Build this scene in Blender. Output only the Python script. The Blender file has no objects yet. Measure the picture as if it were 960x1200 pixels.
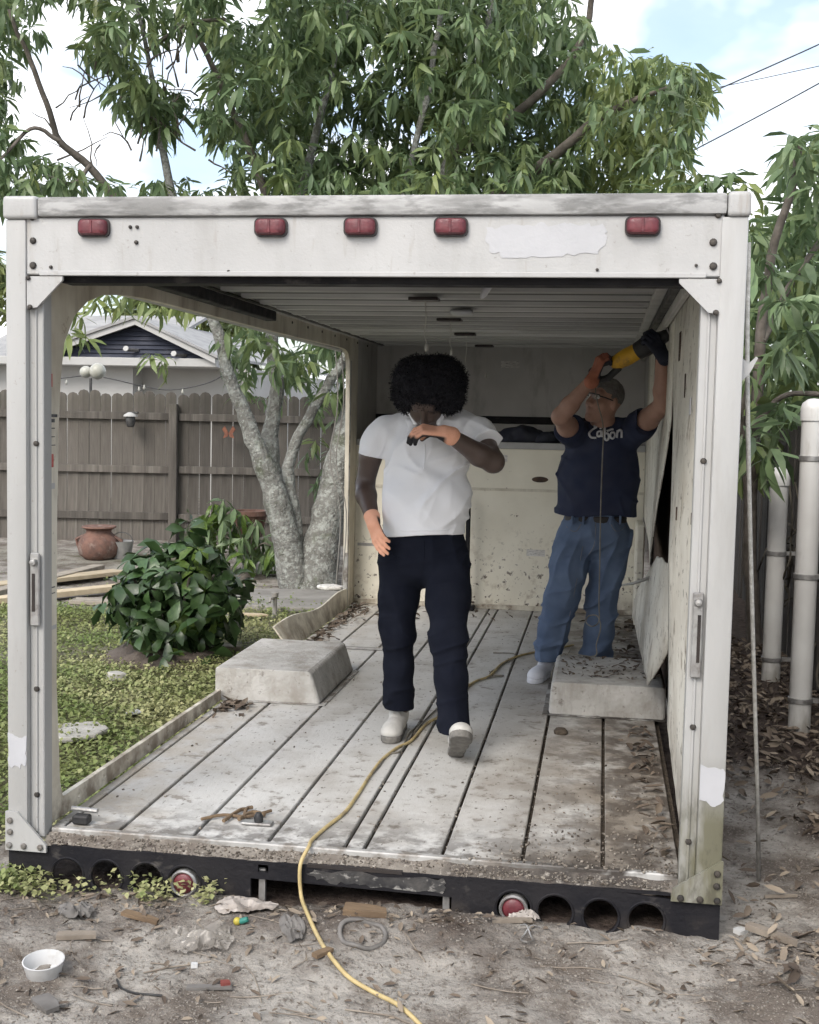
import bpy, bmesh, math, random
import numpy as np
from mathutils import Vector, Matrix
from mathutils.geometry import tessellate_polygon

random.seed(7)
RNG = np.random.default_rng(7)
SC = bpy.context.scene
COL = SC.collection

# ------------------------------------------------------------------ camera
CAM = np.array([0.787, -3.909, 1.4615])
YAW, PITCH, ROLL = math.radians(8.84), math.radians(4.47), math.radians(1.215)
FPX = 1448.0                       # focal length in pixels of a 960 px wide picture
_f = np.array([-math.sin(YAW)*math.cos(PITCH), math.cos(YAW)*math.cos(PITCH), -math.sin(PITCH)])
_r = np.array([math.cos(YAW), math.sin(YAW), 0.0])
_u = np.cross(_r, _f)
CR = math.cos(ROLL)*_r + math.sin(ROLL)*_u
CU = -math.sin(ROLL)*_r + math.cos(ROLL)*_u
CF = _f
cam_data = bpy.data.cameras.new('camera')
cam_data.sensor_fit = 'HORIZONTAL'
cam_data.sensor_width = 36.0
cam_data.lens = FPX/960.0*36.0
cam_data.clip_end = 2000.0
cam = bpy.data.objects.new('camera', cam_data)
COL.objects.link(cam)
M4 = Matrix.Identity(4)
for i in range(3):
    M4[i][0], M4[i][1], M4[i][2], M4[i][3] = CR[i], CU[i], -CF[i], CAM[i]
cam.matrix_world = M4
SC.camera = cam

# ------------------------------------------------------------------ sky, sun, exposure
SUN_EL, SUN_AZ = 42.0, 200.0       # degrees; azimuth clockwise from +Y (behind the camera, a little left)
world = bpy.data.worlds.new('World')
SC.world = world
world.use_nodes = True
nt = world.node_tree
nt.nodes.clear()
n_out = nt.nodes.new('ShaderNodeOutputWorld')
n_bg = nt.nodes.new('ShaderNodeBackground')
n_sky = nt.nodes.new('ShaderNodeTexSky')
n_sky.sky_type = 'NISHITA'
n_sky.sun_disc = False
n_sky.sun_elevation = math.radians(SUN_EL)
n_sky.sun_rotation = math.radians(SUN_AZ)
n_sky.air_density = 1.0
n_sky.dust_density = 2.5
n_sky.ozone_density = 1.0
n_bg.inputs['Strength'].default_value = 0.135
# broken bright cloud cover: noise on the direction, spread as on a flat cloud deck
tc = nt.nodes.new('ShaderNodeTexCoord')
sep = nt.nodes.new('ShaderNodeSeparateXYZ')
nt.links.new(tc.outputs['Generated'], sep.inputs[0])
zz = nt.nodes.new('ShaderNodeMath'); zz.operation = 'MAXIMUM'; zz.inputs[1].default_value = 0.0
nt.links.new(sep.outputs['Z'], zz.inputs[0])
za = nt.nodes.new('ShaderNodeMath'); za.operation = 'ADD'; za.inputs[1].default_value = 0.30
nt.links.new(zz.outputs[0], za.inputs[0])
dv = nt.nodes.new('ShaderNodeVectorMath'); dv.operation = 'DIVIDE'
cmb = nt.nodes.new('ShaderNodeCombineXYZ')
for i in range(3):
    nt.links.new(za.outputs[0], cmb.inputs[i])
nt.links.new(tc.outputs['Generated'], dv.inputs[0])
nt.links.new(cmb.outputs[0], dv.inputs[1])
cn = nt.nodes.new('ShaderNodeTexNoise')
cn.inputs['Scale'].default_value = 1.9
cn.inputs['Detail'].default_value = 5.0
cn.inputs['Roughness'].default_value = 0.55
cn.inputs['Distortion'].default_value = 0.25
mp = nt.nodes.new('ShaderNodeMapping')
mp.inputs['Location'].default_value = (1.7, 0.42, 0.0)
nt.links.new(dv.outputs[0], mp.inputs[0])
nt.links.new(mp.outputs[0], cn.inputs['Vector'])
cr = nt.nodes.new('ShaderNodeValToRGB')
cr.color_ramp.elements[0].position = 0.43; cr.color_ramp.elements[0].color = (0.20, 0.20, 0.20, 1)
cr.color_ramp.elements[1].position = 0.56; cr.color_ramp.elements[1].color = (1, 1, 1, 1)
nt.links.new(cn.outputs['Fac'], cr.inputs[0])
cn2 = nt.nodes.new('ShaderNodeTexNoise')
cn2.inputs['Scale'].default_value = 5.0; cn2.inputs['Detail'].default_value = 5.0
nt.links.new(mp.outputs[0], cn2.inputs['Vector'])
cr2 = nt.nodes.new('ShaderNodeValToRGB')
cr2.color_ramp.elements[0].position = 0.30; cr2.color_ramp.elements[0].color = (5.2, 5.5, 6.0, 1)
cr2.color_ramp.elements[1].position = 0.65; cr2.color_ramp.elements[1].color = (7.6, 7.7, 7.9, 1)
nt.links.new(cn2.outputs['Fac'], cr2.inputs[0])
mx = nt.nodes.new('ShaderNodeMix'); mx.data_type = 'RGBA'
nt.links.new(cr.outputs[0], mx.inputs[0])
nt.links.new(n_sky.outputs[0], mx.inputs[6])
nt.links.new(cr2.outputs[0], mx.inputs[7])
nt.links.new(mx.outputs[2], n_bg.inputs['Color'])
nt.links.new(n_bg.outputs[0], n_out.inputs[0])

sun_data = bpy.data.lights.new('sun', 'SUN')
sun_data.energy = 1.4
sun_data.angle = math.radians(28)
sun_data.color = (1.0, 0.96, 0.90)
sun = bpy.data.objects.new('sun', sun_data)
COL.objects.link(sun)
_el, _az = math.radians(SUN_EL), math.radians(SUN_AZ)
_sd = Vector((math.sin(_az)*math.cos(_el), math.cos(_az)*math.cos(_el), math.sin(_el)))
sun.rotation_euler = _sd.to_track_quat('Z', 'Y').to_euler()
sun.location = (0, -6, 12)

vs = SC.view_settings
vs.view_transform = 'Standard'; vs.look = 'None'; vs.gamma = 1.0; vs.exposure = 0.92
vs.use_curve_mapping = False
SC.cycles.use_adaptive_sampling = True
SC.cycles.adaptive_threshold = 0.03
SC.cycles.max_bounces = 6
SC.cycles.diffuse_bounces = 4
SC.cycles.glossy_bounces = 2
SC.cycles.transmission_bounces = 3
SC.cycles.transparent_max_bounces = 6

# ------------------------------------------------------------------ helpers
def ray(px, py):
    return CF + (px-480.0)/FPX*CR - (py-600.0)/FPX*CU
def at(px, py, Y):
    d = ray(px, py); return CAM + d*((Y-CAM[1])/d[1])
def atz(px, py, Z):
    d = ray(px, py); return CAM + d*((Z-CAM[2])/d[2])
def atx(px, py, X):
    d = ray(px, py); return CAM + d*((X-CAM[0])/d[0])
def proj(P):
    d = np.asarray(P, float)-CAM
    w = d@CF
    return 480+FPX*(d@CR)/w, 600-FPX*(d@CU)/w, w

_tab = np.random.default_rng(99).random((64, 64, 64)).astype(np.float32)
def vnoise(x, y, z=0.0):
    x, y, z = np.broadcast_arrays(np.asarray(x, float), np.asarray(y, float), np.asarray(z, float))
    xi, yi, zi = np.floor(x).astype(int), np.floor(y).astype(int), np.floor(z).astype(int)
    fx, fy, fz = x-xi, y-yi, z-zi
    fx = fx*fx*(3-2*fx); fy = fy*fy*(3-2*fy); fz = fz*fz*(3-2*fz)
    xi &= 63; yi &= 63; zi &= 63
    x1, y1, z1 = (xi+1) & 63, (yi+1) & 63, (zi+1) & 63
    def L(a, b, t): return a+(b-a)*t
    c0 = L(L(_tab[xi, yi, zi], _tab[x1, yi, zi], fx), L(_tab[xi, y1, zi], _tab[x1, y1, zi], fx), fy)
    c1 = L(L(_tab[xi, yi, z1], _tab[x1, yi, z1], fx), L(_tab[xi, y1, z1], _tab[x1, y1, z1], fx), fy)
    return L(c0, c1, fz)*2-1
def fbm(x, y, z=0.0, o=4):
    s = 0.0; a = 1.0; k = 1.0
    for i in range(o):
        s = s+a*vnoise(x*k+17.3*i, y*k+5.1*i, z*k+9.7*i); a *= 0.5; k *= 2.03
    return s

# ---- materials
MATS = {}
def _rgba(c): return (c[0], c[1], c[2], 1.0)
def mat(name, c1, c2=None, scale=6.0, rough=0.6, bump=0.0, bscale=60.0, metal=0.0, layers=(), spec=0.4,
        stretch=(1, 1, 1), trans=0.0, obj_rand=0.0, attr=None, alpha=None, sheen=0.0, coords='Object', bdist=0.01, contrast=(0.35, 0.65)):
    """procedural surface: two tones mixed by noise, then stain layers (colour, scale, lo, hi, strength, stretch)"""
    m = bpy.data.materials.new(name)
    m.use_nodes = True
    t = m.node_tree; N = t.nodes; Lk = t.links
    b = N['Principled BSDF']; out = N['Material Output']
    tcn = N.new('ShaderNodeTexCoord')
    def coord(st):
        mpn = N.new('ShaderNodeMapping'); mpn.inputs['Scale'].default_value = st
        Lk.new(tcn.outputs[coords], mpn.inputs[0]); return mpn.outputs[0]
    def noise(sc, st, det=3.0, rg=0.6):
        nn = N.new('ShaderNodeTexNoise'); nn.inputs['Scale'].default_value = sc
        nn.inputs['Detail'].default_value = det; nn.inputs['Roughness'].default_value = rg
        Lk.new(coord(st), nn.inputs['Vector']); return nn.outputs['Fac']
    def ramp(fac, lo, hi):
        mr = N.new('ShaderNodeMapRange'); mr.clamp = True
        mr.inputs['From Min'].default_value = lo; mr.inputs['From Max'].default_value = hi
        Lk.new(fac, mr.inputs['Value']); return mr.outputs[0]
    def mixc(fac, a, bb):
        mm = N.new('ShaderNodeMix'); mm.data_type = 'RGBA'
        if isinstance(fac, float): mm.inputs[0].default_value = fac
        else: Lk.new(fac, mm.inputs[0])
        for k, v in ((6, a), (7, bb)):
            if isinstance(v, tuple): mm.inputs[k].default_value = _rgba(v)
            else: Lk.new(v, mm.inputs[k])
        return mm.outputs[2]
    if c2 is None: c2 = tuple(x*0.82 for x in c1)
    col = mixc(ramp(noise(scale, stretch), *contrast), tuple(c1), tuple(c2))
    for ly in layers:
        lc, ls, lo, hi, lst = ly[:5]
        lstr = ly[5] if len(ly) > 5 else (1, 1, 1)
        fac = ramp(noise(ls, lstr, 4.0, 0.65), lo, hi)
        mu = N.new('ShaderNodeMath'); mu.operation = 'MULTIPLY'; mu.inputs[1].default_value = lst
        Lk.new(fac, mu.inputs[0])
        if len(ly) > 6:                     # restrict to a height band z0..z1 of the object
            sp = N.new('ShaderNodeSeparateXYZ'); Lk.new(tcn.outputs[coords], sp.inputs[0])
            bz = ramp(sp.outputs['XYZ'.index(ly[6][2]) if len(ly[6]) > 2 else 2], ly[6][0], ly[6][1])
            m2 = N.new('ShaderNodeMath'); m2.operation = 'MULTIPLY'
            Lk.new(mu.outputs[0], m2.inputs[0]); Lk.new(bz, m2.inputs[1]); mu = m2
        col = mixc(mu.outputs[0], col, tuple(lc))
    if obj_rand:
        oi = N.new('ShaderNodeObjectInfo')
        hs = N.new('ShaderNodeHueSaturation')
        mr = N.new('ShaderNodeMapRange'); mr.inputs['To Min'].default_value = 1-obj_rand; mr.inputs['To Max'].default_value = 1+obj_rand
        Lk.new(oi.outputs['Random'], mr.inputs['Value']); Lk.new(mr.outputs[0], hs.inputs['Value'])
        Lk.new(col, hs.inputs['Color']); col = hs.outputs[0]
    if attr:                                # a colour carried by the mesh itself (leaf kinds, glove coating)
        at_n = N.new('ShaderNodeAttribute'); at_n.attribute_name = attr[0]
        col = mixc(at_n.outputs['Fac'], col, tuple(attr[1]))
    Lk.new(col, b.inputs['Base Color'])
    rn = ramp(noise(scale*2.3, stretch, 1.0), 0.3, 0.7)
    mr = N.new('ShaderNodeMapRange'); mr.inputs['To Min'].default_value = max(0.03, rough-0.1); mr.inputs['To Max'].default_value = min(1, rough+0.1)
    Lk.new(rn, mr.inputs['Value']); Lk.new(mr.outputs[0], b.inputs['Roughness'])
    b.inputs['Metallic'].default_value = metal
    b.inputs['Specular IOR Level'].default_value = spec
    if sheen: b.inputs['Sheen Weight'].default_value = sheen
    if bump:
        bp = N.new('ShaderNodeBump'); bp.inputs['Strength'].default_value = bump; bp.inputs['Distance'].default_value = bdist
        Lk.new(noise(bscale, stretch, 2.0), bp.inputs['Height']); Lk.new(bp.outputs[0], b.inputs['Normal'])
    if trans:
        tr = N.new('ShaderNodeBsdfTranslucent'); Lk.new(col, tr.inputs['Color'])
        ms = N.new('ShaderNodeMixShader'); ms.inputs[0].default_value = trans
        Lk.new(b.outputs[0], ms.inputs[1]); Lk.new(tr.outputs[0], ms.inputs[2]); Lk.new(ms.outputs[0], out.inputs['Surface'])
    if alpha is not None:
        tp = N.new('ShaderNodeBsdfTransparent'); ms = N.new('ShaderNodeMixShader'); ms.inputs[0].default_value = alpha
        Lk.new(tp.outputs[0], ms.inputs[1]); Lk.new(b.outputs[0], ms.inputs[2]); Lk.new(ms.outputs[0], out.inputs['Surface'])
    MATS[name] = m
    return m

# ---- mesh builder
class MB:
    def __init__(s): s.v = []; s.f = []
    def add(s, V, Fc):
        o = len(s.v)
        s.v.extend([tuple(float(c) for c in p) for p in V]); s.f.extend([tuple(i+o for i in q) for q in Fc])
        return s
    def box(s, x0, x1, y0, y1, z0, z1, bev=0.0, rot=None, loc=(0, 0, 0), seg=1):
        if bev <= 0:
            V = [(x0, y0, z0), (x1, y0, z0), (x1, y1, z0), (x0, y1, z0), (x0, y0, z1), (x1, y0, z1), (x1, y1, z1), (x0, y1, z1)]
            Fc = [(0, 3, 2, 1), (4, 5, 6, 7), (0, 1, 5, 4), (1, 2, 6, 5), (2, 3, 7, 6), (3, 0, 4, 7)]
        else:
            bm = bmesh.new(); bmesh.ops.create_cube(bm, size=1.0)
            for vv in bm.verts:
                vv.co = Vector(((x0+x1)/2+vv.co.x*(x1-x0), (y0+y1)/2+vv.co.y*(y1-y0), (z0+z1)/2+vv.co.z*(z1-z0)))
            bmesh.ops.bevel(bm, geom=bm.edges[:], offset=bev, segments=seg, affect='EDGES', profile=0.6)
            V = [tuple(vv.co) for vv in bm.verts]; bm.verts.index_update()
            Fc = [tuple(vv.index for vv in fc.verts) for fc in bm.faces]; bm.free()
        if rot is not None:
            V = [tuple(rot @ Vector(p)) for p in V]
        V = [(p[0]+loc[0], p[1]+loc[1], p[2]+loc[2]) for p in V]
        return s.add(V, Fc)
    def tube(s, pts, rad, n=8, caps=True):
        P = [np.asarray(p, float) for p in pts]
        if not hasattr(rad, '__len__'): rad = [rad]*len(P)
        V = []; Fc = []
        prev = None
        for i, p in enumerate(P):
            t = P[min(i+1, len(P)-1)]-P[max(i-1, 0)]; t = t/(np.linalg.norm(t)+1e-9)
            if prev is None:
                a = np.array([0, 0, 1.0]) if abs(t[2]) < 0.9 else np.array([1.0, 0, 0])
                e = np.cross(t, a)
            else:
                e = prev-t*(prev@t)
            e = e/(np.linalg.norm(e)+1e-9); prev = e; g = np.cross(t, e)
            for k in range(n):
                an = 2*math.pi*k/n
                V.append(p+rad[i]*(math.cos(an)*e+math.sin(an)*g))
        for i in range(len(P)-1):
            for k in range(n):
                a, b2 = i*n+k, i*n+(k+1) % n
                Fc.append((a, b2, b2+n, a+n))
        if caps:
            Fc.append(tuple(range(n-1, -1, -1))); Fc.append(tuple((len(P)-1)*n+k for k in range(n)))
        return s.add(V, Fc)
    def lathe(s, prof, c=(0, 0, 0), n=24, rot=None, wob=0.0):
        V = []; Fc = []
        for i, (r, z) in enumerate(prof):
            for k in range(n):
                an = 2*math.pi*k/n
                rr = r*(1+wob*math.sin(an*6)*(1 if i > len(prof)*0.6 else 0))
                p = Vector((rr*math.cos(an), rr*math.sin(an), z))
                if rot is not None: p = rot @ p
                V.append((p[0]+c[0], p[1]+c[1], p[2]+c[2]))
        for i in range(len(prof)-1):
            for k in range(n):
                a, b2 = i*n+k, i*n+(k+1) % n
                Fc.append((a, b2, b2+n, a+n))
        if prof[0][0] > 1e-4: Fc.append(tuple(range(n-1, -1, -1)))
        if prof[-1][0] > 1e-4: Fc.append(tuple((len(prof)-1)*n+k for k in range(n)))
        return s.add(V, Fc)
    def prism(s, outer, holes, to3, d):
        """polygon with holes in 2D, to3(u, v) -> point, thickness vector d"""
        loops = [outer]+list(holes)
        tri = tessellate_polygon([[Vector((p[0], p[1], 0)) for p in lp] for lp in loops])
        flat = [p for lp in loops for p in lp]
        n = len(flat); d = np.asarray(d, float)
        V = [np.asarray(to3(*p), float) for p in flat]; V = V+[p+d for p in V]
        Fc = []
        for t3 in tri:
            Fc.append(tuple(t3)); Fc.append(tuple(i+n for i in reversed(t3)))
        o = 0
        for lp in loops:
            m = len(lp)
            for k in range(m):
                a, b2 = o+k, o+(k+1) % m
                Fc.append((a, b2, b2+n, a+n))
            o += m
        return s.add(V, Fc)

def tag(o, label=None, cat=None, group=None, kind=None):
    if label: o['label'] = label
    if cat: o['category'] = cat
    if group: o['group'] = group
    if kind: o['kind'] = kind
    return o
def world_loc(p):
    l = Vector((0, 0, 0))
    while p is not None:
        l += Vector(p.location); p = p.parent
    return l
def link_mesh(name, me, m, parent=None, loc=(0, 0, 0), smooth=None):
    if m is not None and not me.materials: me.materials.append(MATS[m] if isinstance(m, str) else m)
    o = bpy.data.objects.new(name, me); COL.objects.link(o)
    o.location = loc
    if parent is not None: o.parent = parent
    return o
def fixn(me):
    bm = bmesh.new(); bm.from_mesh(me); bmesh.ops.recalc_face_normals(bm, faces=bm.faces[:]); bm.to_mesh(me); bm.free()
def obj(name, mb, m, parent=None, smooth=None, loc=None, norm=True):
    """mesh given in world coordinates; stored relative to its own origin (loc) or to its parent's"""
    me = bpy.data.meshes.new(name)
    base = world_loc(parent)
    o3 = Vector(loc) if loc is not None else base
    V = np.array(mb.v, float)-np.array(o3)
    me.from_pydata(V.tolist(), [], mb.f); me.update()
    if norm: fixn(me)
    if smooth is not None:
        me.shade_smooth()
        if smooth < 179: me.set_sharp_from_angle(angle=math.radians(smooth))
    return link_mesh(name, me, m, parent, o3-base)
def empty(name, loc, label=None, cat=None, group=None):
    o = bpy.data.objects.new(name, None); COL.objects.link(o); o.location = loc
    o.empty_display_size = 0.1
    return tag(o, label, cat, group)
def np_mesh(name, V, Fq, m, parent=None, smooth=True, attrs=None, loc=(0, 0, 0)):
    me = bpy.data.meshes.new(name)
    V = np.asarray(V, np.float32); Fq = np.asarray(Fq, np.int32)
    k = Fq.shape[1]
    me.vertices.add(len(V)); me.vertices.foreach_set('co', V.ravel())
    me.loops.add(Fq.size); me.loops.foreach_set('vertex_index', Fq.ravel())
    me.polygons.add(len(Fq)); me.polygons.foreach_set('loop_start', np.arange(0, Fq.size, k, dtype=np.int32))
    me.polygons.foreach_set('loop_total', np.full(len(Fq), k, np.int32))
    me.update(calc_edges=True); me.validate()
    if attrs:
        for an, av in attrs.items():
            a = me.attributes.new(an, 'FLOAT', 'POINT'); a.data.foreach_set('value', np.asarray(av, np.float32))
    if smooth: me.shade_smooth()
    return link_mesh(name, me, m, parent, loc)
def smooth_path(pts, n=6):
    """Catmull-Rom through points"""
    P = [np.asarray(p, float) for p in pts]; P = [2*P[0]-P[1]]+P+[2*P[-1]-P[-2]]
    out = []
    for i in range(1, len(P)-2):
        for k in range(n):
            t = k/n
            out.append(0.5*((2*P[i])+(-P[i-1]+P[i+1])*t+(2*P[i-1]-5*P[i]+4*P[i+1]-P[i+2])*t*t+(-P[i-1]+3*P[i]-3*P[i+1]+P[i+2])*t**3))
    out.append(P[-2]); return out
# ------------------------------------------------------------------ materials of ground and truck
def ground_material():
    m = bpy.data.materials.new('ground_soil'); m.use_nodes = True
    t = m.node_tree; N = t.nodes; Lk = t.links; b = N['Principled BSDF']
    tcn = N.new('ShaderNodeTexCoord')
    def noise(sc, det=5, rg=0.62):
        nn = N.new('ShaderNodeTexNoise'); nn.inputs['Scale'].default_value = sc; nn.inputs['Detail'].default_value = det
        nn.inputs['Roughness'].default_value = rg; Lk.new(tcn.outputs['Object'], nn.inputs['Vector']); return nn.outputs['Fac']
    def ramp(f, lo, hi):
        mr = N.new('ShaderNodeMapRange'); mr.inputs['From Min'].default_value = lo; mr.inputs['From Max'].default_value = hi
        Lk.new(f, mr.inputs['Value']); return mr.outputs[0]
    def mix(f, a, c):
        mm = N.new('ShaderNodeMix'); mm.data_type = 'RGBA'; Lk.new(f, mm.inputs[0])
        for k, v in ((6, a), (7, c)):
            if isinstance(v, tuple): mm.inputs[k].default_value = _rgba(v)
            else: Lk.new(v, mm.inputs[k])
        return mm.outputs[2]
    sand = mix(ramp(noise(3.2), 0.42, 0.60), (0.33, 0.31, 0.28), (0.135, 0.115, 0.098))
    sand = mix(ramp(noise(38, 4), 0.54, 0.72), sand, (0.10, 0.082, 0.068))
    sand = mix(ramp(noise(120, 2), 0.60, 0.70), sand, (0.33, 0.31, 0.27))
    a = N.new('ShaderNodeAttribute'); a.attribute_name = 'grass'
    soil = mix(ramp(noise(6), 0.4, 0.6), (0.11, 0.105, 0.055), (0.075, 0.085, 0.032))
    col = mix(a.outputs['Fac'], sand, soil)
    a2 = N.new('ShaderNodeAttribute'); a2.attribute_name = 'mulch'
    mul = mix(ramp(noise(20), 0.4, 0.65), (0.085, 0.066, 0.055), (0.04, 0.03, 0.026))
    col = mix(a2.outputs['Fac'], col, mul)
    Lk.new(col, b.inputs['Base Color'])
    b.inputs['Roughness'].default_value = 0.95; b.inputs['Specular IOR Level'].default_value = 0.15
    bp = N.new('ShaderNodeBump'); bp.inputs['Strength'].default_value = 0.8; bp.inputs['Distance'].default_value = 0.02
    Lk.new(noise(45, 6), bp.inputs['Height']); Lk.new(bp.outputs[0], b.inputs['Normal'])
    MATS['ground_soil'] = m
ground_material()

mat('truck_white', (0.435, 0.435, 0.43), (0.375, 0.375, 0.37), 3.0, 0.45, 0.10, 90, layers=[
    ((0.26, 0.25, 0.23), 7, 0.52, 0.72, 0.35, (1, 1, 0.2)), ((0.20, 0.18, 0.15), 60, 0.64, 0.72, 0.45), ((0.24, 0.20, 0.15), 22, 0.60, 0.72, 0.35, (1, 1, 0.15))])
mat('cap_white', (0.43, 0.43, 0.425), (0.34, 0.34, 0.335), 2.0, 0.5, 0.12, 80, layers=[
    ((0.17, 0.17, 0.165), 2.6, 0.46, 0.58, 0.8, (0.8, 1, 5)), ((0.10, 0.10, 0.095), 26, 0.50, 0.64, 0.6, (0.3, 1, 1))])
mat('post_white', (0.405, 0.405, 0.40), (0.335, 0.335, 0.325), 2.5, 0.45, 0.10, 90, stretch=(1, 1, 0.25), layers=[
    ((0.26, 0.25, 0.23), 12, 0.55, 0.75, 0.35, (1, 1, 0.15)), ((0.20, 0.175, 0.13), 70, 0.64, 0.72, 0.5)])
mat('post_mouldy', (0.405, 0.405, 0.40), (0.335, 0.335, 0.325), 2.5, 0.5, 0.10, 90, stretch=(1, 1, 0.25), layers=[
    ((0.26, 0.25, 0.23), 12, 0.52, 0.75, 0.4, (1, 1, 0.15)),
    ((0.13, 0.125, 0.08), 7, 0.25, 0.5, 0.92, (1, 1, 0.3), (0.62, 0.40)), ((0.06, 0.055, 0.04), 25, 0.5, 0.65, 0.6, (1, 1, 0.4), (0.6, 0.3))])
mat('white_primer', (0.445, 0.45, 0.47), (0.41, 0.415, 0.435), 6, 0.55, 0.1, 60)
mat('header_repaint', (0.445, 0.45, 0.465), (0.405, 0.41, 0.425), 6, 0.5, 0.1, 60)
mat('cream_panel', (0.70, 0.665, 0.565), (0.60, 0.565, 0.475), 2.2, 0.5, 0.12, 40, layers=[
    ((0.22, 0.15, 0.09), 16, 0.66, 0.73, 0.75), ((0.10, 0.06, 0.04), 34, 0.685, 0.72, 0.9),
    ((0.33, 0.28, 0.205), 3.5, 0.46, 0.70, 0.65, (1, 1, 0.4)), ((0.20, 0.15, 0.105), 6, 0.52, 0.68, 0.55, (1, 1, 0.25)), ((0.16, 0.12, 0.085), 8, 0.42, 0.6, 0.8, (1, 1, 1), (0.42, 0.22))])
mat('cream_rusty', (0.80, 0.765, 0.655), (0.71, 0.675, 0.57), 2.2, 0.55, 0.15, 40, layers=[
    ((0.26, 0.19, 0.12), 9, 0.56, 0.70, 0.6, (1, 1, 1), (0.95, 0.30)), ((0.06, 0.038, 0.028), 22, 0.585, 0.635, 0.95, (1, 1, 1), (0.85, 0.40)),
    ((0.10, 0.06, 0.04), 30, 0.68, 0.72, 0.9), ((0.16, 0.11, 0.075), 5, 0.48, 0.66, 0.85, (1, 1, 1), (0.36, 0.20))])
mat('grey_lining', (0.54, 0.53, 0.51), (0.45, 0.44, 0.42), 2.0, 0.6, 0.1, 50, layers=[
    ((0.15, 0.14, 0.125), 8, 0.55, 0.75, 0.4, (1, 1, 0.3))])
mat('roof_sheet', (0.52, 0.52, 0.51), (0.38, 0.38, 0.37), 3.0, 0.5, 0.1, 60, metal=0.0, obj_rand=0.25, stretch=(0.3, 1, 1), layers=[
    ((0.14, 0.13, 0.12), 10, 0.55, 0.75, 0.4, (0.25, 1, 1))])
mat('roof_sheet_shade', (0.075, 0.075, 0.073), (0.05, 0.05, 0.049), 3.0, 0.6, 0.1, 60, obj_rand=0.25, stretch=(0.3, 1, 1))  # dark copy of the roof sheet; shade between ceiling ribs put into colour
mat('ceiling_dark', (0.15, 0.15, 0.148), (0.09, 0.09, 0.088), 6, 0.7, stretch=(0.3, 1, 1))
mat('plank_metal', (0.56, 0.555, 0.535), (0.47, 0.465, 0.445), 2.2, 0.55, 0.18, 70, metal=0.0, stretch=(1, 0.4, 1), layers=[
    ((0.31, 0.285, 0.25), 3.2, 0.47, 0.68, 0.6), ((0.15, 0.125, 0.10), 13, 0.59, 0.68, 0.7), ((0.09, 0.075, 0.06), 45, 0.60, 0.68, 0.8, (1, 0.5, 1)),
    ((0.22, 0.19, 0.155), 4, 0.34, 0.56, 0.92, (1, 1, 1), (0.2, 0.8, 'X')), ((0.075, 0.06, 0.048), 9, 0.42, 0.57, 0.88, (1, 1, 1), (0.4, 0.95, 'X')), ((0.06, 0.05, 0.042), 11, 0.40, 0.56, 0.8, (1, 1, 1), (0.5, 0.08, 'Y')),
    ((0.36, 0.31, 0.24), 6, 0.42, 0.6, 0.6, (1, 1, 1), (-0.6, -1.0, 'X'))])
mat('edge_metal', (0.46, 0.455, 0.44), (0.32, 0.315, 0.30), 6, 0.5, 0.1, 60, metal=0.2, layers=[((0.16, 0.135, 0.11), 10, 0.46, 0.60, 0.8), ((0.05, 0.042, 0.036), 6, 0.40, 0.52, 0.95, (1, 1, 1), (0.3, 0.75, 'X'))])
mat('sill_dirt', (0.20, 0.18, 0.155), (0.11, 0.092, 0.078), 9, 0.9, 0.5, 60, layers=[((0.035, 0.03, 0.027), 5, 0.38, 0.55, 0.9, (1, 1, 1), (0.0, 0.7, 'X')), ((0.36, 0.33, 0.29), 40, 0.55, 0.66, 0.7), ((0.05, 0.04, 0.035), 25, 0.56, 0.66, 0.9)])
mat('groove_dirt', (0.045, 0.036, 0.028), (0.10, 0.08, 0.06), 30, 0.95, 0.6, 80)
mat('black_steel', (0.010, 0.010, 0.013), (0.018, 0.017, 0.019), 5, 0.6, 0.25, 60, spec=0.2, layers=[
    ((0.12, 0.11, 0.10), 14, 0.60, 0.72, 0.45, (0.6, 1, 1)), ((0.10, 0.085, 0.07), 9, 0.50, 0.66, 0.6, (1, 1, 1), (0.10, 0.0))])
mat('bumper_scuffed', (0.02, 0.02, 0.022), (0.07, 0.067, 0.064), 14, 0.6, 0.3, 50, layers=[((0.30, 0.29, 0.27), 26, 0.56, 0.64, 0.8, (0.5, 1, 1))])
mat('panel_dirty', (0.72, 0.70, 0.63), (0.61, 0.59, 0.53), 2.2, 0.55, 0.15, 40, layers=[((0.42, 0.38, 0.31), 3.0, 0.48, 0.70, 0.6, (1, 1, 0.8)), ((0.22, 0.17, 0.125), 8, 0.58, 0.68, 0.7, (1, 1, 0.8)), ((0.07, 0.045, 0.034), 20, 0.61, 0.67, 0.9), ((0.13, 0.10, 0.075), 5, 0.40, 0.6, 0.85, (1, 1, 1), (0.55, 0.25))])
mat('dark_void', (0.02, 0.018, 0.02), (0.035, 0.028, 0.024), 4, 0.9)
mat('bolt_dark', (0.035, 0.033, 0.032), (0.08, 0.07, 0.06), 40, 0.5, metal=0.4)
mat('bolt_steel', (0.30, 0.29, 0.275), (0.18, 0.16, 0.14), 40, 0.45, metal=0.6)
mat('red_lens', (0.135, 0.020, 0.028), (0.085, 0.013, 0.02), 30, 0.5, 0.1, 120, spec=0.6)
mat('lens_bezel', (0.015, 0.012, 0.013), (0.03, 0.02, 0.02), 30, 0.4)
mat('grey_patch', (0.44, 0.44, 0.44), (0.36, 0.36, 0.36), 8, 0.5)
mat('paper_label', (0.70, 0.69, 0.66), (0.55, 0.53, 0.50), 14, 0.6, layers=[((0.10, 0.09, 0.09), 60, 0.56, 0.62, 0.8, (0.5, 1, 3))])
mat('ink_red', (0.38, 0.05, 0.05), (0.5, 0.15, 0.13), 30, 0.6)
mat('ink_black', (0.06, 0.06, 0.065), (0.14, 0.14, 0.14), 30, 0.6)
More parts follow.
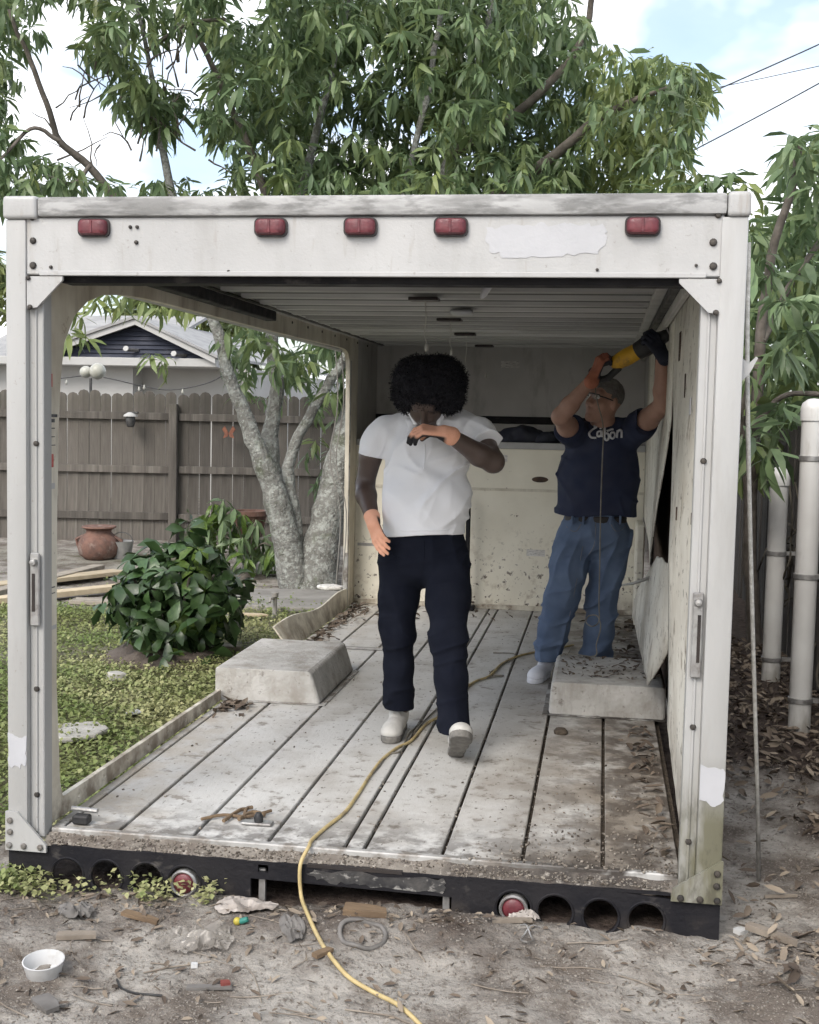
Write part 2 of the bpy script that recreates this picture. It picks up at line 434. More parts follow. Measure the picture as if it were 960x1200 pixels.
mat('raw_concrete', (0.50, 0.49, 0.465), (0.38, 0.37, 0.345), 4, 0.85, 0.6, 45, layers=[((0.22, 0.195, 0.16), 5, 0.46, 0.66, 0.65), ((0.30, 0.28, 0.25), 18, 0.5, 0.65, 0.5, (1, 1, 0.3)), ((0.12, 0.10, 0.085), 30, 0.6, 0.7, 0.6)])
mat('torn_wood', (0.10, 0.065, 0.045), (0.045, 0.03, 0.025), 14, 0.9, 0.5, 40, stretch=(1, 1, 0.3))
mat('wire_pale', (0.50, 0.49, 0.46), (0.42, 0.41, 0.38), 20, 0.5)
mat('galvanised', (0.42, 0.42, 0.41), (0.28, 0.27, 0.26), 12, 0.42, 0.15, 60, metal=0.6, layers=[((0.10, 0.08, 0.065), 16, 0.55, 0.7, 0.6)])

# ------------------------------------------------------------------ ground sheet
GZ = -0.2
def gz(x, y):
    x = np.asarray(x, float); y = np.asarray(y, float)
    near = np.exp(-((y+0.4)/3.5)**2)
    h = GZ+0.022*fbm(x*1.3, y*1.3, 3.0, 3)+0.014*fbm(x*5, y*5, 8.0, 3)*near
    h = h+0.010*np.abs(fbm(x*15, y*15, 1.0, 3))*near
    h = h+0.045*np.exp(-((x-0.85)/0.75)**2-((y+0.12)/0.22)**2)          # sand heaped against the right of the bumper
    h = h+0.03*np.exp(-((x+0.1)/0.5)**2-((y+0.15)/0.15)**2)
    h = h+0.05*np.exp(-((x-2.0)/0.35)**2)*np.exp(-((y-1.5)/4)**2)
    h = h+0.06*np.clip((y-6)/8, 0, 1)
    inside = (np.abs(x) < 1.25) & (y > 0.0) & (y < 6.5)
    return np.where(inside, np.minimum(h, -0.12), h)
def lines(a, b, s): return list(np.arange(a, b, s))
xs = [-600, -250, -100, -50, -30, -20, -15, -12]+lines(-10, -5, 0.25)+lines(-5, -1.6, 0.08)+lines(-1.6, 2.5, 0.014)+lines(2.5, 5, 0.1)+[5.5, 6, 7, 8, 10, 14, 20, 30, 60, 120, 300, 600]
ys = [-300, -60, -20, -8, -5, -3.5, -2.5, -2, -1.6, -1.3]+lines(-1.1, 0.1, 0.014)+lines(0.1, 1.4, 0.035)+lines(1.4, 8, 0.08)+lines(8, 14, 0.25)+[14.5, 15, 17, 20, 25, 32, 45, 70, 120, 250, 600, 1200]
XX, YY = np.meshgrid(np.array(xs), np.array(ys), indexing='ij')
ZZ = gz(XX, YY)
nx, ny = len(xs), len(ys)
idx = np.arange(nx*ny).reshape(nx, ny)
Q = np.stack([idx[:-1, :-1], idx[1:, :-1], idx[1:, 1:], idx[:-1, 1:]], -1).reshape(-1, 4)
def grass_mask(x, y):
    e = 0.5*fbm(x*1.1, y*1.1, 5.0, 3)
    m = np.clip((-1.12-x+0.15*e)/0.15, 0, 1)*np.clip((y-0.25+0.3*e)/0.3, 0, 1)*np.clip((6.1-y+0.9*e)/0.5, 0, 1)
    far = np.clip((y-7.8)/0.4, 0, 1)*np.clip((9.6-y)/0.5, 0, 1)*np.clip((-3.0-x)/0.5, 0, 1)*np.clip(0.5+e, 0, 1)
    return np.clip(m*np.clip(0.9+0.9*e, 0.25, 1)+far*0.7, 0, 1)
def mulch_mask(x, y):
    e = 0.35*fbm(x*1.7, y*1.7, 2.0, 3)
    right = np.clip((x-1.25)/0.15, 0, 1)*np.clip((y-1.55+e)/0.5, 0, 1)
    right2 = np.clip((x-1.72+0.5*e)/0.12, 0, 1)*np.clip((y+0.30)/0.2, 0, 1)
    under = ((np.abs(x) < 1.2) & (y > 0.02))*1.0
    front = 0.65*np.clip((y+0.42+0.7*e)/0.15, 0, 1)*np.clip((0.10-y)/0.1, 0, 1)*np.clip((0.55-x+e)/0.3, 0, 1)*(np.abs(x+0.4) < 1.6)*np.clip(0.55+1.2*fbm(x*5, y*5, 4.0, 2), 0.1, 1)
    return np.clip(np.maximum.reduce([right, right2, under, front]), 0, 1)
g = np_mesh('ground', np.stack([XX, YY, ZZ], -1).reshape(-1, 3), Q, 'ground_soil', attrs={
    'grass': grass_mask(XX, YY).ravel(), 'mulch': mulch_mask(XX, YY).ravel()})
tag(g, kind='structure')

# ------------------------------------------------------------------ the truck box
TB = empty('truck_box', (0, 0, GZ), 'stripped white box truck body standing open on the sandy yard', 'truck body')
HW, HH, HB, LL, L2 = 1.2, 2.155, 1.902, 5.45, 6.3
def bolt_at(p, r, parent, m='bolt_dark', h=0.010, ax='y'):
    rot = Matrix.Rotation(math.radians(90), 3, 'X') if ax == 'y' else Matrix.Rotation(math.radians(90), 3, 'Y')
    mb = MB().lathe([(r, 0), (r, h*0.45), (r*0.7, h*0.9), (0.0, h)], p, 10, rot)
    return obj('bolt', mb, m, parent, 40)
# roof skin and header cap
obj('roof', MB().box(-1.19, 1.19, 0.07, L2+0.05, 2.10, 2.14, 0.01), 'truck_white', TB)
capo = obj('roof_cap', MB().box(-1.085, 1.135, -0.012, 0.09, 2.090, 2.1545, 0.012, seg=2), 'cap_white', TB, 50)
for x0, x1 in ((-1.205, -1.086), (1.136, 1.205)):
    obj('corner_cap', MB().box(x0, x1, -0.016, 0.12, 2.083, 2.158, 0.014, seg=3), 'truck_white', TB, 50)
hdr = obj('header_beam', MB().box(-1.13, 1.13, 0.004, 0.045, HB, 2.089, 0.004), 'truck_white', TB, 40)
obj('header_lip', MB().box(-1.08, 1.08, -0.006, 0.004, HB-0.004, HB+0.012, 0.002), 'truck_white', hdr)
obj('door_track', MB().box(-1.03, 1.03, 0.046, 0.14, HB-0.022, HB+0.03, 0.004), 'black_steel', TB)
for px, py, r in ((39, 282, 0.011), (39, 311, 0.012), (60, 313, 0.006), (153, 266, 0.006), (161, 266, 0.006), (160, 284, 0.007), (836, 284, 0.012), (836, 312, 0.012),
                  (816, 311, 0.005), (268, 318, 0.005), (700, 316, 0.005), (38, 255, 0.010), (842, 252, 0.010)):
    p = at(px, py, 0.004); bolt_at(p, r, hdr)
# marker lights
def ragged(pts, amp, per=9):
    """closed outline with small irregular notches"""
    out = []
    for i in range(len(pts)):
        a, b = np.array(pts[i], float), np.array(pts[(i+1) % len(pts)], float)
        for k in range(per):
            q = a+(b-a)*k/per; out.append((q[0]+amp*float(vnoise(q[0]*60, q[1]*60, 2.0)), q[1]+amp*float(vnoise(q[0]*60+9, q[1]*60, 7.0))))
    return out
def rrect(w, h, r, n=5):
    out = []
    for cx, cy, a0 in ((w/2-r, h/2-r, 0), (-w/2+r, h/2-r, 90), (-w/2+r, -h/2+r, 180), (w/2-r, -h/2+r, 270)):
        for k in range(n+1):
            a = math.radians(a0+90*k/n); out.append((cx+r*math.cos(a), cy+r*math.sin(a)))
    return out
# repainted rectangle on the header, with ragged edges
o2 = [(570, 268), (600, 263), (660, 262), (705, 261), (712, 280), (700, 296), (640, 303), (585, 300), (572, 288)]
pts = [at(a, b, 0.002) for a, b in o2]
obj('paint_patch', MB().prism(ragged([(p[0], p[2]) for p in pts], 0.012), [], lambda a, b: (a, 0.0022, b), (0, 0.003, 0)), 'header_repaint', hdr)
for lx, tone in ((-0.889, 0), (-0.29, 0), (0.003, 0), (0.292, 0), (0.884, 0)):
    lz = 2.054
    ml = obj('marker_light', MB().prism(rrect(0.108, 0.060, 0.018), [], lambda a, b: (lx+a, 0.0035, lz+b), (0, -0.014, 0)), 'lens_bezel', TB, 30)
    mb = MB()
    ring = rrect(0.098, 0.050, 0.015); n = len(ring)
    V = []; Fc = []
    for s, yy in ((1.0, -0.0105), (0.96, -0.022), (0.82, -0.029), (0.5, -0.031)):
        V += [(lx+a*s, yy, lz+b*s) for a, b in ring]
    for i in range(3):
        for k in range(n): Fc.append((i*n+k, i*n+(k+1) % n, (i+1)*n+(k+1) % n, (i+1)*n+k))
    Fc.append(tuple(3*n+k for k in range(n)))
    mb.add(V, Fc); obj('lens', mb, 'red_lens', ml, 40)
    obj('lens_rib', MB().box(lx-0.004, lx+0.004, -0.034, -0.0295, lz-0.021, lz+0.021, 0.0015), 'lens_bezel' if False else 'red_lens', ml)
# corner posts: outer face, recessed inner track, gussets, latches
for s in (-1, 1):
    pm = 'post_white' if s < 0 else 'post_mouldy'
    xo, xm, xi = (-1.2, -1.128, -1.078) if s < 0 else (1.122, 1.2, 1.072)
    def bx(a, b, *r, **k):
        return MB().box(min(a, b), max(a, b), *r, **k)
    if s < 0: post = obj('post', bx(-1.2, -1.128, -0.004, 0.10, -0.045, 2.083, bev=0.008, seg=2), pm, TB, 50)
    else: post = obj('post', bx(1.120, 1.2, -0.004, 0.10, -0.045, 2.083, bev=0.008, seg=2), pm, TB, 50)
    a, b = (-1.129, -1.078) if s < 0 else (1.070, 1.121)
    obj('door_channel', bx(a, b, 0.022, 0.085, -0.02, 1.898, bev=0.003), pm, post)
    obj('channel_rib', bx((a+b)/2-0.004, (a+b)/2+0.004, 0.016, 0.023, 0.0, 1.80, bev=0.002), pm, post)
    for z in (1.34, 0.50, 0.98, 0.13):
        if z == 0.98: continue
        bolt_at((((a+b)/2), 0.021, z), 0.010, post)
    # latch keeper
    kz = (0.72, 0.97) if s < 0 else (0.66, 0.93)
    kp = obj('latch_keeper', bx((a+b)/2-0.017, (a+b)/2+0.017, 0.002, 0.0155, kz[0], kz[1], bev=0.004), 'galvanised', post)
    obj('slot', bx((a+b)/2-0.004+s*0.004, (a+b)/2+0.006+s*0.004, -0.0005, 0.0018, kz[0]+0.05, kz[1]-0.07), 'dark_void', kp)
    obj('striker', MB().lathe([(0.012, 0), (0.014, 0.006), (0.010, 0.016), (0, 0.018)], ((a+b)/2, 0.0015, kz[1]-0.03), 12, Matrix.Rotation(math.radians(90), 3, 'X')), 'galvanised', kp, 40)
    # upper gusset
    gx = s*1.125
    ug = [(gx, HB-0.006), (gx-s*0.125, HB-0.006), (gx-s*0.125, HB-0.018), (gx-s*0.035, HB-0.108), (gx, HB-0.112)]
    up = obj('gusset', MB().prism(ug, [], lambda a, b: (a, -0.002, b), (0, 0.012, 0)), 'truck_white', post)
    bolt_at((gx-s*0.012, -0.003, HB-0.108), 0.009, up); bolt_at((gx-s*0.006, -0.003, HB-0.012), 0.008, up)
    # lower gusset
    lg = [(s*1.203, 0.075), (s*1.16, 0.075), (s*1.055, -0.035), (s*1.055, -0.060), (s*1.203, -0.060)]
    if s > 0: lg = [(1.203, 0.085), (1.195, 0.085), (1.05, -0.015), (1.045, -0.055), (1.203, -0.055)]
    lo = obj('gusset', MB().prism(lg, [], lambda a, b: (a, -0.016, b), (0, 0.011, 0)), pm, post)
    for q in ((1.185, 0.045), (1.185, 0.005), (1.188, -0.042), (1.135, -0.042), (1.075, -0.042)):
        bolt_at((s*q[0], -0.0165, q[1]), 0.011, lo, 'bolt_steel' if s < 0 else 'bolt_dark')
    # white primer repair band
    z0, z1 = (0.235, 0.345) if s < 0 else (0.27, 0.385)
    xa, xb = (-1.1985, -1.1295) if s < 0 else (1.1215, 1.1985)
    rag = [(xa, z1+0.001)]+[(xa+(xb-xa)*t, z1+random.uniform(-0.012, 0.006)) for t in (0.3, 0.6)]+[(xb, z1)]+[(xb, z0)]+[(xb+(xa-xb)*t, z0+random.uniform(-0.012, 0.012)) for t in (0.2, 0.35, 0.5, 0.65, 0.8)]+[(xa, z0)]
    obj('primer_band', MB().prism([(min(max(q[0], xa), xb), q[1]) for q in ragged(rag, 0.009, 5)], [], lambda a, b: (a, -0.0058, b), (0, 0.0035, 0)), 'white_primer', post)

# floor planks with open grooves between them
edges = [-1.085, -0.835, -0.568, -0.300, -0.034, 0.034, 0.299, 0.566, 0.831, 1.085]
obj('floor_tray', MB().box(-1.10, 1.10, 0.09, LL, -0.06, -0.024), 'groove_dirt', TB)
for i in range(len(edges)-1):
    a, b = edges[i]+0.007, edges[i+1]-0.007
    if i == 0:
        obj('floor_plank', MB().box(a+0.045, b, 0.085, LL-0.005, -0.022, random.uniform(-0.001, 0.001), 0.003), 'plank_metal', TB)
        obj('floor_plank', MB().box(a, a+0.036, 0.085, LL-0.005, -0.022, 0.001, 0.003), 'plank_metal', TB)
    else:
        obj('floor_plank', MB().box(a, b, 0.085, LL-0.005, -0.022, random.uniform(-0.001, 0.001), 0.003), 'plank_metal', TB)
obj('floor_edge_trim', MB().box(-1.07, 1.07, 0.055, 0.084, -0.03, 0.004, 0.004), 'edge_metal', TB)
sl = MB(); n = 120
V = []; Fc = []
for i in range(n+1):
    x = -1.075+2.15*i/n
    for j, (yy, zz_) in enumerate(((0.056, -0.012), (0.04, -0.022), (0.022, -0.03), (0.004, -0.042))):
        V.append((x, yy, zz_+0.007*float(fbm(x*14, j*1.3, 4.0, 2))))
for i in range(n):
    for j in range(3): Fc.append((i*4+j, i*4+j+1, (i+1)*4+j+1, (i+1)*4+j))
sl.add(V, Fc); obj('door_sill', sl, 'sill_dirt', TB, 60)
# rear bumper plate: eight round lamp holes, two square ones, raised middle
def circ(cx, cz, r, n=22): return [(cx+r*math.cos(2*math.pi*k/n), cz+r*math.sin(2*math.pi*k/n)) for k in range(n)]
outer = [(-1.2, -0.062), (-1.2, -0.225), (-0.335, -0.225), (-0.335, -0.098), (0.345, -0.108), (0.345, -0.225), (1.2, -0.225), (1.2, -0.060), (1.05, -0.058), (0.9, -0.046), (-1.05, -0.046)]
hx = (-0.985, -0.845, -0.70, -0.567, 0.548, 0.682, 0.828, 0.972)
hz = (-0.139, -0.135, -0.133, -0.133, -0.128, -0.130, -0.132, -0.132)
holes = [circ(x, z, 0.055) for x, z in zip(hx, hz)]+[[(x-0.018, -0.075), (x+0.018, -0.075), (x+0.018, -0.049), (x-0.018, -0.049)] for x in (-0.292, 0.287)]
bmp = obj('rear_bumper', MB().prism(outer, holes, lambda a, b: (a, 0.003, b), (0, 0.014, 0)), 'black_steel', TB)
obj('bumper_top', MB().box(-1.045, 1.045, 0.003, 0.06, -0.0455, -0.038), 'black_steel', bmp)
for x, z in zip(hx, hz):
    ring = MB(); k = 22; V = []; Fc = []
    for r, yy in ((0.055, 0.002), (0.061, -0.001), (0.064, 0.0028)):
        V += [(x+r*math.cos(2*math.pi*q/k), yy, z+r*math.sin(2*math.pi*q/k)) for q in range(k)]
    for i in range(2):
        for q in range(k): Fc.append((i*k+q, i*k+(q+1) % k, (i+1)*k+(q+1) % k, (i+1)*k+q))
    ring.add(V, Fc); obj('hole_rim', ring, 'black_steel', bmp, 60)
scf = [(-0.10, -0.050), (0.30, -0.052), (0.33, -0.06), (0.31, -0.096), (0.1, -0.094), (-0.06, -0.09), (-0.14, -0.07)]
obj('scuffed_face', MB().prism(ragged(scf, 0.010, 8), [], lambda a, b: (a, 0.001, b), (0, 0.0022, 0)), 'bumper_scuffed', bmp)
obj('sill_slot', MB().box(-0.14, 0.18, -0.0005, 0.02, -0.0445, -0.0335), 'dark_void', bmp)
for x in (-0.30, 0.325):
    obj('hitch_bar', MB().box(x-0.011, x+0.011, 0.02, 0.035, -0.225, -0.07), 'galvanised', bmp)
for x, z, rz in ((-0.567, -0.133, 0.1), (0.548, -0.128, 0.0)):
    rot = Matrix.Rotation(math.radians(90), 3, 'X')
    tl = obj('tail_light', MB().lathe([(0.035, -0.03), (0.046, -0.03), (0.047, 0.006), (0.042, 0.012), (0.037, 0.008), (0.035, -0.01)], (x, 0.0, z), 28, rot), 'galvanised', bmp, 40)
    obj('lens', MB().lathe([(0.036, -0.012), (0.036, 0.003), (0.029, 0.009), (0.013, 0.012), (0.0, 0.0125)], (x, 0.0, z), 28, rot), 'red_lens', tl, 60)

# left wall: what is left around the cut-out opening
arch = [(0.178, 0.13), (0.165, 0.30), (0.150, 0.49), (0.152, 0.8), (0.156, 1.10), (0.170, 1.40), (0.185, 1.56), (0.215, 1.69), (0.30, 1.79), (0.41, 1.85), (0.55, 1.888), (0.75, 1.908), (1.0, 1.918), (1.31, 1.920), (2.0, 1.921), (2.65, 1.922),
        (3.5, 1.926), (4.86, 1.936), (4.99, 1.93), (5.08, 1.905), (5.125, 1.86), (5.14, 1.78), (5.155, 1.4), (5.16, 1.0), (5.165, 0.5), (5.17, 0.1), (5.17, 0.0)]
o_left = [(0.101, 0.0), (0.19, 0.0), (0.20, 0.07)]+arch+[(LL, 0.0), (LL, 2.05), (0.101, 2.05)]
lw = obj('side_wall', MB().prism(o_left, [], lambda a, b: (-1.092, a, b), (-0.03, 0, 0)), 'cream_panel', TB)
obj('outer_skin', MB().box(-1.19, -1.124, 0.11, LL, 1.925, 2.085, 0.003), 'truck_white', lw)
obj('corner_trim', MB().box(-1.122, -1.086, 5.166, 5.186, 0.0, 1.86, 0.004), 'edge_metal', lw)
# worn decals on the front strip of the left wall (too faded to read)
for px, py, w, h, mm in ((52, 445, 0.012, 0.045, 'ink_red'), (59, 540, 0.02, 0.045, 'ink_red'), (52, 487, 0.05, 0.010, 'ink_black'), (58, 493, 0.03, 0.012, 'ink_black'), (53, 502, 0.03, 0.004, 'ink_black'),
                         (55, 512, 0.03, 0.003, 'ink_black'), (55, 522, 0.035, 0.003, 'ink_black'), (58, 570, 0.03, 0.02, 'grey_patch'), (56, 690, 0.03, 0.004, 'ink_black'), (56, 697, 0.03, 0.003, 'ink_black'), (55, 738, 0.04, 0.014, 'grey_patch')):
    p = atx(px, py, -1.0915); y0 = min(max(p[1], 0.105), 0.145-w*0.5)
    obj('decal', MB().box(-1.0925, -1.0905, y0, y0+w, p[2]-h/2, p[2]+h/2), mm, lw)
# kerb strips left standing along the floor on that side
hol = [circ(0.33+0.235*k, 0.034, 0.011, 10) for k in range(7)]
obj('wall_kerb', MB().prism([(0.195, 0.0), (2.05, 0.0), (2.05, 0.055), (1.4, 0.062), (0.8, 0.066), (0.2, 0.072)], hol, lambda a, b: (-1.088, a, b), (-0.02, 0, 0)), 'cream_panel', TB)
kb = MB(); V = []; Fc = []
for i in range(25):
    t = i/24; y = 3.45+1.72*t
    lean = 0.10*(1-t)**1.5; hgt = 0.14+0.02*math.sin(t*9)
    V += [(-1.086, y, 0.0), (-1.086-lean, y-0.02, hgt), (-1.098-lean, y-0.02, hgt), (-1.102, y, 0.0)]
for i in range(24):
    for k in range(4): Fc.append((i*4+k, i*4+(k+1) % 4, (i+1)*4+(k+1) % 4, (i+1)*4+k))
Fc += [(0, 1, 2, 3), (99, 98, 97, 96)]
kb.add(V, Fc); obj('wall_kerb', kb, 'cream_panel', TB)
obj('floor_crossbar', MB().box(-1.0, -0.40, 3.55, 3.585, 0.002, 0.016, 0.003), 'galvanised', TB)
# wheel housings
def wheel_well(x0, x1, y0, y1, h, s):
    q = 0.055 if s < 0 else 0.012
    prof = [(0.0, 0.0), (q*0.6, h*0.62), (q, h), ((x1-x0), h), ((x1-x0), 0.0)]     # sloped inner cheek
    mb = MB()
    def to3(a, b): return ((x1-a) if s < 0 else (x0+a), y0, b)
    mb.prism(prof if s < 0 else prof, [], to3, (0, y1-y0, 0))
    me = obj('wheel_housing', mb, 'raw_concrete', TB)
    md = me.modifiers.new('bevel', 'BEVEL'); md.width = 0.018; md.segments = 3
    fx0, fx1 = (x0, x1+0.028) if s < 0 else (x0-0.028, x1)
    obj('base_flange', MB().box(fx0, fx1, y0-0.026, y0+0.002, 0.0015, 0.006, 0.001), 'edge_metal', me)
    xe = x1 if s < 0 else x0-0.028
    obj('base_flange', MB().box(xe, xe+0.028, y0+0.003, y1, 0.0015, 0.006, 0.001), 'edge_metal', me)
    return me
wheel_well(-1.13, -0.575, 2.07, 2.92, 0.165, -1)
wr = wheel_well(0.56, 1.13, 2.15, 2.86, 0.165, 1)

# lower front wall of the box, the ledge over it and the recess over the cab
fw = obj('bulkhead', MB().box(-1.10, 1.10, LL, LL+0.05, 0.0, 1.225, 0.003), 'cream_rusty', TB)
obj('bulkhead_seam', MB().box(-1.10, 1.10, LL-0.006, LL-0.0005, 0.905, 0.925, 0.001), 'cream_panel', fw)
obj('bulkhead_foot', MB().box(-1.10, 1.10, LL-0.03, LL-0.001, 0.0, 0.035, 0.004), 'cream_panel', fw)
obj('ledge_trim', MB().box(-1.10, 1.10, LL-0.012, LL+0.06, 1.226, 1.275, 0.004), 'grey_patch', TB)
obj('ledge_floor', MB().box(-1.10, 1.10, LL+0.06, L2, 1.235, 1.265), 'grey_lining', TB)
bw = obj('recess_back_wall', MB().box(-1.14, 1.14, L2, L2+0.04, 1.235, 2.10), 'grey_lining', TB)
obj('recess_rail', MB().box(-1.10, 1.10, L2-0.03, L2-0.001, 1.41, 1.47, 0.005), 'black_steel', bw)
obj('recess_side_wall', MB().box(-1.14, -1.10, LL+0.001, L2, 1.235, 2.08), 'grey_lining', TB)
obj('recess_side_wall', MB().box(1.10, 1.14, LL+0.001, L2, 1.235, 2.08), 'grey_lining', TB)
p = at(598, 427, L2-0.004)
obj('stencil_label', MB().box(p[0]-0.075, p[0]+0.075, L2-0.0035, L2-0.0005, p[2]-0.028, p[2]+0.028), 'paper_label', bw)
for px, py, w, h, mm in ((590, 537, 0.06, 0.05, 'paper_label'), (628, 648, 0.14, 0.05, 'paper_label'), (431, 638, 0.16, 0.022, 'galvanised')):
    p = at(px, py, LL-0.003); obj('wall_label', MB().box(p[0]-w/2, p[0]+w/2, LL-0.0035, LL-0.0005, p[2]-h/2, p[2]+h/2), mm, fw)
p = at(633, 562, LL-0.004)
obj('oval_plate', MB().prism([(p[0]+0.062*math.cos(a), p[2]+0.022*math.sin(a)) for a in np.linspace(0, 2*math.pi, 20, endpoint=False)], [], lambda a, b: (a, LL-0.006, b), (0, 0.005, 0)), 'torn_wood', fw)
vr = obj('wall_pole', MB().box(-0.215, -0.183, 5.30, 5.34, 0.03, 0.86, 0.006), 'black_steel', TB)
obj('pole_foot', MB().box(-0.225, -0.135, 5.27, 5.37, 0.0025, 0.04, 0.008), 'black_steel', vr)

# ceiling: sheet with transverse ribs, long rails at both sides
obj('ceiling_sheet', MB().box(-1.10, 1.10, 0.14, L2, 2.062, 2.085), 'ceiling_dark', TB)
y = 0.32; k = 0
while y < L2-0.1:
    d = (0.040, 0.030)[k % 2]; w = 0.125
    rib = [(y, 2.061), (y+0.02, 2.061-d), (y+w-0.02, 2.061-d), (y+w, 2.061)]
    obj('ceiling_rib', MB().prism(rib, [], lambda a, b: (-0.985, a, b), (1.97, 0, 0)), ('roof_sheet', 'roof_sheet_shade')[k % 2], TB)  # every second rib coloured dark to paint in the shade stripes
    y += 0.165; k += 1
for s in (-1, 1):
    for xa, xb, za, zb in ((0.985, 1.035, 2.040, 2.060), (1.036, 1.066, 2.034, 2.055), (1.067, 1.0915, 2.030, 2.050)) if s < 0 else ((0.985, 1.035, 2.012, 2.060), (1.036, 1.066, 1.976, 2.020), (1.067, 1.0915, 1.935, 1.985)):
        obj('ceiling_rail', MB().box(min(s*xa, s*xb), max(s*xa, s*xb), 0.15, L2-0.01, za, zb, 0.003), ('roof_sheet', 'roof_sheet_shade', 'grey_lining')[0 if xa < 1.0 else 1 if xa < 1.05 else 2], TB)
obj('door_track_rail', MB().box(-1.045, -0.985, 0.15, 2.65, 1.955, 2.008, 0.004), 'black_steel', TB)
for k in range(24):
    yb = 1.4+0.2*k
    if k % 2 == 0: bolt_at((-1.0905, yb, 2.005), 0.009, TB, 'bolt_dark', 0.006, 'x')
for (x, y0), wz in zip(((-0.072, 1.93), (-0.105, 3.17), (-0.15, 4.38), (-0.15, 5.72)), (0.20, 0.16, 0.22, 0.2)):
    pl = obj('ceiling_plate', MB().box(x-0.07, x+0.07, y0-0.05, y0+0.05, 2.002, 2.018, 0.003), 'lens_bezel', TB)
    pts = smooth_path([(x+0.005, y0, 2.002), (x+0.012, y0-0.01, 2.002-wz*0.4), (x+0.005, y0, 2.002-wz*0.75), (x+0.018, y0-0.01, 2.002-wz)], 4)
    obj('hanging_wire', MB().tube(pts, 0.0028, 6), 'wire_pale', pl, 60)
    obj('wire_end', MB().lathe([(0.006, -0.02), (0.010, -0.01), (0.009, 0.012), (0.003, 0.02)], (x+0.018, y0-0.01, 2.0-wz-0.015), 8), 'wire_pale', pl, 60)
p = at(573, 330, 0.3)
lb = obj('lamp_socket', MB().lathe([(0.006, 0.03), (0.014, 0.0), (0.012, -0.035), (0.004, -0.05)], (p[0], 0.3, 1.905), 10, Matrix.Rotation(0.5, 3, 'Y')), 'white_primer', TB, 50)
obj('lamp_stem', MB().tube([(p[0], 0.3, 2.05), (p[0]+0.004, 0.3, 1.93)], 0.004, 6), 'wire_pale', lb)
obj('ceiling_lamp', MB().box(-0.03, 0.09, 2.55, 2.66, 1.995, 2.02, 0.01), 'white_primer', TB, 50)

# right wall: dark outer skin, buckled and torn cream panels in front of it
obj('outer_wall', MB().box(1.165, 1.19, 0.101, LL, -0.02, 2.085, 0.0), 'torn_wood', TB)
def sheet(name, ring, xf, m, parent, thick=0.006, sub=0.07):
    """a thin panel in the (y, z) plane whose distance from the wall is xf(y, z)"""
    tri = tessellate_polygon([[Vector((p[0], p[1], 0)) for p in ring]])
    bm = bmesh.new(); vs_ = [bm.verts.new((xf(*p), p[0], p[1])) for p in ring]
    for t3 in tri:
        try: bm.faces.new([vs_[i] for i in t3])
        except ValueError: pass
    for it in range(3):
        bmesh.ops.subdivide_edges(bm, edges=[e for e in bm.edges if e.calc_length() > sub*1.5], cuts=1, use_grid_fill=False)
        bmesh.ops.triangulate(bm, faces=bm.faces[:])
    for vv in bm.verts: vv.co.x = xf(vv.co.y, vv.co.z)
    V = [tuple(vv.co) for vv in bm.verts]; bm.verts.index_update(); Fc = [tuple(w.index for w in q.verts) for q in bm.faces]; bm.free()
    mb = MB().add(V, Fc)
    o = obj(name, mb, m, parent, 40)
    md = o.modifiers.new('solid', 'SOLIDIFY'); md.thickness = thick
    return o
def jag(a, b, n, amp):
    return [(a[0]+(b[0]-a[0])*i/n+random.uniform(-amp, amp), a[1]+(b[1]-a[1])*i/n+random.uniform(-amp, amp)) for i in range(1, n)]
ring = [(0.105, 0.005), (0.105, 2.04), (1.95, 2.04), (1.90, 1.62), (1.62, 1.40), (1.26, 1.09), (1.18, 0.95), (1.13, 0.62), (1.11, 0.41)]
ring += jag((1.11, 0.41), (1.2, 0.22), 5, 0.02)+[(1.2, 0.22)]+jag((1.2, 0.22), (0.105, 0.005), 12, 0.012)
f1 = lambda y, z: 1.10-0.035*math.sin(max(0, (y-0.1))/1.8*math.pi)*max(0, 1-abs(z-0.9)/1.0)
ip = sheet('side_panel', ring, f1, 'panel_dirty', TB)
ring = [(1.96, 2.04), (5.44, 2.04), (5.44, 0.75), (4.9, 0.72), (4.2, 0.66), (3.42, 0.62)]+jag((3.42, 0.62), (3.0, 0.75), 4, 0.02)+[(3.0, 0.75), (2.45, 1.15), (2.1, 1.47)]
f2 = lambda y, z: 1.105-0.045*max(0, 1-abs(y-2.6)/1.6)*max(0, min(1, (1.45-z)/0.7))
sheet('side_panel', ring, f2, 'panel_dirty', TB)
ring = [(0.93, 0.72), (1.16, 0.86)]+jag((1.16, 0.86), (2.50, 0.77), 6, 0.02)+[(2.50, 0.77), (3.4, 0.56), (4.3, 0.36), (4.95, 0.10)]+jag((4.95, 0.10), (2.0, 0.21), 16, 0.010)+[(2.0, 0.205), (1.25, 0.5)]
f3 = lambda y, z: 1.085-0.05*max(0, min(1, (0.8-z)/0.6))*max(0, min(1, (y-1.0)/1.0))
sheet('torn_panel', ring, f3, 'panel_dirty', TB)
obj('splinter', MB().tube([(1.09, 2.9, 0.62), (0.98, 3.3, 0.52), (0.90, 3.7, 0.45)], [0.012, 0.009, 0.003], 5), 'raw_concrete', TB)
obj('panel_strip', MB().box(1.04, 1.10, 4.95, 5.44, 0.0, 0.72, 0.01), 'cream_rusty', TB)
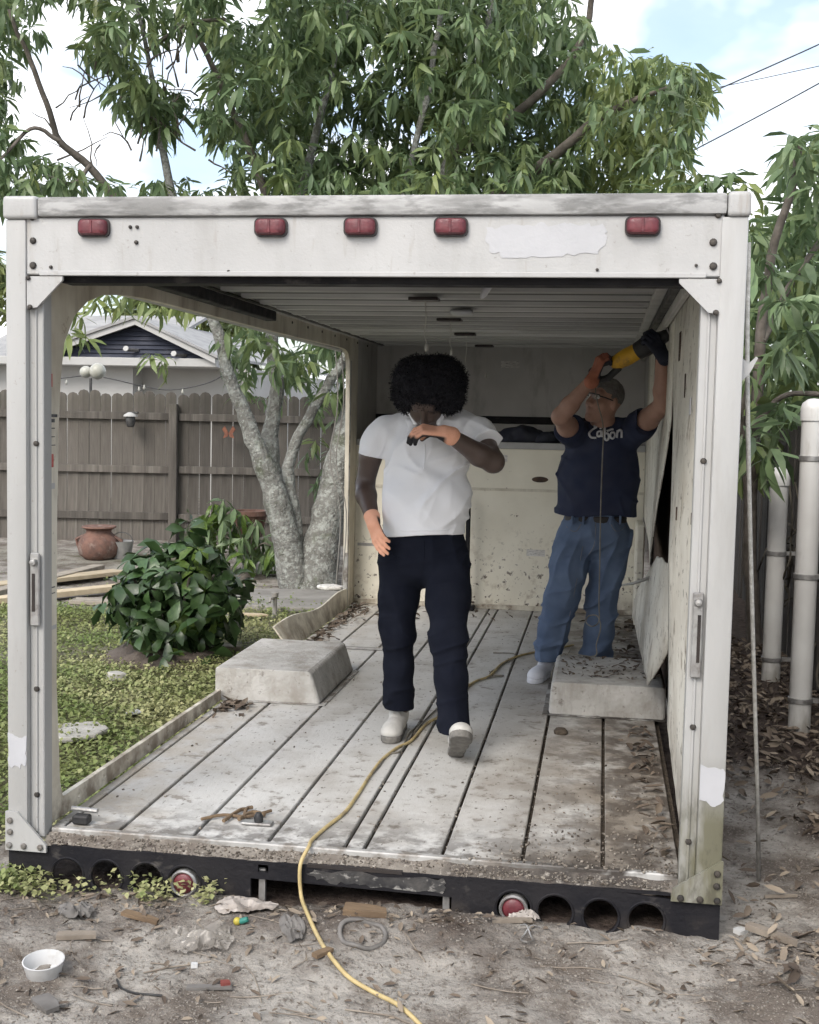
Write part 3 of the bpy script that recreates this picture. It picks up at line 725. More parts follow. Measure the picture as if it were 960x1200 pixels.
for px, py, w, h, mm in ((796, 406, 0.09, 0.12, 'torn_wood'), (766, 428, 0.11, 0.12, 'torn_wood'), (810, 476, 0.035, 0.06, 'white_primer'), (804, 452, 0.02, 0.09, 'torn_wood'), (799, 602, 0.02, 0.05, 'torn_wood'), (811, 608, 0.015, 0.04, 'torn_wood')):
    p = atx(px, py, 1.085); p2 = max(0.15, p[1])
    xx = (f1(p2, p[2]) if p2 < 1.9 else f2(p2, p[2]))-0.0065
    obj('panel_mark', MB().box(xx-0.004, xx, p2-w/2, p2+w/2, p[2]-h/2, p[2]+h/2, 0.001), mm, TB)
# bent bracket outside the right post
p = at(866, 435, 0.15)
obj('rope_hook', MB().prism([(1.2, 1.66), (1.225, 1.645), (1.245, 1.665), (1.25, 1.66), (1.225, 1.61), (1.2, 1.585)], [], lambda a, b: (a, 0.05, b), (0, 0.02, 0)), 'truck_white', TB)
# ------------------------------------------------------------------ materials of the yard
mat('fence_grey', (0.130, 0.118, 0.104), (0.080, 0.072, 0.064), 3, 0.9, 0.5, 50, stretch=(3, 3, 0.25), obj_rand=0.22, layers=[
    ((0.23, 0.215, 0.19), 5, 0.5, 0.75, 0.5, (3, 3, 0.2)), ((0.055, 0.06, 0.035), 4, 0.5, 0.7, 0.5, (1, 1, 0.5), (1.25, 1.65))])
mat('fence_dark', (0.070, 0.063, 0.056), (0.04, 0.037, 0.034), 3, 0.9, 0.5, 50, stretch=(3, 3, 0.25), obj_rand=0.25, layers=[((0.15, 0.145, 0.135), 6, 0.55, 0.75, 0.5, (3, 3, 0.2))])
mat('bark_lichen', (0.20, 0.20, 0.185), (0.115, 0.112, 0.10), 7, 0.95, 0.8, 30, bdist=0.03, layers=[
    ((0.33, 0.345, 0.32), 14, 0.48, 0.60, 0.8), ((0.34, 0.36, 0.335), 34, 0.55, 0.63, 0.75), ((0.07, 0.066, 0.056), 6, 0.52, 0.7, 0.6, (1, 1, 0.4)), ((0.06, 0.075, 0.03), 5, 0.55, 0.7, 0.5)])
mat('twig_bark', (0.16, 0.14, 0.12), (0.09, 0.078, 0.065), 12, 0.9, 0.3, 60)
mat('mango_leaf', (0.152, 0.222, 0.104), (0.106, 0.164, 0.078), 2.2, 0.45, 0.05, 60, trans=0.36, attr=('young', (0.30, 0.34, 0.10)), spec=0.5)
mat('mango_leaf_single', (0.172, 0.240, 0.114), (0.116, 0.174, 0.084), 2.2, 0.45, 0.05, 60, trans=0.36, obj_rand=0.4, spec=0.5)
mat('shrub_leaf', (0.050, 0.095, 0.030), (0.030, 0.062, 0.020), 6, 0.38, 0.1, 40, trans=0.15, obj_rand=0.45, spec=0.6)
mat('shrub_leaf_young', (0.13, 0.20, 0.045), (0.085, 0.145, 0.03), 6, 0.34, 0.1, 40, trans=0.25, obj_rand=0.2)
mat('far_leaf', (0.11, 0.15, 0.06), (0.07, 0.10, 0.04), 2, 0.6, 0.0, trans=0.25, attr=('young', (0.22, 0.25, 0.09)))
mat('weed_leaf', (0.165, 0.225, 0.070), (0.225, 0.25, 0.095), 1.3, 0.75, 0.0, trans=0.25, attr=('young', (0.46, 0.45, 0.24)))
mat('house_white', (0.44, 0.44, 0.43), (0.38, 0.38, 0.37), 1.2, 0.7)
mat('house_wall', (0.40, 0.395, 0.38), (0.34, 0.335, 0.32), 1.2, 0.8, layers=[((0.40, 0.39, 0.37), 2, 0.55, 0.75, 0.4)])
mat('gable_navy', (0.034, 0.040, 0.062), (0.028, 0.033, 0.052), 2, 0.7)
mat('roof_shingle', (0.33, 0.33, 0.325), (0.25, 0.25, 0.25), 3, 0.9, 0.4, 20, stretch=(1, 1, 4))
mat('terracotta', (0.19, 0.105, 0.08), (0.11, 0.066, 0.054), 10, 0.85, 0.3, 40, layers=[((0.34, 0.28, 0.24), 9, 0.55, 0.7, 0.5)])
mat('zinc_grey', (0.36, 0.36, 0.35), (0.24, 0.235, 0.23), 8, 0.6, metal=0.3)
mat('lumber_fresh', (0.52, 0.44, 0.31), (0.42, 0.345, 0.235), 4, 0.8, 0.3, 40, stretch=(0.3, 3, 3), obj_rand=0.15)
mat('lumber_old', (0.36, 0.32, 0.26), (0.25, 0.22, 0.185), 4, 0.85, 0.3, 40, stretch=(0.3, 3, 3))
mat('pvc_white', (0.60, 0.60, 0.58), (0.52, 0.515, 0.495), 3, 0.4, 0.05, 30, layers=[((0.25, 0.22, 0.18), 9, 0.56, 0.70, 0.55, (1, 1, 0.25)), ((0.20, 0.185, 0.15), 5, 0.42, 0.62, 0.7, (1, 1, 0.5), (0.45, 0.0))])
mat('globe_glass', (0.46, 0.46, 0.42), (0.38, 0.38, 0.33), 8, 0.35)
mat('lantern_dark', (0.04, 0.04, 0.04), (0.08, 0.08, 0.08), 20, 0.4)
mat('orange_paint', (0.26, 0.10, 0.055), (0.18, 0.07, 0.045), 20, 0.6)
mat('paver_stone', (0.42, 0.41, 0.38), (0.32, 0.31, 0.28), 8, 0.85, 0.4, 50)
mat('slab_worn', (0.27, 0.26, 0.24), (0.19, 0.18, 0.165), 3, 0.9, 0.4, 40)
mat('vine_dark', (0.05, 0.045, 0.035), (0.09, 0.08, 0.06), 12, 0.9)
mat('rope_white', (0.62, 0.61, 0.57), (0.45, 0.44, 0.40), 40, 0.8, 0.5, 120, layers=[((0.06, 0.055, 0.05), 3, 0.2, 0.45, 0.85, (1, 1, 1), (0.55, 0.15))])

# ------------------------------------------------------------------ leaf tools
def leaf_template(wr, droop, fold=0.10, peak=0.45):
    """unit leaf along +X; eight vertices, eight triangles"""
    def c(t): return np.array([t*(1-0.35*droop*t), 0, -droop*t*t*0.75])
    w1, w2 = wr*0.5*(0.85 if peak < 0.5 else 0.62), wr*0.5*(0.80 if peak < 0.5 else 1.0)
    V = [c(0)]
    for t, w in ((0.30, w1), (0.68, w2)):
        m = c(t)
        V += [m+np.array([0, w, fold*w*2]), m, m+np.array([0, -w, fold*w*2])]
    V.append(c(1.0))
    F3 = [(0, 1, 2), (0, 2, 3), (1, 4, 5), (1, 5, 2), (2, 5, 6), (2, 6, 3), (4, 7, 5), (5, 7, 6)]
    return np.array(V), np.array(F3)
MANGO_T = [leaf_template(0.215, d, 0.12) for d in (0.15, 0.4, 0.7, 0.95)]
SHRUB_T = [leaf_template(0.48, d, 0.14, 0.6) for d in (0.25, 0.55, 0.85)]
FACES8 = MANGO_T[0][1]
def leaf_frame(d, up=(0, 0, 1), roll=0.0):
    d = d/np.linalg.norm(d, axis=-1, keepdims=True)
    upv = np.broadcast_to(np.asarray(up, float), d.shape)
    y = np.cross(upv, d); y = y/(np.linalg.norm(y, axis=-1, keepdims=True)+1e-9)
    z = np.cross(d, y)
    r = np.asarray(roll)[..., None]
    y2 = y*np.cos(r)+z*np.sin(r); z2 = -y*np.sin(r)+z*np.cos(r)
    return d, y2, z2
def rosettes(C, rng, nleaf=(8, 13), length=(0.15, 0.26), el=(-65, 5), templates=4):
    """leaves of many rosettes: arrays origin, frame (n,3,3 columns), length, template, rosette index"""
    O, D, Ln, T, I = [], [], [], [], []
    for i, c in enumerate(C):
        n = rng.integers(*nleaf); ph = rng.random()*6.28
        s = rng.uniform(0.8, 1.15)
        tilt = rng.normal(0, 0.35, 2)
        for k in range(n):
            a = ph+k*2.399+rng.normal(0, 0.2)
            e = math.radians(rng.uniform(*el))
            d = np.array([math.cos(a)*math.cos(e), math.sin(a)*math.cos(e), math.sin(e)+0.3*(tilt[0]*math.cos(a)+tilt[1]*math.sin(a))])
            O.append(c+d*0.02+np.array([0, 0, -0.006*k])); D.append(d); Ln.append(s*rng.uniform(*length)); T.append(rng.integers(0, templates)); I.append(i)
    O = np.array(O); D = np.array(D); Ln = np.array(Ln); T = np.array(T); I = np.array(I)
    X, Y, Z = leaf_frame(D, roll=rng.normal(0, 0.5, len(D)))
    return O, np.stack([X, Y, Z], -1), Ln, T, I
def bake_leaves(O, R, Ln, T, temps):
    Vt = np.stack([t[0] for t in temps])[T]                    # n,8,3
    V = np.einsum('nij,nvj->nvi', R, Vt*Ln[:, None, None])+O[:, None, :]
    n = len(O)
    Fc = FACES8[None]+(np.arange(n)*8)[:, None, None]
    return V.reshape(-1, 3), Fc.reshape(-1, 3)
def leaf_meshes(temps, m, nm='leaf'):
    out = []
    for V, F3 in temps:
        me = bpy.data.meshes.new(nm); me.from_pydata(V.tolist(), [], F3.tolist()); me.update(); me.shade_smooth(); me.materials.append(MATS[m]); out.append(me)
    return out
def place_leaves(parent, meshes, O, R, Ln, T, sel):
    base = np.array(world_loc(parent))
    for i in sel:
        o = bpy.data.objects.new('leaf', meshes[T[i]]); COL.objects.link(o); o.parent = parent
        M = Matrix.Identity(4)
        for a in range(3):
            for b in range(3): M[a][b] = R[i][a][b]*Ln[i]
            M[a][3] = O[i][a]-base[a]
        o.matrix_local = M
def stem(px_path, Y0, Y1, scale, n=8, sub=5, jit=0.012):
    """tube following picture points between two depths"""
    k = len(px_path); P = []; Rr = []
    for i, (x, y, r) in enumerate(px_path):
        Yv = Y0+(Y1-Y0)*i/(k-1); P.append(at(x, y, Yv)); Rr.append(r/scale)
    Ps = smooth_path(P, sub); Rs = np.interp(np.linspace(0, k-1, len(Ps)), range(k), Rr)
    Ps = [p+np.array([jit*float(vnoise(i*0.7, 3.1, k)), jit*float(vnoise(i*0.7, 9.1, k)), 0]) for i, p in enumerate(Ps)]
    return Ps, Rs

# ------------------------------------------------------------------ plank fence across the back of the yard
FA, FB = np.array([-9.6, 10.0]), np.array([3.2, 12.0])
fl = np.linalg.norm(FB-FA); fd = (FB-FA)/fl; fn = np.array([-fd[1], fd[0]])
fence = empty('plank_fence', (FA[0], FA[1], -0.18), 'tall weathered grey dog-eared plank fence across the back of the yard', 'fence')
fence.rotation_euler = (0, 0, math.atan2(fd[1], fd[0]))
def fobj(name, mb, m, loc=(0, 0, 0)):
    me = bpy.data.meshes.new(name); me.from_pydata(mb.v, [], mb.f); me.update(); fixn(me)
    return link_mesh(name, me, m, fence, loc)
pw, ph_ = 0.132, 1.86
ear = [(0, 0), (pw, 0), (pw, ph_-0.045), (pw-0.025, ph_-0.012), (pw*0.5, ph_), (0.025, ph_-0.012), (0, ph_-0.045)]
pk_mesh = None
k = 0; u = 0.0
while u < fl:
    if pk_mesh is None:
        o = fobj('picket', MB().prism(ear, [], lambda a, b: (a, 0.0, b), (0, 0.018, 0)), 'fence_grey', (u, 0, 0)); pk_mesh = o.data
    else:
        o = link_mesh('picket', pk_mesh, None, fence, (u, random.uniform(-0.004, 0.004), random.uniform(-0.025, 0.02)))
    o.rotation_euler = (0, random.uniform(-0.006, 0.006), 0)
    u += pw+random.choice((0.002, 0.003, 0.004, 0.006, 0.011)); k += 1
post_mesh = rail_mesh = None
for i in range(6):
    u = 0.35+2.42*i
    for z in (0.32, 0.90, 1.56):
        if rail_mesh is None:
            o = fobj('rail', MB().box(0, 2.30, -0.045, -0.008, -0.045, 0.045, 0.004), 'fence_grey', (u+0.06, 0, z)); rail_mesh = o.data
        else: link_mesh('rail', rail_mesh, None, fence, (u+0.06, random.uniform(-0.004, 0), z+random.uniform(-0.01, 0.01)))
    if post_mesh is None:
        o = fobj('fence_post', MB().box(-0.05, 0.05, -0.115, -0.0075, 0, 1.72, 0.006), 'fence_grey', (u, 0, 0)); post_mesh = o.data
    else: link_mesh('fence_post', post_mesh, None, fence, (u, 0, 0))
# small lantern and butterfly on the fence
p = at(153, 490, 10.52)
ln = empty('fence_lantern', (p[0], p[1], p[2]-0.1), 'small dark lantern with a white cap hung on the fence post', 'lantern')
obj('cap', MB().lathe([(0.085, 0.0), (0.08, 0.02), (0.03, 0.05), (0.0, 0.055)], (p[0], p[1], p[2]+0.02), 14), 'house_white', ln, 50)
obj('lamp_body', MB().lathe([(0.03, -0.11), (0.05, -0.09), (0.06, 0.0), (0.05, 0.02)], p, 12), 'lantern_dark', ln, 50)
obj('bracket', MB().box(p[0]-0.01, p[0]+0.10, p[1]-0.02, p[1]+0.02, p[2]+0.055, p[2]+0.08, 0.004), 'lantern_dark', ln)
p = at(268, 506, 10.72)
bt = empty('wall_ornament', (p[0], p[1], p[2]), 'small orange butterfly ornament fixed to the plank fence', 'ornament')
for s in (-1, 1):
    obj('wing', MB().prism([(0, -0.02), (s*0.05, 0.07), (s*0.085, 0.03), (s*0.05, -0.02), (s*0.07, -0.08), (s*0.015, -0.06)], [], lambda a, b: (p[0]+a, p[1], p[2]+b), (0, 0.012, 0)), 'orange_paint', bt)
# globe lamp on a pole behind the fence
p = at(108, 436, 11.2)
gl = empty('globe_lamp', (p[0], 11.2, -0.15), 'pair of white globe lamps on a thin pole behind the fence', 'lamp')
obj('pole', MB().tube([(p[0]-0.02, 11.2, -0.15), (p[0]-0.02, 11.2, p[2]-0.08)], 0.02, 8), 'lantern_dark', gl)
for dx, dz, r in ((-0.085, -0.0, 0.078), (0.075, 0.01, 0.105)):
    obj('globe', MB().lathe([(r*math.sin(a), -r*math.cos(a)) for a in np.linspace(0.02, math.pi-0.02, 11)], (p[0]+dx, 11.2, p[2]+dz), 16), 'globe_glass', gl, 180)
# string of bulbs along the house
sl_ = empty('string_lights', tuple(at(150, 447, 11.6)), 'sagging wire with small bulbs strung behind the fence', 'string lights')
wp = [at(40, 446, 11.5), at(75, 443, 11.5), at(105, 440, 11.6), at(135, 445, 11.6), at(165, 452, 11.7), at(200, 457, 11.7), at(240, 450, 11.8), at(262, 440, 11.8)]
obj('wire', MB().tube(smooth_path(wp, 4), 0.007, 5), 'lantern_dark', sl_)
for q in ((68, 447), (78, 448), (163, 456), (169, 454), (214, 459)):
    p = at(q[0], q[1], 11.6)
    obj('bulb', MB().lathe([(0.006, 0.035), (0.010, 0.02), (0.019, -0.008), (0.013, -0.028), (0.0, -0.032)], p, 8), 'globe_glass', sl_, 60)

# ------------------------------------------------------------------ neighbour's house beyond the fence
HY = 17.0
gl_, gr_, ga_ = at(58, 414, HY), at(240, 424, HY), at(163, 380, HY)
ez = float((gl_[2]+gr_[2])/2); apx = float(ga_[2])
house = empty('neighbour_house', (ga_[0], HY, -0.15), 'white neighbouring house with a navy gable beyond the fence', 'house')
def hbox(name, x0, x1, y0, y1, z0, z1, m, par=None, bev=0.0): return obj(name, MB().box(x0, x1, y0, y1, z0, z1, bev), m, par or house)
xm = at(147, 440, HY)[0]
hbox('wall', gl_[0]-1.6, xm, HY+0.35, HY+9, -0.3, ez-0.14, 'house_white')
hbox('wall', xm, gr_[0]+0.6, HY+0.8, HY+9, -0.3, ez-0.14, 'house_wall')
hbox('fascia', gl_[0]-1.6, gr_[0]+0.25, HY-0.12, HY+0.02, ez-0.15, ez-0.005, 'house_white', None, 0.01)
hbox('soffit', gl_[0]-1.6, gr_[0]+0.25, HY+0.02, HY+0.9, ez-0.15, ez-0.11, 'house_white')
nb = 7
def lim(z):
    t = (z-ez)/(apx-ez); return gl_[0]+(ga_[0]-gl_[0])*t, gr_[0]-(gr_[0]-ga_[0])*t
for i in range(nb):                                               # lap siding boards of the gable
    z0 = ez+(apx-0.05-ez)*i/nb; z1 = ez+(apx-0.05-ez)*(i+1)/nb-0.004
    a0, b0 = lim(z0); a1, b1 = lim(z1)
    V = [(a0, HY+0.00, z0), (b0, HY+0.00, z0), (b1, HY+0.03, z1), (a1, HY+0.03, z1), (a0, HY+0.10, z0), (b0, HY+0.10, z0), (b1, HY+0.10, z1), (a1, HY+0.10, z1)]
    obj('siding_board', MB().add(V, [(0, 1, 2, 3), (4, 7, 6, 5), (0, 4, 5, 1), (1, 5, 6, 2), (2, 6, 7, 3), (3, 7, 4, 0)]), 'gable_navy', house)
def slab(name, x0, z0, x1, z1, y0, y1, th, m):
    V = [(x0, y0, z0), (x1, y0, z1), (x1, y0, z1+th), (x0, y0, z0+th), (x0, y1, z0), (x1, y1, z1), (x1, y1, z1+th), (x0, y1, z0+th)]
    obj(name, MB().add(V, [(0, 1, 2, 3), (4, 7, 6, 5), (0, 4, 5, 1), (1, 5, 6, 2), (2, 6, 7, 3), (3, 7, 4, 0)]), m, house)
slab('bargeboard', gl_[0]-0.25, ez-0.07, ga_[0], apx-0.02, HY-0.20, HY-0.14, 0.10, 'house_white'); slab('bargeboard', gr_[0]+0.25, ez-0.09, ga_[0], apx-0.02, HY-0.20, HY-0.14, 0.10, 'house_white')
slab('roof', gl_[0]-0.3, ez+0.02, ga_[0], apx+0.085, HY-0.24, HY+9, 0.05, 'roof_shingle'); slab('roof', gr_[0]+0.3, ez+0.0, ga_[0], apx+0.085, HY-0.24, HY+9, 0.05, 'roof_shingle')
mr_ = at(60, 372, HY+3.5)
V = [(gl_[0]-1.8, HY+0.3, ez-0.02), (ga_[0]-0.2, HY+0.3, ez-0.02), (ga_[0]+0.1, HY+3.5, mr_[2]+0.05), (gl_[0]-1.8, HY+3.5, mr_[2]+0.05)]
obj('roof', MB().add(V+[(v[0], v[1], v[2]-0.06) for v in V], [(0, 1, 2, 3), (4, 7, 6, 5), (0, 4, 5, 1), (1, 5, 6, 2), (2, 6, 7, 3), (3, 7, 4, 0)]), 'roof_shingle', house)
for q in ((149, 410), (205, 416)):
    p = at(q[0], q[1], HY-0.12)
    fl_ = obj('flood_light', MB().lathe([(0.015, 0.0), (0.04, 0.03), (0.05, 0.07), (0.0, 0.075)], p, 12, Matrix.Rotation(math.radians(70), 3, 'X')), 'house_white', house, 50)
    obj('lamp_arm', MB().tube([p+np.array([0.16, 0.12, 0]), p], 0.03, 6), 'lantern_dark', fl_)

# ------------------------------------------------------------------ the big mango tree
rng = np.random.default_rng(21)
tb = atz(352, 690, -0.18)
TYB = tb[1]
tree = empty('mango_tree', (tb[0], tb[1], -0.2), 'large mango tree with several lichen-grey stems behind the truck box', 'tree')
SCL = FPX/((at(350, 600, TYB)-CAM)@CF)
stems = {
 'A': [(352, 700, 27), (338, 645, 22), (324, 585, 19), (304, 532, 13), (288, 490, 11), (269, 440, 9), (255, 390, 8), (225, 300, 7), (196, 205, 6), (186, 140, 4.5), (172, 60, 3.2), (150, -30, 2.5)],
 'B': [(345, 680, 18), (333, 615, 17), (318, 545, 13), (318, 500, 11.5), (325, 450, 10.5), (318, 395, 9.5), (335, 300, 8), (365, 180, 6), (395, 60, 4), (420, -60, 3)],
 'D': [(352, 670, 13), (344, 600, 10), (338, 548, 8.5), (356, 500, 7.5), (384, 452, 7), (404, 418, 7), (440, 330, 6), (480, 200, 5), (510, 60, 4), (520, -60, 3)],
 'C': [(372, 702, 34), (374, 655, 29), (386, 600, 24), (399, 540, 21), (411, 490, 18), (430, 420, 15), (480, 300, 12), (530, 180, 9), (565, 60, 6), (590, -80, 4)],
 'E': [(480, 300, 9), (560, 240, 7), (640, 190, 6), (700, 140, 4.5), (760, 110, 3), (800, 100, 2)],
 'F': [(530, 180, 6), (620, 120, 5), (680, 50, 4), (700, -30, 3)],
 'G': [(225, 300, 5.5), (150, 245, 5), (105, 195, 4.5), (70, 165, 3.8), (55, 120, 3.2), (30, 60, 2.6), (10, 10, 2)],
 'H': [(335, 300, 6), (290, 170, 4.5), (250, 80, 3.5), (215, 10, 2.5)],
 'I': [(172, 60, 2.6), (215, 30, 2.3), (262, 22, 2)], 'J': [(70, 165, 2.6), (40, 150, 2.2), (15, 170, 1.8), (-10, 200, 1.4)],
 'K': [(105, 195, 2.6), (85, 215, 2.2), (50, 205, 1.8)]}
dep = {'A': (TYB, TYB-0.3), 'B': (TYB+0.15, TYB+0.7), 'C': (TYB, TYB+1.0), 'D': (TYB+0.05, TYB+0.4), 'E': (TYB+0.5, TYB-0.6), 'F': (TYB+0.6, TYB), 'G': (TYB-0.15, TYB-1.3), 'H': (TYB+0.4, TYB-0.2), 'I': (TYB-0.3, TYB-0.6), 'J': (TYB-0.9, TYB-1.3), 'K': (TYB-0.7, TYB-1.2)}
trunks = {'A', 'B', 'C', 'D'}
for kx, pth in stems.items():
    Ps, Rs = stem(pth, dep[kx][0], dep[kx][1], SCL)
    Rs = np.asarray(Rs)*(0.82 if kx in trunks else 1.0)
    if kx in trunks: Rs = Rs*(1+0.08*np.array([float(vnoise(i*0.9, ord(kx), 2.0)) for i in range(len(Rs))]))
    obj('trunk' if kx in trunks else 'limb', MB().tube(Ps, Rs, 14 if kx in trunks else 7), 'bark_lichen' if kx in trunks else 'twig_bark', tree, 60)
# bare twigs against the sky on the left
tw = MB()
for i in range(42):
    x, y = rng.uniform(60, 250), rng.uniform(70, 215)
    L = rng.uniform(25, 70); a = rng.uniform(-2.6, -0.5) if rng.random() < 0.8 else rng.uniform(0, 3)
    P = [at(x, y, TYB-0.4)]
    for k in range(4):
        a += rng.normal(0, 0.35); x += L/4*math.cos(a); y += L/4*math.sin(a); P.append(at(x, y, TYB-0.4+rng.normal(0, 0.08)))
    tw.tube(P, [0.010, 0.008, 0.006, 0.005, 0.003], 4, False)
o = obj('twigs', tw, 'twig_bark', tree); o['kind'] = 'stuff'
def inpoly(x, y, poly):
    c = False; j = len(poly)-1
    for i in range(len(poly)):
        if ((poly[i][1] > y) != (poly[j][1] > y)) and (x < (poly[j][0]-poly[i][0])*(y-poly[i][1])/(poly[j][1]-poly[i][1])+poly[i][0]): c = not c
        j = i
    return c
def scatter(poly, n, Y0, Y1, thin=None):
    xs_ = [q[0] for q in poly]; ys_ = [q[1] for q in poly]; out = []
    while len(out) < n:
        x, y = rng.uniform(min(xs_), max(xs_)), rng.uniform(min(ys_), max(ys_))
        if not inpoly(x, y, poly): continue
        if thin is not None and float(fbm(x/70.0, y/70.0, thin, 2)) < rng.uniform(-0.9, 0.15): continue
        out.append(at(x, y, rng.uniform(Y0, Y1)))
    return out
crown = [(255, 260), (262, 175), (235, 120), (255, 60), (230, 0), (200, -120), (420, -220), (640, -180), (655, -20), (690, 20), (725, 55), (800, 62), (838, 90), (822, 140), (800, 185), (830, 205), (845, 245), (700, 260), (500, 262)]
Cn = scatter(crown, 1600, TYB-1.0, TYB+1.9, 3.0)
Cn += scatter([(270, 265), (275, 160), (300, 60), (420, -60), (600, -40), (700, 60), (720, 150), (740, 262)], 1300, TYB+0.8, TYB+2.6)
Cn += scatter([(-40, -80), (260, -80), (250, 30), (180, 45), (120, 60), (60, 40), (45, 70), (30, 110), (-40, 120)], 280, TYB-1.3, TYB+0.5, 7.0)
Cn += scatter([(85, 45), (160, 60), (215, 95), (180, 120), (120, 90)], 40, TYB-0.8, TYB+0.2)
Cn += scatter([(-30, 110), (15, 120), (30, 160), (5, 215), (-30, 225)], 36, TYB-1.3, TYB-0.3)
Cn += scatter([(0, 170), (50, 180), (140, 205), (140, 228), (0, 228)], 46, TYB-1.3, TYB-0.2)
Cn += scatter([(170, 205), (260, 195), (255, 235), (150, 235)], 16, TYB-0.6, TYB+0.6)
Cn += scatter([(120, 95), (215, 105), (205, 150), (150, 135)], 30, TYB-0.6, TYB+0.2)
# leaves hanging low, seen through the cut-out side
Cn += scatter([(300, 380), (420, 380), (420, 470), (330, 440)], 46, TYB-0.3, TYB+1.6)
Cn += scatter([(355, 460), (425, 450), (425, 600), (365, 590)], 34, TYB+0.3, TYB+1.8)
Cn += scatter([(240, 370), (320, 370), (300, 420), (250, 420)], 12, TYB-0.2, TYB+0.8)
Cn += scatter([(255, 400), (310, 400), (330, 470), (290, 460)], 12, TYB+0.6, TYB+1.8)
Cn += [at(x, y, TYB-0.8) for x, y in ((88, 352), (96, 368), (80, 384), (112, 345), (100, 392), (128, 340), (150, 335), (170, 345), (186, 352), (178, 412), (192, 420), (205, 350), (222, 352), (236, 345), (60, 350), (140, 350))]
Cn = np.array(Cn)
O, R_, Ln, T, I = rosettes(Cn, rng, (7, 15), (0.10, 0.275), (-78, 12))
young = np.clip(rng.normal(0.10, 0.16, len(Cn)), 0, 0.8)
px_, py_, w_ = proj(Cn[0])[0], 0, 0
pj = np.array([proj(c) for c in Cn])
young += np.where((pj[:, 0] > 690) & (pj[:, 1] > 20), 0.30, 0.0)+np.where((pj[:, 1] > 330) & (pj[:, 0] < 240), 0.3, 0)
young = np.clip(young, 0, 0.95)
pl_ = (O-CAM)@CF; plx = 480+FPX*((O-CAM)@CR)/pl_; ply = 600-FPX*((O-CAM)@CU)/pl_
vis = ((plx > 0) & (plx < 960) & (ply > 0) & (ply < 215)) | ((plx > 75) & (plx < 405) & (ply > 345) & (ply < 480) & (pl_ < 12.0))
order = np.argsort(np.where(vis, pl_-2.5*(Ln-0.2), 1e9))[:300]
mm_ = leaf_meshes(MANGO_T, 'mango_leaf_single')
place_leaves(tree, mm_, O, R_, Ln, T, order)
rest = np.setdiff1d(np.arange(len(O)), order)
V, Fc = bake_leaves(O[rest], R_[rest], Ln[rest], T[rest], MANGO_T)
base = np.array(tree.location)
o = np_mesh('crown', V-base, Fc, 'mango_leaf', tree, attrs={'young': np.repeat(young[I[rest]]*rng.uniform(0.6, 1.3, len(rest)), 8)}); o['kind'] = 'stuff'
# thin vines hanging by the trunk
vn = MB()
for x0 in (396, 403):
    vn.tube(smooth_path([at(x0-4, 395, TYB-2.2), at(x0, 470, TYB-2.2), at(x0-9, 540, TYB-2.2), at(x0+3, 600, TYB-2.2), at(x0-2, 685, TYB-2.2)], 5), 0.0045, 5)
o = obj('hanging_vine', vn, 'slab_worn', tree)

# ------------------------------------------------------------------ foliage and white pipes along the right side
rt = empty('side_tree', (2.55, 5.2, -0.2), 'broad-leaved young mango tree growing over the dark fence on the right', 'tree')
for pth, Ya, Yb in (([(884, 760, 9), (880, 640, 8), (885, 500, 7), (892, 400, 6), (905, 300, 5), (930, 210, 4), (938, 170, 3)], 5.4, 4.6), ([(880, 640, 6), (872, 520, 5), (866, 420, 4)], 5.3, 4.9), ([(892, 400, 5), (930, 330, 4), (975, 260, 3)], 5.0, 5.6), ([(885, 500, 4), (915, 465, 3), (960, 462, 3), (990, 470, 2)], 4.9, 4.6)):
    Ps, Rs = stem(pth, Ya, Yb, 160.0)
    obj('trunk' if pth[0][2] == 9 else 'limb', MB().tube(Ps, Rs, 8), 'twig_bark', rt, 60)
C2 = scatter([(866, 260), (880, 225), (925, 240), (915, 150), (1010, 150), (1010, 480), (960, 470), (930, 470), (905, 560), (868, 560), (862, 400)], 150, 4.3, 6.6)
C2 += scatter([(880, 240), (1010, 220), (1010, 470), (870, 560)], 190, 6.0, 8.5)
C2 += [at(x, y, 3.7) for x, y in ((905, 318), (882, 300), (925, 345), (945, 300), (902, 525), (872, 500), (915, 400), (950, 385))]
C2 += [at(x, y, 4.4) for x, y in ((930, 165), (948, 172), (938, 190), (955, 215))]
C2 += [at(x, y, 6.4) for x, y in ((790, 205), (815, 212), (840, 205), (770, 218), (858, 200), (875, 212), (740, 222))]
C2 = np.array(C2)
O2, R2, Ln2, T2, I2 = rosettes(C2, rng, (8, 13), (0.17, 0.30), (-60, 20))
ok = O2[:, 0] > 1.33
ok |= O2[:, 2] > 2.3
O2, R2, Ln2, T2, I2 = O2[ok], R2[ok], Ln2[ok], T2[ok], I2[ok]
d2 = (O2-CAM)@CF
order = np.argsort(d2)[:280]
place_leaves(rt, mm_, O2, R2, Ln2, T2, order)
rest = np.setdiff1d(np.arange(len(O2)), order)
V, Fc = bake_leaves(O2[rest], R2[rest], Ln2[rest], T2[rest], MANGO_T)
yg = np.clip(rng.normal(0.12, 0.2, len(C2)), 0, 0.8)
o = np_mesh('crown', V-np.array(rt.location), Fc, 'mango_leaf', rt, attrs={'young': np.repeat(yg[I2[rest]], 8)}); o['kind'] = 'stuff'
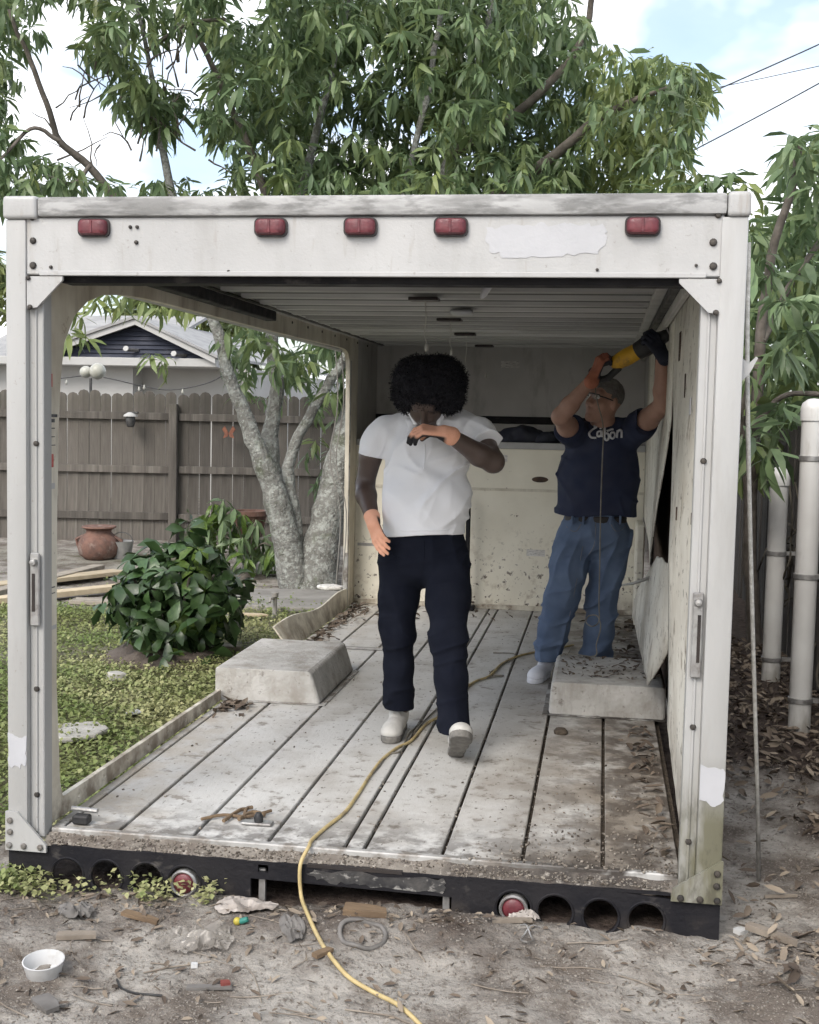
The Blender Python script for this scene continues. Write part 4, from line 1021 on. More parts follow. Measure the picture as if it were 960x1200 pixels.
# dark side fence
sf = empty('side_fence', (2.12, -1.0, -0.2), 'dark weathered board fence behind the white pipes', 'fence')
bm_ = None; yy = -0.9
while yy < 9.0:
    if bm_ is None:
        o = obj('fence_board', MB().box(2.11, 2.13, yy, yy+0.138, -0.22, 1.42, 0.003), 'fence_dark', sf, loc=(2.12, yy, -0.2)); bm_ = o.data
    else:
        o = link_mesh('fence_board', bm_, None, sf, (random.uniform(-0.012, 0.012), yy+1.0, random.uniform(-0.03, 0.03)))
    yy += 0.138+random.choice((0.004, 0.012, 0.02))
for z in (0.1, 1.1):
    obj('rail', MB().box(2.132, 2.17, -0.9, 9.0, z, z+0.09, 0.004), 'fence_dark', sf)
# white pipes strapped to the fence
def pvc(px_top, px_bot, label, r, straps):
    b = atz(px_bot[0], px_bot[1], -0.19); t = at(px_top[0], px_top[1], b[1])
    e = empty('white_pipe', (b[0], b[1], -0.2), label, 'pipe', 'white pipes strapped to the side fence')
    prof = [(r, -0.05), (r, t[2]-b[2]-0.10), (r*1.12, t[2]-b[2]-0.10), (r*1.14, t[2]-b[2]-0.04), (r*1.0, t[2]-b[2]-0.01), (r*0.5, t[2]-b[2]+0.012), (0, t[2]-b[2]+0.016)]
    obj('pipe_body', MB().lathe(prof[:2], (b[0], b[1], -0.2), 22), 'pvc_white', e, 60)
    obj('end_cap', MB().lathe(prof[2:], (b[0], b[1], -0.2), 22), 'pvc_white', e, 50)
    for py in straps:
        s_ = at(px_bot[0]+(px_top[0]-px_bot[0])*(px_bot[1]-py)/(px_bot[1]-px_top[1]), py, b[1])
        obj('strap', MB().lathe([(r+0.001, -0.014), (r+0.006, -0.012), (r+0.006, 0.012), (r+0.001, 0.014)], (b[0], b[1], s_[2]), 22).box(b[0]+r*0.8, 2.11, b[1]-0.01, b[1]+0.01, s_[2]-0.012, s_[2]+0.012), 'galvanised', e, 40)
    return e, b
_, b1 = pvc((946, 468), (936, 864), 'tall near white plastic pipe with a round cap beside the fence', 0.058, (537, 675, 820))
pvc((912, 548), (903, 802), 'far white plastic pipe partly hidden by drooping leaves', 0.058, (648, 772))
vm = MB()
for i in range(14):
    p0 = np.array([2.05+rng.uniform(-0.1, 0.05), rng.uniform(2.5, 4.8), rng.uniform(0.3, 1.2)]); P = [p0]
    for k in range(5): P.append(P[-1]+np.array([rng.normal(0, 0.04), rng.normal(0, 0.16), rng.normal(-0.05, 0.12)]))
    vm.tube(smooth_path(P, 3), 0.006, 4)
tag(obj('fence_vine', vm, 'vine_dark'), 'thin dry vines twining over the straps of the side fence', 'vine')
# rope hanging from the roof on the right
rp = smooth_path([(1.212, 0.10, 2.02), (1.225, 0.12, 1.66), (1.262, 0.22, 1.2), (1.32, 0.38, 0.6), (1.37, 0.52, 0.1), (1.395, 0.60, -0.19)], 8)
tag(obj('hanging_rope', MB().tube(rp, 0.0075, 8), 'rope_white', None, 60, loc=rp[-1]), 'white rope hanging from the truck roof down to the ground', 'rope')
# overhead wires
for i, (a, b, Yw, lab) in enumerate((((700, 165), (1100, -13), 24, 'upper overhead cable crossing the sky at the right'), ((760, 118), (1100, 44), 24, 'thin middle overhead cable at the right edge'), ((790, 188), (1100, 18), 24, 'lower overhead cable running behind the mango crown'))):
    P = [at(a[0]+(b[0]-a[0])*t, a[1]+(b[1]-a[1])*t+3*math.sin(t*3.14), Yw) for t in np.linspace(-0.6, 1.6, 12)]
    tag(obj('power_line', MB().tube(P, 0.016 if i != 1 else 0.009, 5), 'lantern_dark'), lab, 'cable', 'overhead cables')
# trees behind the house
ft = empty('far_tree', (at(215, 450, 27)[0], 27, -0.2), 'pale green tree standing behind the neighbouring house', 'tree')
obj('trunk', MB().tube([(ft.location[0], 27, -0.3), (ft.location[0]+0.1, 27, 2.0), (ft.location[0], 27.1, 3.4)], [0.2, 0.15, 0.08], 8), 'twig_bark', ft)
C3 = np.array(scatter([(130, 380), (150, 340), (250, 330), (300, 350), (300, 450), (235, 440), (200, 405)], 330, 25, 28))
O3, R3, Ln3, T3, I3 = rosettes(C3, rng, (7, 11), (0.3, 0.6), (-50, 40))
V, Fc = bake_leaves(O3, R3, Ln3, T3, MANGO_T)
o = np_mesh('crown', V-np.array(ft.location), Fc, 'far_leaf', ft, attrs={'young': np.repeat(rng.random(len(C3))[I3], 8)}); o['kind'] = 'stuff'
ft2 = empty('far_tree', (at(-10, 450, 24)[0], 24, -0.2), 'leafy tree peeping past the left edge of the truck', 'tree')
obj('trunk', MB().tube([(ft2.location[0], 24, -0.3), (ft2.location[0], 24, 2.5)], [0.2, 0.1], 8), 'twig_bark', ft2)
C3 = np.array(scatter([(-80, 360), (-80, 280), (20, 300), (60, 330), (90, 372), (20, 372)], 160, 23, 25))
O3, R3, Ln3, T3, I3 = rosettes(C3, rng, (7, 11), (0.3, 0.6), (-50, 40))
V, Fc = bake_leaves(O3, R3, Ln3, T3, MANGO_T)
o = np_mesh('crown', V-np.array(ft2.location), Fc, 'far_leaf', ft2, attrs={'young': np.repeat(rng.random(len(C3))[I3], 8)}); o['kind'] = 'stuff'

# ------------------------------------------------------------------ things in the yard
# big-leaved shrub
sb = atz(203, 772, -0.2)
shrub = empty('leafy_shrub', (sb[0], sb[1], -0.2), 'round dark green shrub with large glossy leaves in the grass', 'shrub')
ctr = np.array([sb[0], sb[1]+0.05, 0.19])
Cs = []
for i in range(400):
    d = rng.normal(0, 1, 3); d /= np.linalg.norm(d)
    if d[2] < -0.62 or (d[1] > 0.5): continue
    c = ctr+d*np.array([0.45, 0.40, 0.40])*rng.uniform(0.8, 1.05)
    if all(np.linalg.norm(c-q) > 0.15 for q, _ in Cs): Cs.append((c, d))
    if len(Cs) >= 46: break
lO, lR, lL, lT, lY = [], [], [], [], []
for c, d in Cs:
    n = rng.integers(6, 8); ph = rng.random()*6
    ax = d*1.0+np.array([0, -0.1, 0.25]); ax /= np.linalg.norm(ax)
    e1 = np.cross(ax, [0.3, 0.2, 1.0]); e1 /= np.linalg.norm(e1); e2 = np.cross(ax, e1)
    ynew = rng.random() < 0.16
    for k in range(n):
        a = ph+6.283*k/n+rng.normal(0, 0.15)
        dr = (math.cos(a)*e1+math.sin(a)*e2)*0.92+ax*rng.uniform(-0.45, 0.15)
        X = dr/np.linalg.norm(dr); Yv = np.cross(ax, X); Yv /= np.linalg.norm(Yv); Z = np.cross(X, Yv)
        lO.append(c+X*0.015); lR.append(np.stack([X, Yv, Z], -1)); lL.append(rng.uniform(0.12, 0.185)); lT.append(rng.integers(0, 3)); lY.append(ynew)
lO = np.array(lO); lR = np.array(lR); lL = np.array(lL); lT = np.array(lT); lY = np.array(lY)
sm_, sy_ = leaf_meshes(SHRUB_T, 'shrub_leaf'), leaf_meshes(SHRUB_T, 'shrub_leaf_young')
sel = np.arange(len(lO))[:300]
place_leaves(shrub, sm_, lO, lR, lL, lT, sel[~lY[sel]]); place_leaves(shrub, sy_, lO, lR, lL, lT, sel[lY[sel]])
# darker inner leaves
Ci = np.array([ctr+rng.normal(0, 0.19, 3)*np.array([1, 0.9, 0.9]) for _ in range(110)])
Oi, Ri, Li, Ti, Ii = rosettes(Ci, rng, (6, 9), (0.13, 0.19), (-60, 40), 3)
V, Fc = bake_leaves(Oi, Ri, Li, Ti, SHRUB_T)
o = np_mesh('inner_foliage', V-np.array(shrub.location), Fc, 'shrub_leaf', shrub); o['kind'] = 'stuff'
for i in range(7):
    a = i*0.9; obj('stem', MB().tube([(sb[0]+0.05*math.cos(a), sb[1]+0.05*math.sin(a), -0.22), (sb[0]+0.14*math.cos(a), sb[1]+0.14*math.sin(a), 0.1), (sb[0]+0.28*math.cos(a), sb[1]+0.26*math.sin(a), 0.38)], [0.016, 0.012, 0.008], 6), 'twig_bark', shrub)
md_ = MB().lathe([(0.46, -0.03), (0.42, 0.03), (0.34, 0.06), (0.25, 0.10), (0.0, 0.12)], (sb[0]-0.05, sb[1]+0.05, -0.2), 22)
md_.v = [(x+0.05*float(vnoise(x*9, y*9, z*9)), y+0.05*float(vnoise(x*9+5, y*9, z*9)), z+0.03*float(vnoise(x*7, y*7+3, z*9))) for x, y, z in md_.v]
mat('root_soil', (0.075, 0.06, 0.05), (0.12, 0.10, 0.085), 12, 0.95, 0.8, 40)
obj('root_mound', md_, 'root_soil', shrub, 70)
# drooping sapling with terracotta pot behind it
sp_ = atz(292, 676, -0.18)
sap = empty('mango_sapling', (sp_[0], sp_[1], -0.2), 'drooping leafy mango sapling in front of the tree trunk', 'plant')
obj('root_mound', MB().lathe([(0.22, -0.03), (0.18, 0.03), (0.0, 0.07)], (sp_[0], sp_[1], -0.2), 14), 'twig_bark', sap, 60)
for px, py in ((262, 600), (300, 612), (318, 640), (245, 625)):
    q = at(px, py, sp_[1]); obj('stem', MB().tube(smooth_path([(sp_[0], sp_[1], 0.05), (np.array(sp_)*0.4+q*0.6)+np.array([0, 0, 0.15]), q], 4), 0.008, 5), 'twig_bark', sap)
C4 = np.array([at(x, y, sp_[1]+rng.uniform(-0.25, 0.25)) for x, y in ((250, 588), (262, 583), (275, 594), (240, 602), (235, 622), (262, 608), (285, 600), (300, 606), (312, 624), (322, 636), (300, 634), (285, 626), (270, 620), (328, 624), (308, 650), (290, 650), (232, 608), (246, 615), (256, 596), (268, 632), (280, 642), (296, 620), (316, 645), (256, 636), (242, 640), (330, 642), (276, 610), (306, 668), (282, 662))])
O4, R4, Ln4, T4, I4 = rosettes(C4, rng, (9, 14), (0.18, 0.33), (-80, 5))
mats_y = leaf_meshes(MANGO_T, 'shrub_leaf_young')
half = np.arange(len(O4))
place_leaves(sap, mats_y, O4, R4, Ln4, T4, half[(I4 % 3) < 1]); place_leaves(sap, mm_, O4, R4, Ln4, T4, half[(I4 % 3) >= 1])
p = at(293, 606, sp_[1]+0.55)
tp = empty('terracotta_planter', (p[0], p[1], p[2]-0.2), 'red terracotta planter resting by the trunk behind the sapling', 'pot')
obj('pot', MB().lathe([(0.13, -0.2), (0.17, 0.0), (0.19, 0.02), (0.19, 0.07), (0.15, 0.07), (0.14, 0.02)], p, 16), 'terracotta', tp, 40)
obj('stand', MB().lathe([(0.10, -0.66), (0.08, -0.6), (0.08, -0.25), (0.12, -0.2)], p, 12), 'slab_worn', tp, 40)
# clay urn with a wavy rim, bucket, timber edging
p = atz(116, 655, -0.18)
urn = empty('clay_urn', (p[0], p[1], -0.19), 'round clay urn with a wavy rim by the fence', 'urn')
obj('urn_body', MB().lathe([(0.13, 0.0), (0.21, 0.06), (0.235, 0.15), (0.20, 0.25), (0.14, 0.30), (0.135, 0.33)], (p[0], p[1], -0.19), 22), 'terracotta', urn, 60)
obj('rim', MB().lathe([(0.135, 0.33), (0.16, 0.345), (0.19, 0.36), (0.18, 0.375), (0.12, 0.36)], (p[0], p[1], -0.19), 36, None, 0.08), 'terracotta', urn, 60)
for s in (-1, 1):
    obj('handle', MB().tube([(p[0]+s*0.18, p[1], 0.07), (p[0]+s*0.26, p[1], 0.03), (p[0]+s*0.24, p[1], -0.04)], 0.02, 6), 'terracotta', urn, 60)
p = atz(143, 655, -0.18)
bk = empty('metal_bucket', (p[0], p[1], -0.19), 'grey metal bucket standing next to the clay urn', 'bucket')
obj('bucket_body', MB().lathe([(0.09, 0.0), (0.125, 0.2), (0.13, 0.21), (0.118, 0.2), (0.085, 0.02)], (p[0], p[1], -0.19), 18), 'zinc_grey', bk, 40)
obj('bail', MB().tube([(p[0]+0.125*math.cos(a), p[1], 0.015+0.10*math.sin(a)) for a in np.linspace(0, math.pi, 9)], 0.005, 5), 'lantern_dark', bk)
# lumber on the grass
for px0, py0, px1, py1, z, w, h, mm, lab in (
        (-30, 700, 116, 664, -0.12, 0.13, 0.045, 'lumber_old', 'dark weathered plank on top of the lumber pile'),
        (-40, 690, 140, 670, -0.13, 0.20, 0.04, 'lumber_fresh', 'wide pale plank lying in the lumber pile'),
        (-30, 706, 140, 688, -0.14, 0.14, 0.05, 'lumber_fresh', 'pale front plank of the lumber pile on the grass'),
        (85, 704, 152, 706, -0.17, 0.20, 0.035, 'lumber_old', 'short grey board end at the foot of the lumber pile')):
    a = atz(px0, py0, z); b = atz(px1, py1, z); L = np.linalg.norm(b-a); an = math.atan2(b[1]-a[1], b[0]-a[0])
    mb = MB().box(0, L, -w/2, w/2, -h/2, h/2, 0.004, Matrix.Rotation(an, 3, 'Z'), tuple(a))
    tag(obj('lumber_board', mb, mm, None, loc=tuple(a)), lab, 'plank', 'lumber pile on the grass')
# slab at the tree foot, spigot, stepping stone, bits on the lawn
def flat_blob(name, c, rx, ry, h, m, label, cat, n=16, j=0.12, kind=None):
    ring = []
    for k in range(n):
        a = 2*math.pi*k/n; f = 1+random.uniform(-j, j); ring.append((c[0]+rx*f*math.cos(a), c[1]+ry*f*math.sin(a)))
    o = obj(name, MB().prism(ring, [], lambda x, y: (x, y, c[2]), (0, 0, h)), m, None, loc=c)
    md = o.modifiers.new('bevel', 'BEVEL'); md.width = min(h*0.4, 0.012); md.segments = 2
    return tag(o, label, cat)
flat_blob('tree_slab', atz(345, 706, -0.19), 0.75, 0.55, 0.045, 'slab_worn', 'worn grey concrete slab at the foot of the mango tree', 'slab', 18, 0.06)
flat_blob('stepping_stone', atz(88, 861, -0.19), 0.15, 0.17, 0.03, 'paver_stone', 'pale round stepping stone in the grass by the left post', 'paver')
flat_blob('stone_lump', atz(136, 797, -0.18), 0.06, 0.05, 0.05, 'paver_stone', 'small pale stone lying in the grass before the shrub', 'stone', 9, 0.25)
flat_blob('torn_paper', atz(158, 836, -0.18), 0.04, 0.05, 0.012, 'white_primer', 'scrap of white paper on the grass by the kerb', 'paper', 7, 0.3)
flat_blob('tree_rag', at(385, 690, 5.8), 0.12, 0.08, 0.03, 'paper_label', 'crumpled pale cloth at the foot of the right trunk', 'cloth', 9, 0.3)
flat_blob('wood_scrap', atz(262, 762, -0.17), 0.17, 0.07, 0.035, 'lumber_old', 'flat wood scrap lying right of the shrub', 'wood scrap', 6, 0.2)
flat_blob('board_scrap', atz(300, 722, -0.17), 0.13, 0.04, 0.02, 'lumber_fresh', 'pale wood scrap on the lawn behind the wheel housing', 'wood scrap', 5, 0.2)
p = atz(322, 722, -0.18)
sg = empty('garden_spigot', (p[0], p[1], -0.19), 'small dark garden spigot standing on the lawn', 'spigot')
obj('riser', MB().lathe([(0.03, 0), (0.02, 0.02), (0.018, 0.16), (0.03, 0.17), (0.03, 0.2), (0.0, 0.21)], (p[0], p[1], -0.19), 10), 'slab_worn', sg, 40)
obj('spout', MB().tube([(p[0], p[1], -0.03), (p[0]-0.02, p[1]-0.06, -0.03), (p[0]-0.02, p[1]-0.08, -0.06)], 0.012, 6), 'slab_worn', sg)

# ------------------------------------------------------------------ lawn of low weeds (stuff)
def weeds(n, x0, x1, y0, y1, size, dens, name, label, par=None, bias=1.0, zoff=0.0, tall=0.035):
    x = rng.uniform(x0, x1, n); y = y0+(y1-y0)*rng.random(n)**bias
    keep = rng.random(n) < dens(x, y); x, y = x[keep], y[keep]; n = len(x)
    z = gz(x, y)+zoff+tall*rng.random(n)**1.3
    a = rng.random(n)*6.283; e = rng.uniform(-0.2, 1.2, n); L = size*rng.uniform(0.6, 1.5, n); w = L*rng.uniform(0.25, 0.5, n)
    d = np.stack([np.cos(a)*np.cos(e), np.sin(a)*np.cos(e), np.sin(e)], -1); s = np.stack([-np.sin(a), np.cos(a), 0*a], -1)
    p0 = np.stack([x, y, z], -1)
    V = np.stack([p0, p0+d*L[:, None]*0.55+s*w[:, None], p0+d*L[:, None]-np.array([0, 0, 0.15])*L[:, None], p0+d*L[:, None]*0.55-s*w[:, None]], 1).reshape(-1, 3)
    Fc = (np.arange(n)*4)[:, None]+np.array([0, 1, 2, 3])[None]
    yv = np.clip(0.25+0.55*fbm(x*2.2, y*2.2, 6.0, 3)+rng.normal(0, 0.2, n), 0, 1)
    o = np_mesh(name, V, Fc, 'weed_leaf', None, False, {'young': np.repeat(yv, 4)})
    tag(o, label, 'grass', kind='stuff'); return o
weeds(150000, -6.0, -1.10, 0.1, 7.5, 0.024, lambda x, y: grass_mask(x, y)*0.95+0.02*(y > 1), 'lawn', 'patchy yellow-green weeds covering the yard left of the truck', bias=1.3, tall=0.042)
weeds(2600, -1.5, -0.42, -0.13, 0.01, 0.020, lambda x, y: np.clip(np.exp(-((x+1.15)/0.11)**2)+0.5*np.exp(-((x+0.68)/0.05)**2)*(y > -0.10)+0.6*np.exp(-((x+0.46)/0.03)**2)+0.35*np.exp(-((x+0.58)/0.06)**2)*(y > -0.08)+0.2*(x < -0.6)*(y > -0.06), 0, 1), 'bumper_weeds', 'small green weeds growing along the left end of the bumper', zoff=0.008, tall=0.055)
# ------------------------------------------------------------------ people: smooth signed-distance bodies turned into meshes
mat('skin_dark', (0.082, 0.056, 0.046), (0.062, 0.041, 0.034), 9, 0.42, 0.05, 90, spec=0.5)
mat('skin_light', (0.36, 0.215, 0.165), (0.28, 0.16, 0.12), 9, 0.5, 0.05, 90)
mat('polo_white', (0.80, 0.81, 0.84), (0.76, 0.77, 0.80), 4, 0.85, 0.25, 260, sheen=0.2, bdist=0.003)
mat('pants_black', (0.006, 0.0075, 0.014), (0.009, 0.011, 0.019), 6, 0.95, 0.25, 240, spec=0.12, bdist=0.003)
mat('tee_navy', (0.020, 0.027, 0.058), (0.015, 0.020, 0.046), 5, 0.85, 0.2, 240, bdist=0.003)
mat('denim_blue', (0.105, 0.145, 0.225), (0.064, 0.094, 0.160), 5, 0.85, 0.3, 200, bdist=0.003, layers=[((0.13, 0.18, 0.27), 4, 0.52, 0.72, 0.5, (1, 1, 0.4))])
mat('shoe_canvas', (0.50, 0.49, 0.46), (0.40, 0.39, 0.365), 12, 0.8, 0.2, 120)
mat('shoe_sole', (0.19, 0.18, 0.165), (0.12, 0.115, 0.105), 25, 0.85, 0.5, 60)
mat('sneaker_white', (0.68, 0.69, 0.73), (0.55, 0.56, 0.6), 10, 0.7)
mat('hair_black', (0.005, 0.005, 0.009), (0.008, 0.008, 0.012), 30, 0.9, 0.8, 90)
mat('hair_grey', (0.15, 0.145, 0.14), (0.09, 0.085, 0.08), 22, 0.8, 0.4, 120)
mat('glove_knit', (0.78, 0.42, 0.29), (0.70, 0.35, 0.23), 14, 0.8, 0.3, 200, attr=('coat', (0.016, 0.015, 0.017)))
mat('glove_navy', (0.36, 0.135, 0.08), (0.28, 0.10, 0.065), 14, 0.8, 0.3, 200, attr=('coat', (0.014, 0.017, 0.032)))
mat('belt_leather', (0.02, 0.018, 0.018), (0.035, 0.03, 0.028), 20, 0.5)
mat('eye_white', (0.6, 0.58, 0.55), (0.55, 0.52, 0.5), 5, 0.2)
mat('eye_dark', (0.012, 0.01, 0.01), (0.02, 0.015, 0.012), 5, 0.15)
mat('print_white', (0.62, 0.63, 0.66), (0.5, 0.51, 0.54), 20, 0.8)
mat('tool_yellow', (0.62, 0.36, 0.02), (0.52, 0.29, 0.02), 15, 0.45, 0.1, 60, layers=[((0.10, 0.08, 0.05), 12, 0.58, 0.7, 0.6)])
mat('tool_black', (0.018, 0.018, 0.02), (0.03, 0.03, 0.03), 20, 0.5)
mat('lens_clear', (0.75, 0.78, 0.8), (0.7, 0.74, 0.78), 5, 0.08, alpha=0.12, spec=0.5)

rng = np.random.default_rng(5)
def nrm(v): v = np.asarray(v, float); return v/(np.linalg.norm(v)+1e-12)
class SDF:
    def __init__(s): s.p = []
    def cone(s, a, b, r1, r2=None, k=0.02, op='u', flat=None):
        s.p.append(('c', np.asarray(a, float), np.asarray(b, float), r1, r1 if r2 is None else r2, k, op, flat)); return s
    def ell(s, c, r, k=0.03, op='u', R=None):
        s.p.append(('e', np.asarray(c, float), np.asarray(r, float), np.eye(3) if R is None else np.asarray(R, float), None, k, op, None)); return s
    def chain(s, pts, rs, k=0.02):
        for i in range(len(pts)-1): s.cone(pts[i], pts[i+1], rs[i], rs[i+1], k)
        return s
    def box_of(s, q):
        if q[0] == 'c':
            m = max(q[3], q[4]); return np.minimum(q[1], q[2])-m, np.maximum(q[1], q[2])+m
        m = np.sqrt(((q[3]*q[2][None, :])**2).sum(1)); return q[1]-m, q[1]+m
    def grid(s, h, pad=0.02, post=None, fold=None):
        los, his = zip(*[s.box_of(q) for q in s.p if q[6] == 'u'])
        lo = np.min(los, 0)-pad; hi = np.max(his, 0)+pad
        n = np.ceil((hi-lo)/h).astype(int)+1
        D = np.full(n, 0.5, np.float32)
        ax = [lo[i]+h*np.arange(n[i]) for i in range(3)]
        for q in s.p:
            a, b = s.box_of(q); k = q[5]; m = 0.03+k
            i0 = np.clip(np.floor((a-m-lo)/h).astype(int), 0, n-1); i1 = np.clip(np.ceil((b+m-lo)/h).astype(int)+1, 1, n)
            sl = tuple(slice(i0[j], i1[j]) for j in range(3))
            X, Y, Z = np.meshgrid(ax[0][sl[0]], ax[1][sl[1]], ax[2][sl[2]], indexing='ij')
            if q[0] == 'c':
                A, B = q[1], q[2]; ba = B-A; L = ba@ba+1e-12
                px, py, pz = X-A[0], Y-A[1], Z-A[2]
                t = np.clip((px*ba[0]+py*ba[1]+pz*ba[2])/L, 0, 1)
                dx, dy, dz = px-t*ba[0], py-t*ba[1], pz-t*ba[2]
                if q[7] is not None:
                    nv, f = q[7]; c = dx*nv[0]+dy*nv[1]+dz*nv[2]
                    dx, dy, dz = dx+c*nv[0]*(f-1), dy+c*nv[1]*(f-1), dz+c*nv[2]*(f-1)
                d = np.sqrt(dx*dx+dy*dy+dz*dz)-(q[3]+(q[4]-q[3])*t)
            else:
                c, r, R = q[1], q[2], q[3]
                px, py, pz = X-c[0], Y-c[1], Z-c[2]
                u = [(px*R[0, j]+py*R[1, j]+pz*R[2, j]) for j in range(3)]
                k0 = np.sqrt(sum((u[j]/r[j])**2 for j in range(3)))+1e-9; k1 = np.sqrt(sum((u[j]/r[j]**2)**2 for j in range(3)))+1e-9
                d = k0*(k0-1)/k1
            cur = D[sl]
            if q[6] == 'u':
                hh = np.clip(0.5+0.5*(cur-d)/k, 0, 1); D[sl] = cur*(1-hh)+d*hh-k*hh*(1-hh)
            else:
                hh = np.clip(0.5-0.5*(cur+d)/k, 0, 1); D[sl] = cur*(1-hh)+(-d)*hh+k*hh*(1-hh)
        if fold is not None:
            I = np.where(np.abs(D) < 0.03); x, y, z = ax[0][I[0]], ax[1][I[1]], ax[2][I[2]]
            D[I] += fold(x, y, z).astype(np.float32)
        if post is not None:
            X, Y, Z = np.meshgrid(*ax, indexing='ij', sparse=True); D = post(D, X, Y, Z).astype(np.float32)
        return D, lo, h
def nets(D, lo, h):
    S = D < 0
    n = np.array(D.shape)
    cnt = np.zeros(n-1, np.int8)
    for a in (0, 1):
        for b in (0, 1):
            for c in (0, 1): cnt += S[a:n[0]-1+a, b:n[1]-1+b, c:n[2]-1+c]
    cells = np.argwhere((cnt > 0) & (cnt < 8))
    ids = np.full(n-1, -1, np.int64); ids[tuple(cells.T)] = np.arange(len(cells))
    acc = np.zeros((len(cells), 3)); w = np.zeros(len(cells))
    cor = [(a, b, c) for a in (0, 1) for b in (0, 1) for c in (0, 1)]
    for i, p in enumerate(cor):
        for j, q in enumerate(cor):
            if j > i and sum(abs(np.array(p)-np.array(q))) == 1:
                da = D[cells[:, 0]+p[0], cells[:, 1]+p[1], cells[:, 2]+p[2]]; db = D[cells[:, 0]+q[0], cells[:, 1]+q[1], cells[:, 2]+q[2]]
                m = (da < 0) != (db < 0)
                t = np.where(m, da/np.where(m, da-db, 1), 0)
                pt = np.array(p)[None]+t[:, None]*(np.array(q)-np.array(p))[None]
                acc[m] += pt[m]; w[m] += 1
    V = lo+h*(cells+acc/w[:, None])
    Q = []
    for axn in range(3):
        o1, o2 = [(1, 2), (2, 0), (0, 1)][axn]
        sl0 = [slice(None)]*3; sl1 = [slice(None)]*3; sl0[axn] = slice(0, -1); sl1[axn] = slice(1, None)
        a, b = S[tuple(sl0)], S[tuple(sl1)]
        E_ = np.argwhere(a != b)
        E_ = E_[(E_[:, o1] > 0) & (E_[:, o2] > 0) & (E_[:, o1] < n[o1]-1) & (E_[:, o2] < n[o2]-1)]
        def cell(d1, d2):
            c = E_.copy(); c[:, o1] -= d1; c[:, o2] -= d2; return ids[c[:, 0], c[:, 1], c[:, 2]]
        q = np.stack([cell(1, 1), cell(0, 1), cell(0, 0), cell(1, 0)], -1)
        fl = a[tuple(E_.T)]; q[~fl] = q[~fl][:, ::-1]; Q.append(q)
    Q = np.concatenate(Q); Q = Q[(Q >= 0).all(1)]
    return V, Q
def sdf_obj(name, sd, m, parent, h=0.006, post=None, fold=None, coat=None, smooth_it=1):
    D, lo, hh = sd.grid(h, 0.025, post, fold)
    V, Q = nets(D, lo, hh)
    for _ in range(smooth_it):                                   # light relaxation
        s = np.zeros_like(V); c = np.zeros(len(V))
        for k in range(4):
            np.add.at(s, Q[:, k], V[Q[:, (k+1) % 4]]); np.add.at(c, Q[:, k], 1)
        V = 0.5*V+0.5*s/np.maximum(c, 1)[:, None]
    attrs = None
    if coat is not None:
        e1 = V[Q[:, 1]]-V[Q[:, 0]]; e2 = V[Q[:, 3]]-V[Q[:, 0]]; fnn = np.cross(e1, e2)
        N = np.zeros_like(V)
        for k in range(4): np.add.at(N, Q[:, k], fnn)
        N /= np.linalg.norm(N, axis=1, keepdims=True)+1e-12
        attrs = {'coat': coat(V, N)}
    base = np.array(world_loc(parent)) if parent is not None else np.zeros(3)
    o = np_mesh(name, V-base, Q, m, parent, True, attrs)
    return o, (D, lo, hh)
def head_prims(sd, c, R, neck_base, rn=0.058, ear=True, sc=1.0):
    def W(p): return c+R@(np.array(p)*sc)
    sd.ell(W((0, -0.012, 0.03)), np.array((0.077, 0.097, 0.090))*sc, 0.02, 'u', R)
    sd.ell(W((0, 0.028, -0.04)), np.array((0.062, 0.066, 0.082))*sc, 0.03, 'u', R)
    sd.cone(W((0, 0.05, -0.085)), W((0, 0.072, -0.108)), 0.038*sc, 0.026*sc, 0.03)
    sd.cone(W((-0.034, 0.078, 0.024)), W((0.034, 0.078, 0.024)), 0.014*sc, 0.014*sc, 0.02)
    for s in (-1, 1):
        sd.ell(W((s*0.031, 0.102, 0.003)), np.array((0.017, 0.012, 0.011))*sc, 0.012, 's', R)
        sd.cone(W((s*0.045, 0.055, -0.03)), W((s*0.03, 0.075, -0.035)), 0.02*sc, 0.018*sc, 0.02)
        if ear: sd.ell(W((s*0.079, -0.005, -0.012)), np.array((0.011, 0.02, 0.032))*sc, 0.01, 'u', R)
        sd.cone(W((s*0.012, 0.098, -0.042)), W((s*0.014, 0.098, -0.042)), 0.0095*sc, None, 0.008)
    sd.cone(W((0, 0.092, 0.012)), W((0, 0.113, -0.036)), 0.009*sc, 0.0135*sc, 0.012)
    for z, r, y in ((-0.066, 0.0085, 0.091), (-0.078, 0.0095, 0.089)):
        sd.cone(W((-0.022, y-0.006, z)), W((0, y+0.002, z)), r*0.7*sc, r*sc, 0.008); sd.cone(W((0, y+0.002, z)), W((0.022, y-0.006, z)), r*sc, r*0.7*sc, 0.008)
    sd.cone(W((0, -0.025, -0.05)), neck_base, rn*0.95, rn*1.1, 0.03)
    return W
def eyes(W, parent, sc=1.0):
    for s in (-1, 1):
        e = obj('eye', MB().lathe([(0.0115*math.sin(a), -0.0115*math.cos(a)) for a in np.linspace(0.05, math.pi-0.05, 8)], W((s*0.031, 0.083, 0.003)), 10), 'eye_white', parent, 180)
        obj('iris', MB().lathe([(0.006*math.sin(a), -0.006*math.cos(a)) for a in np.linspace(0.05, math.pi-0.05, 6)], W((s*0.031, 0.0905, 0.003)), 8), 'eye_dark', e, 180)
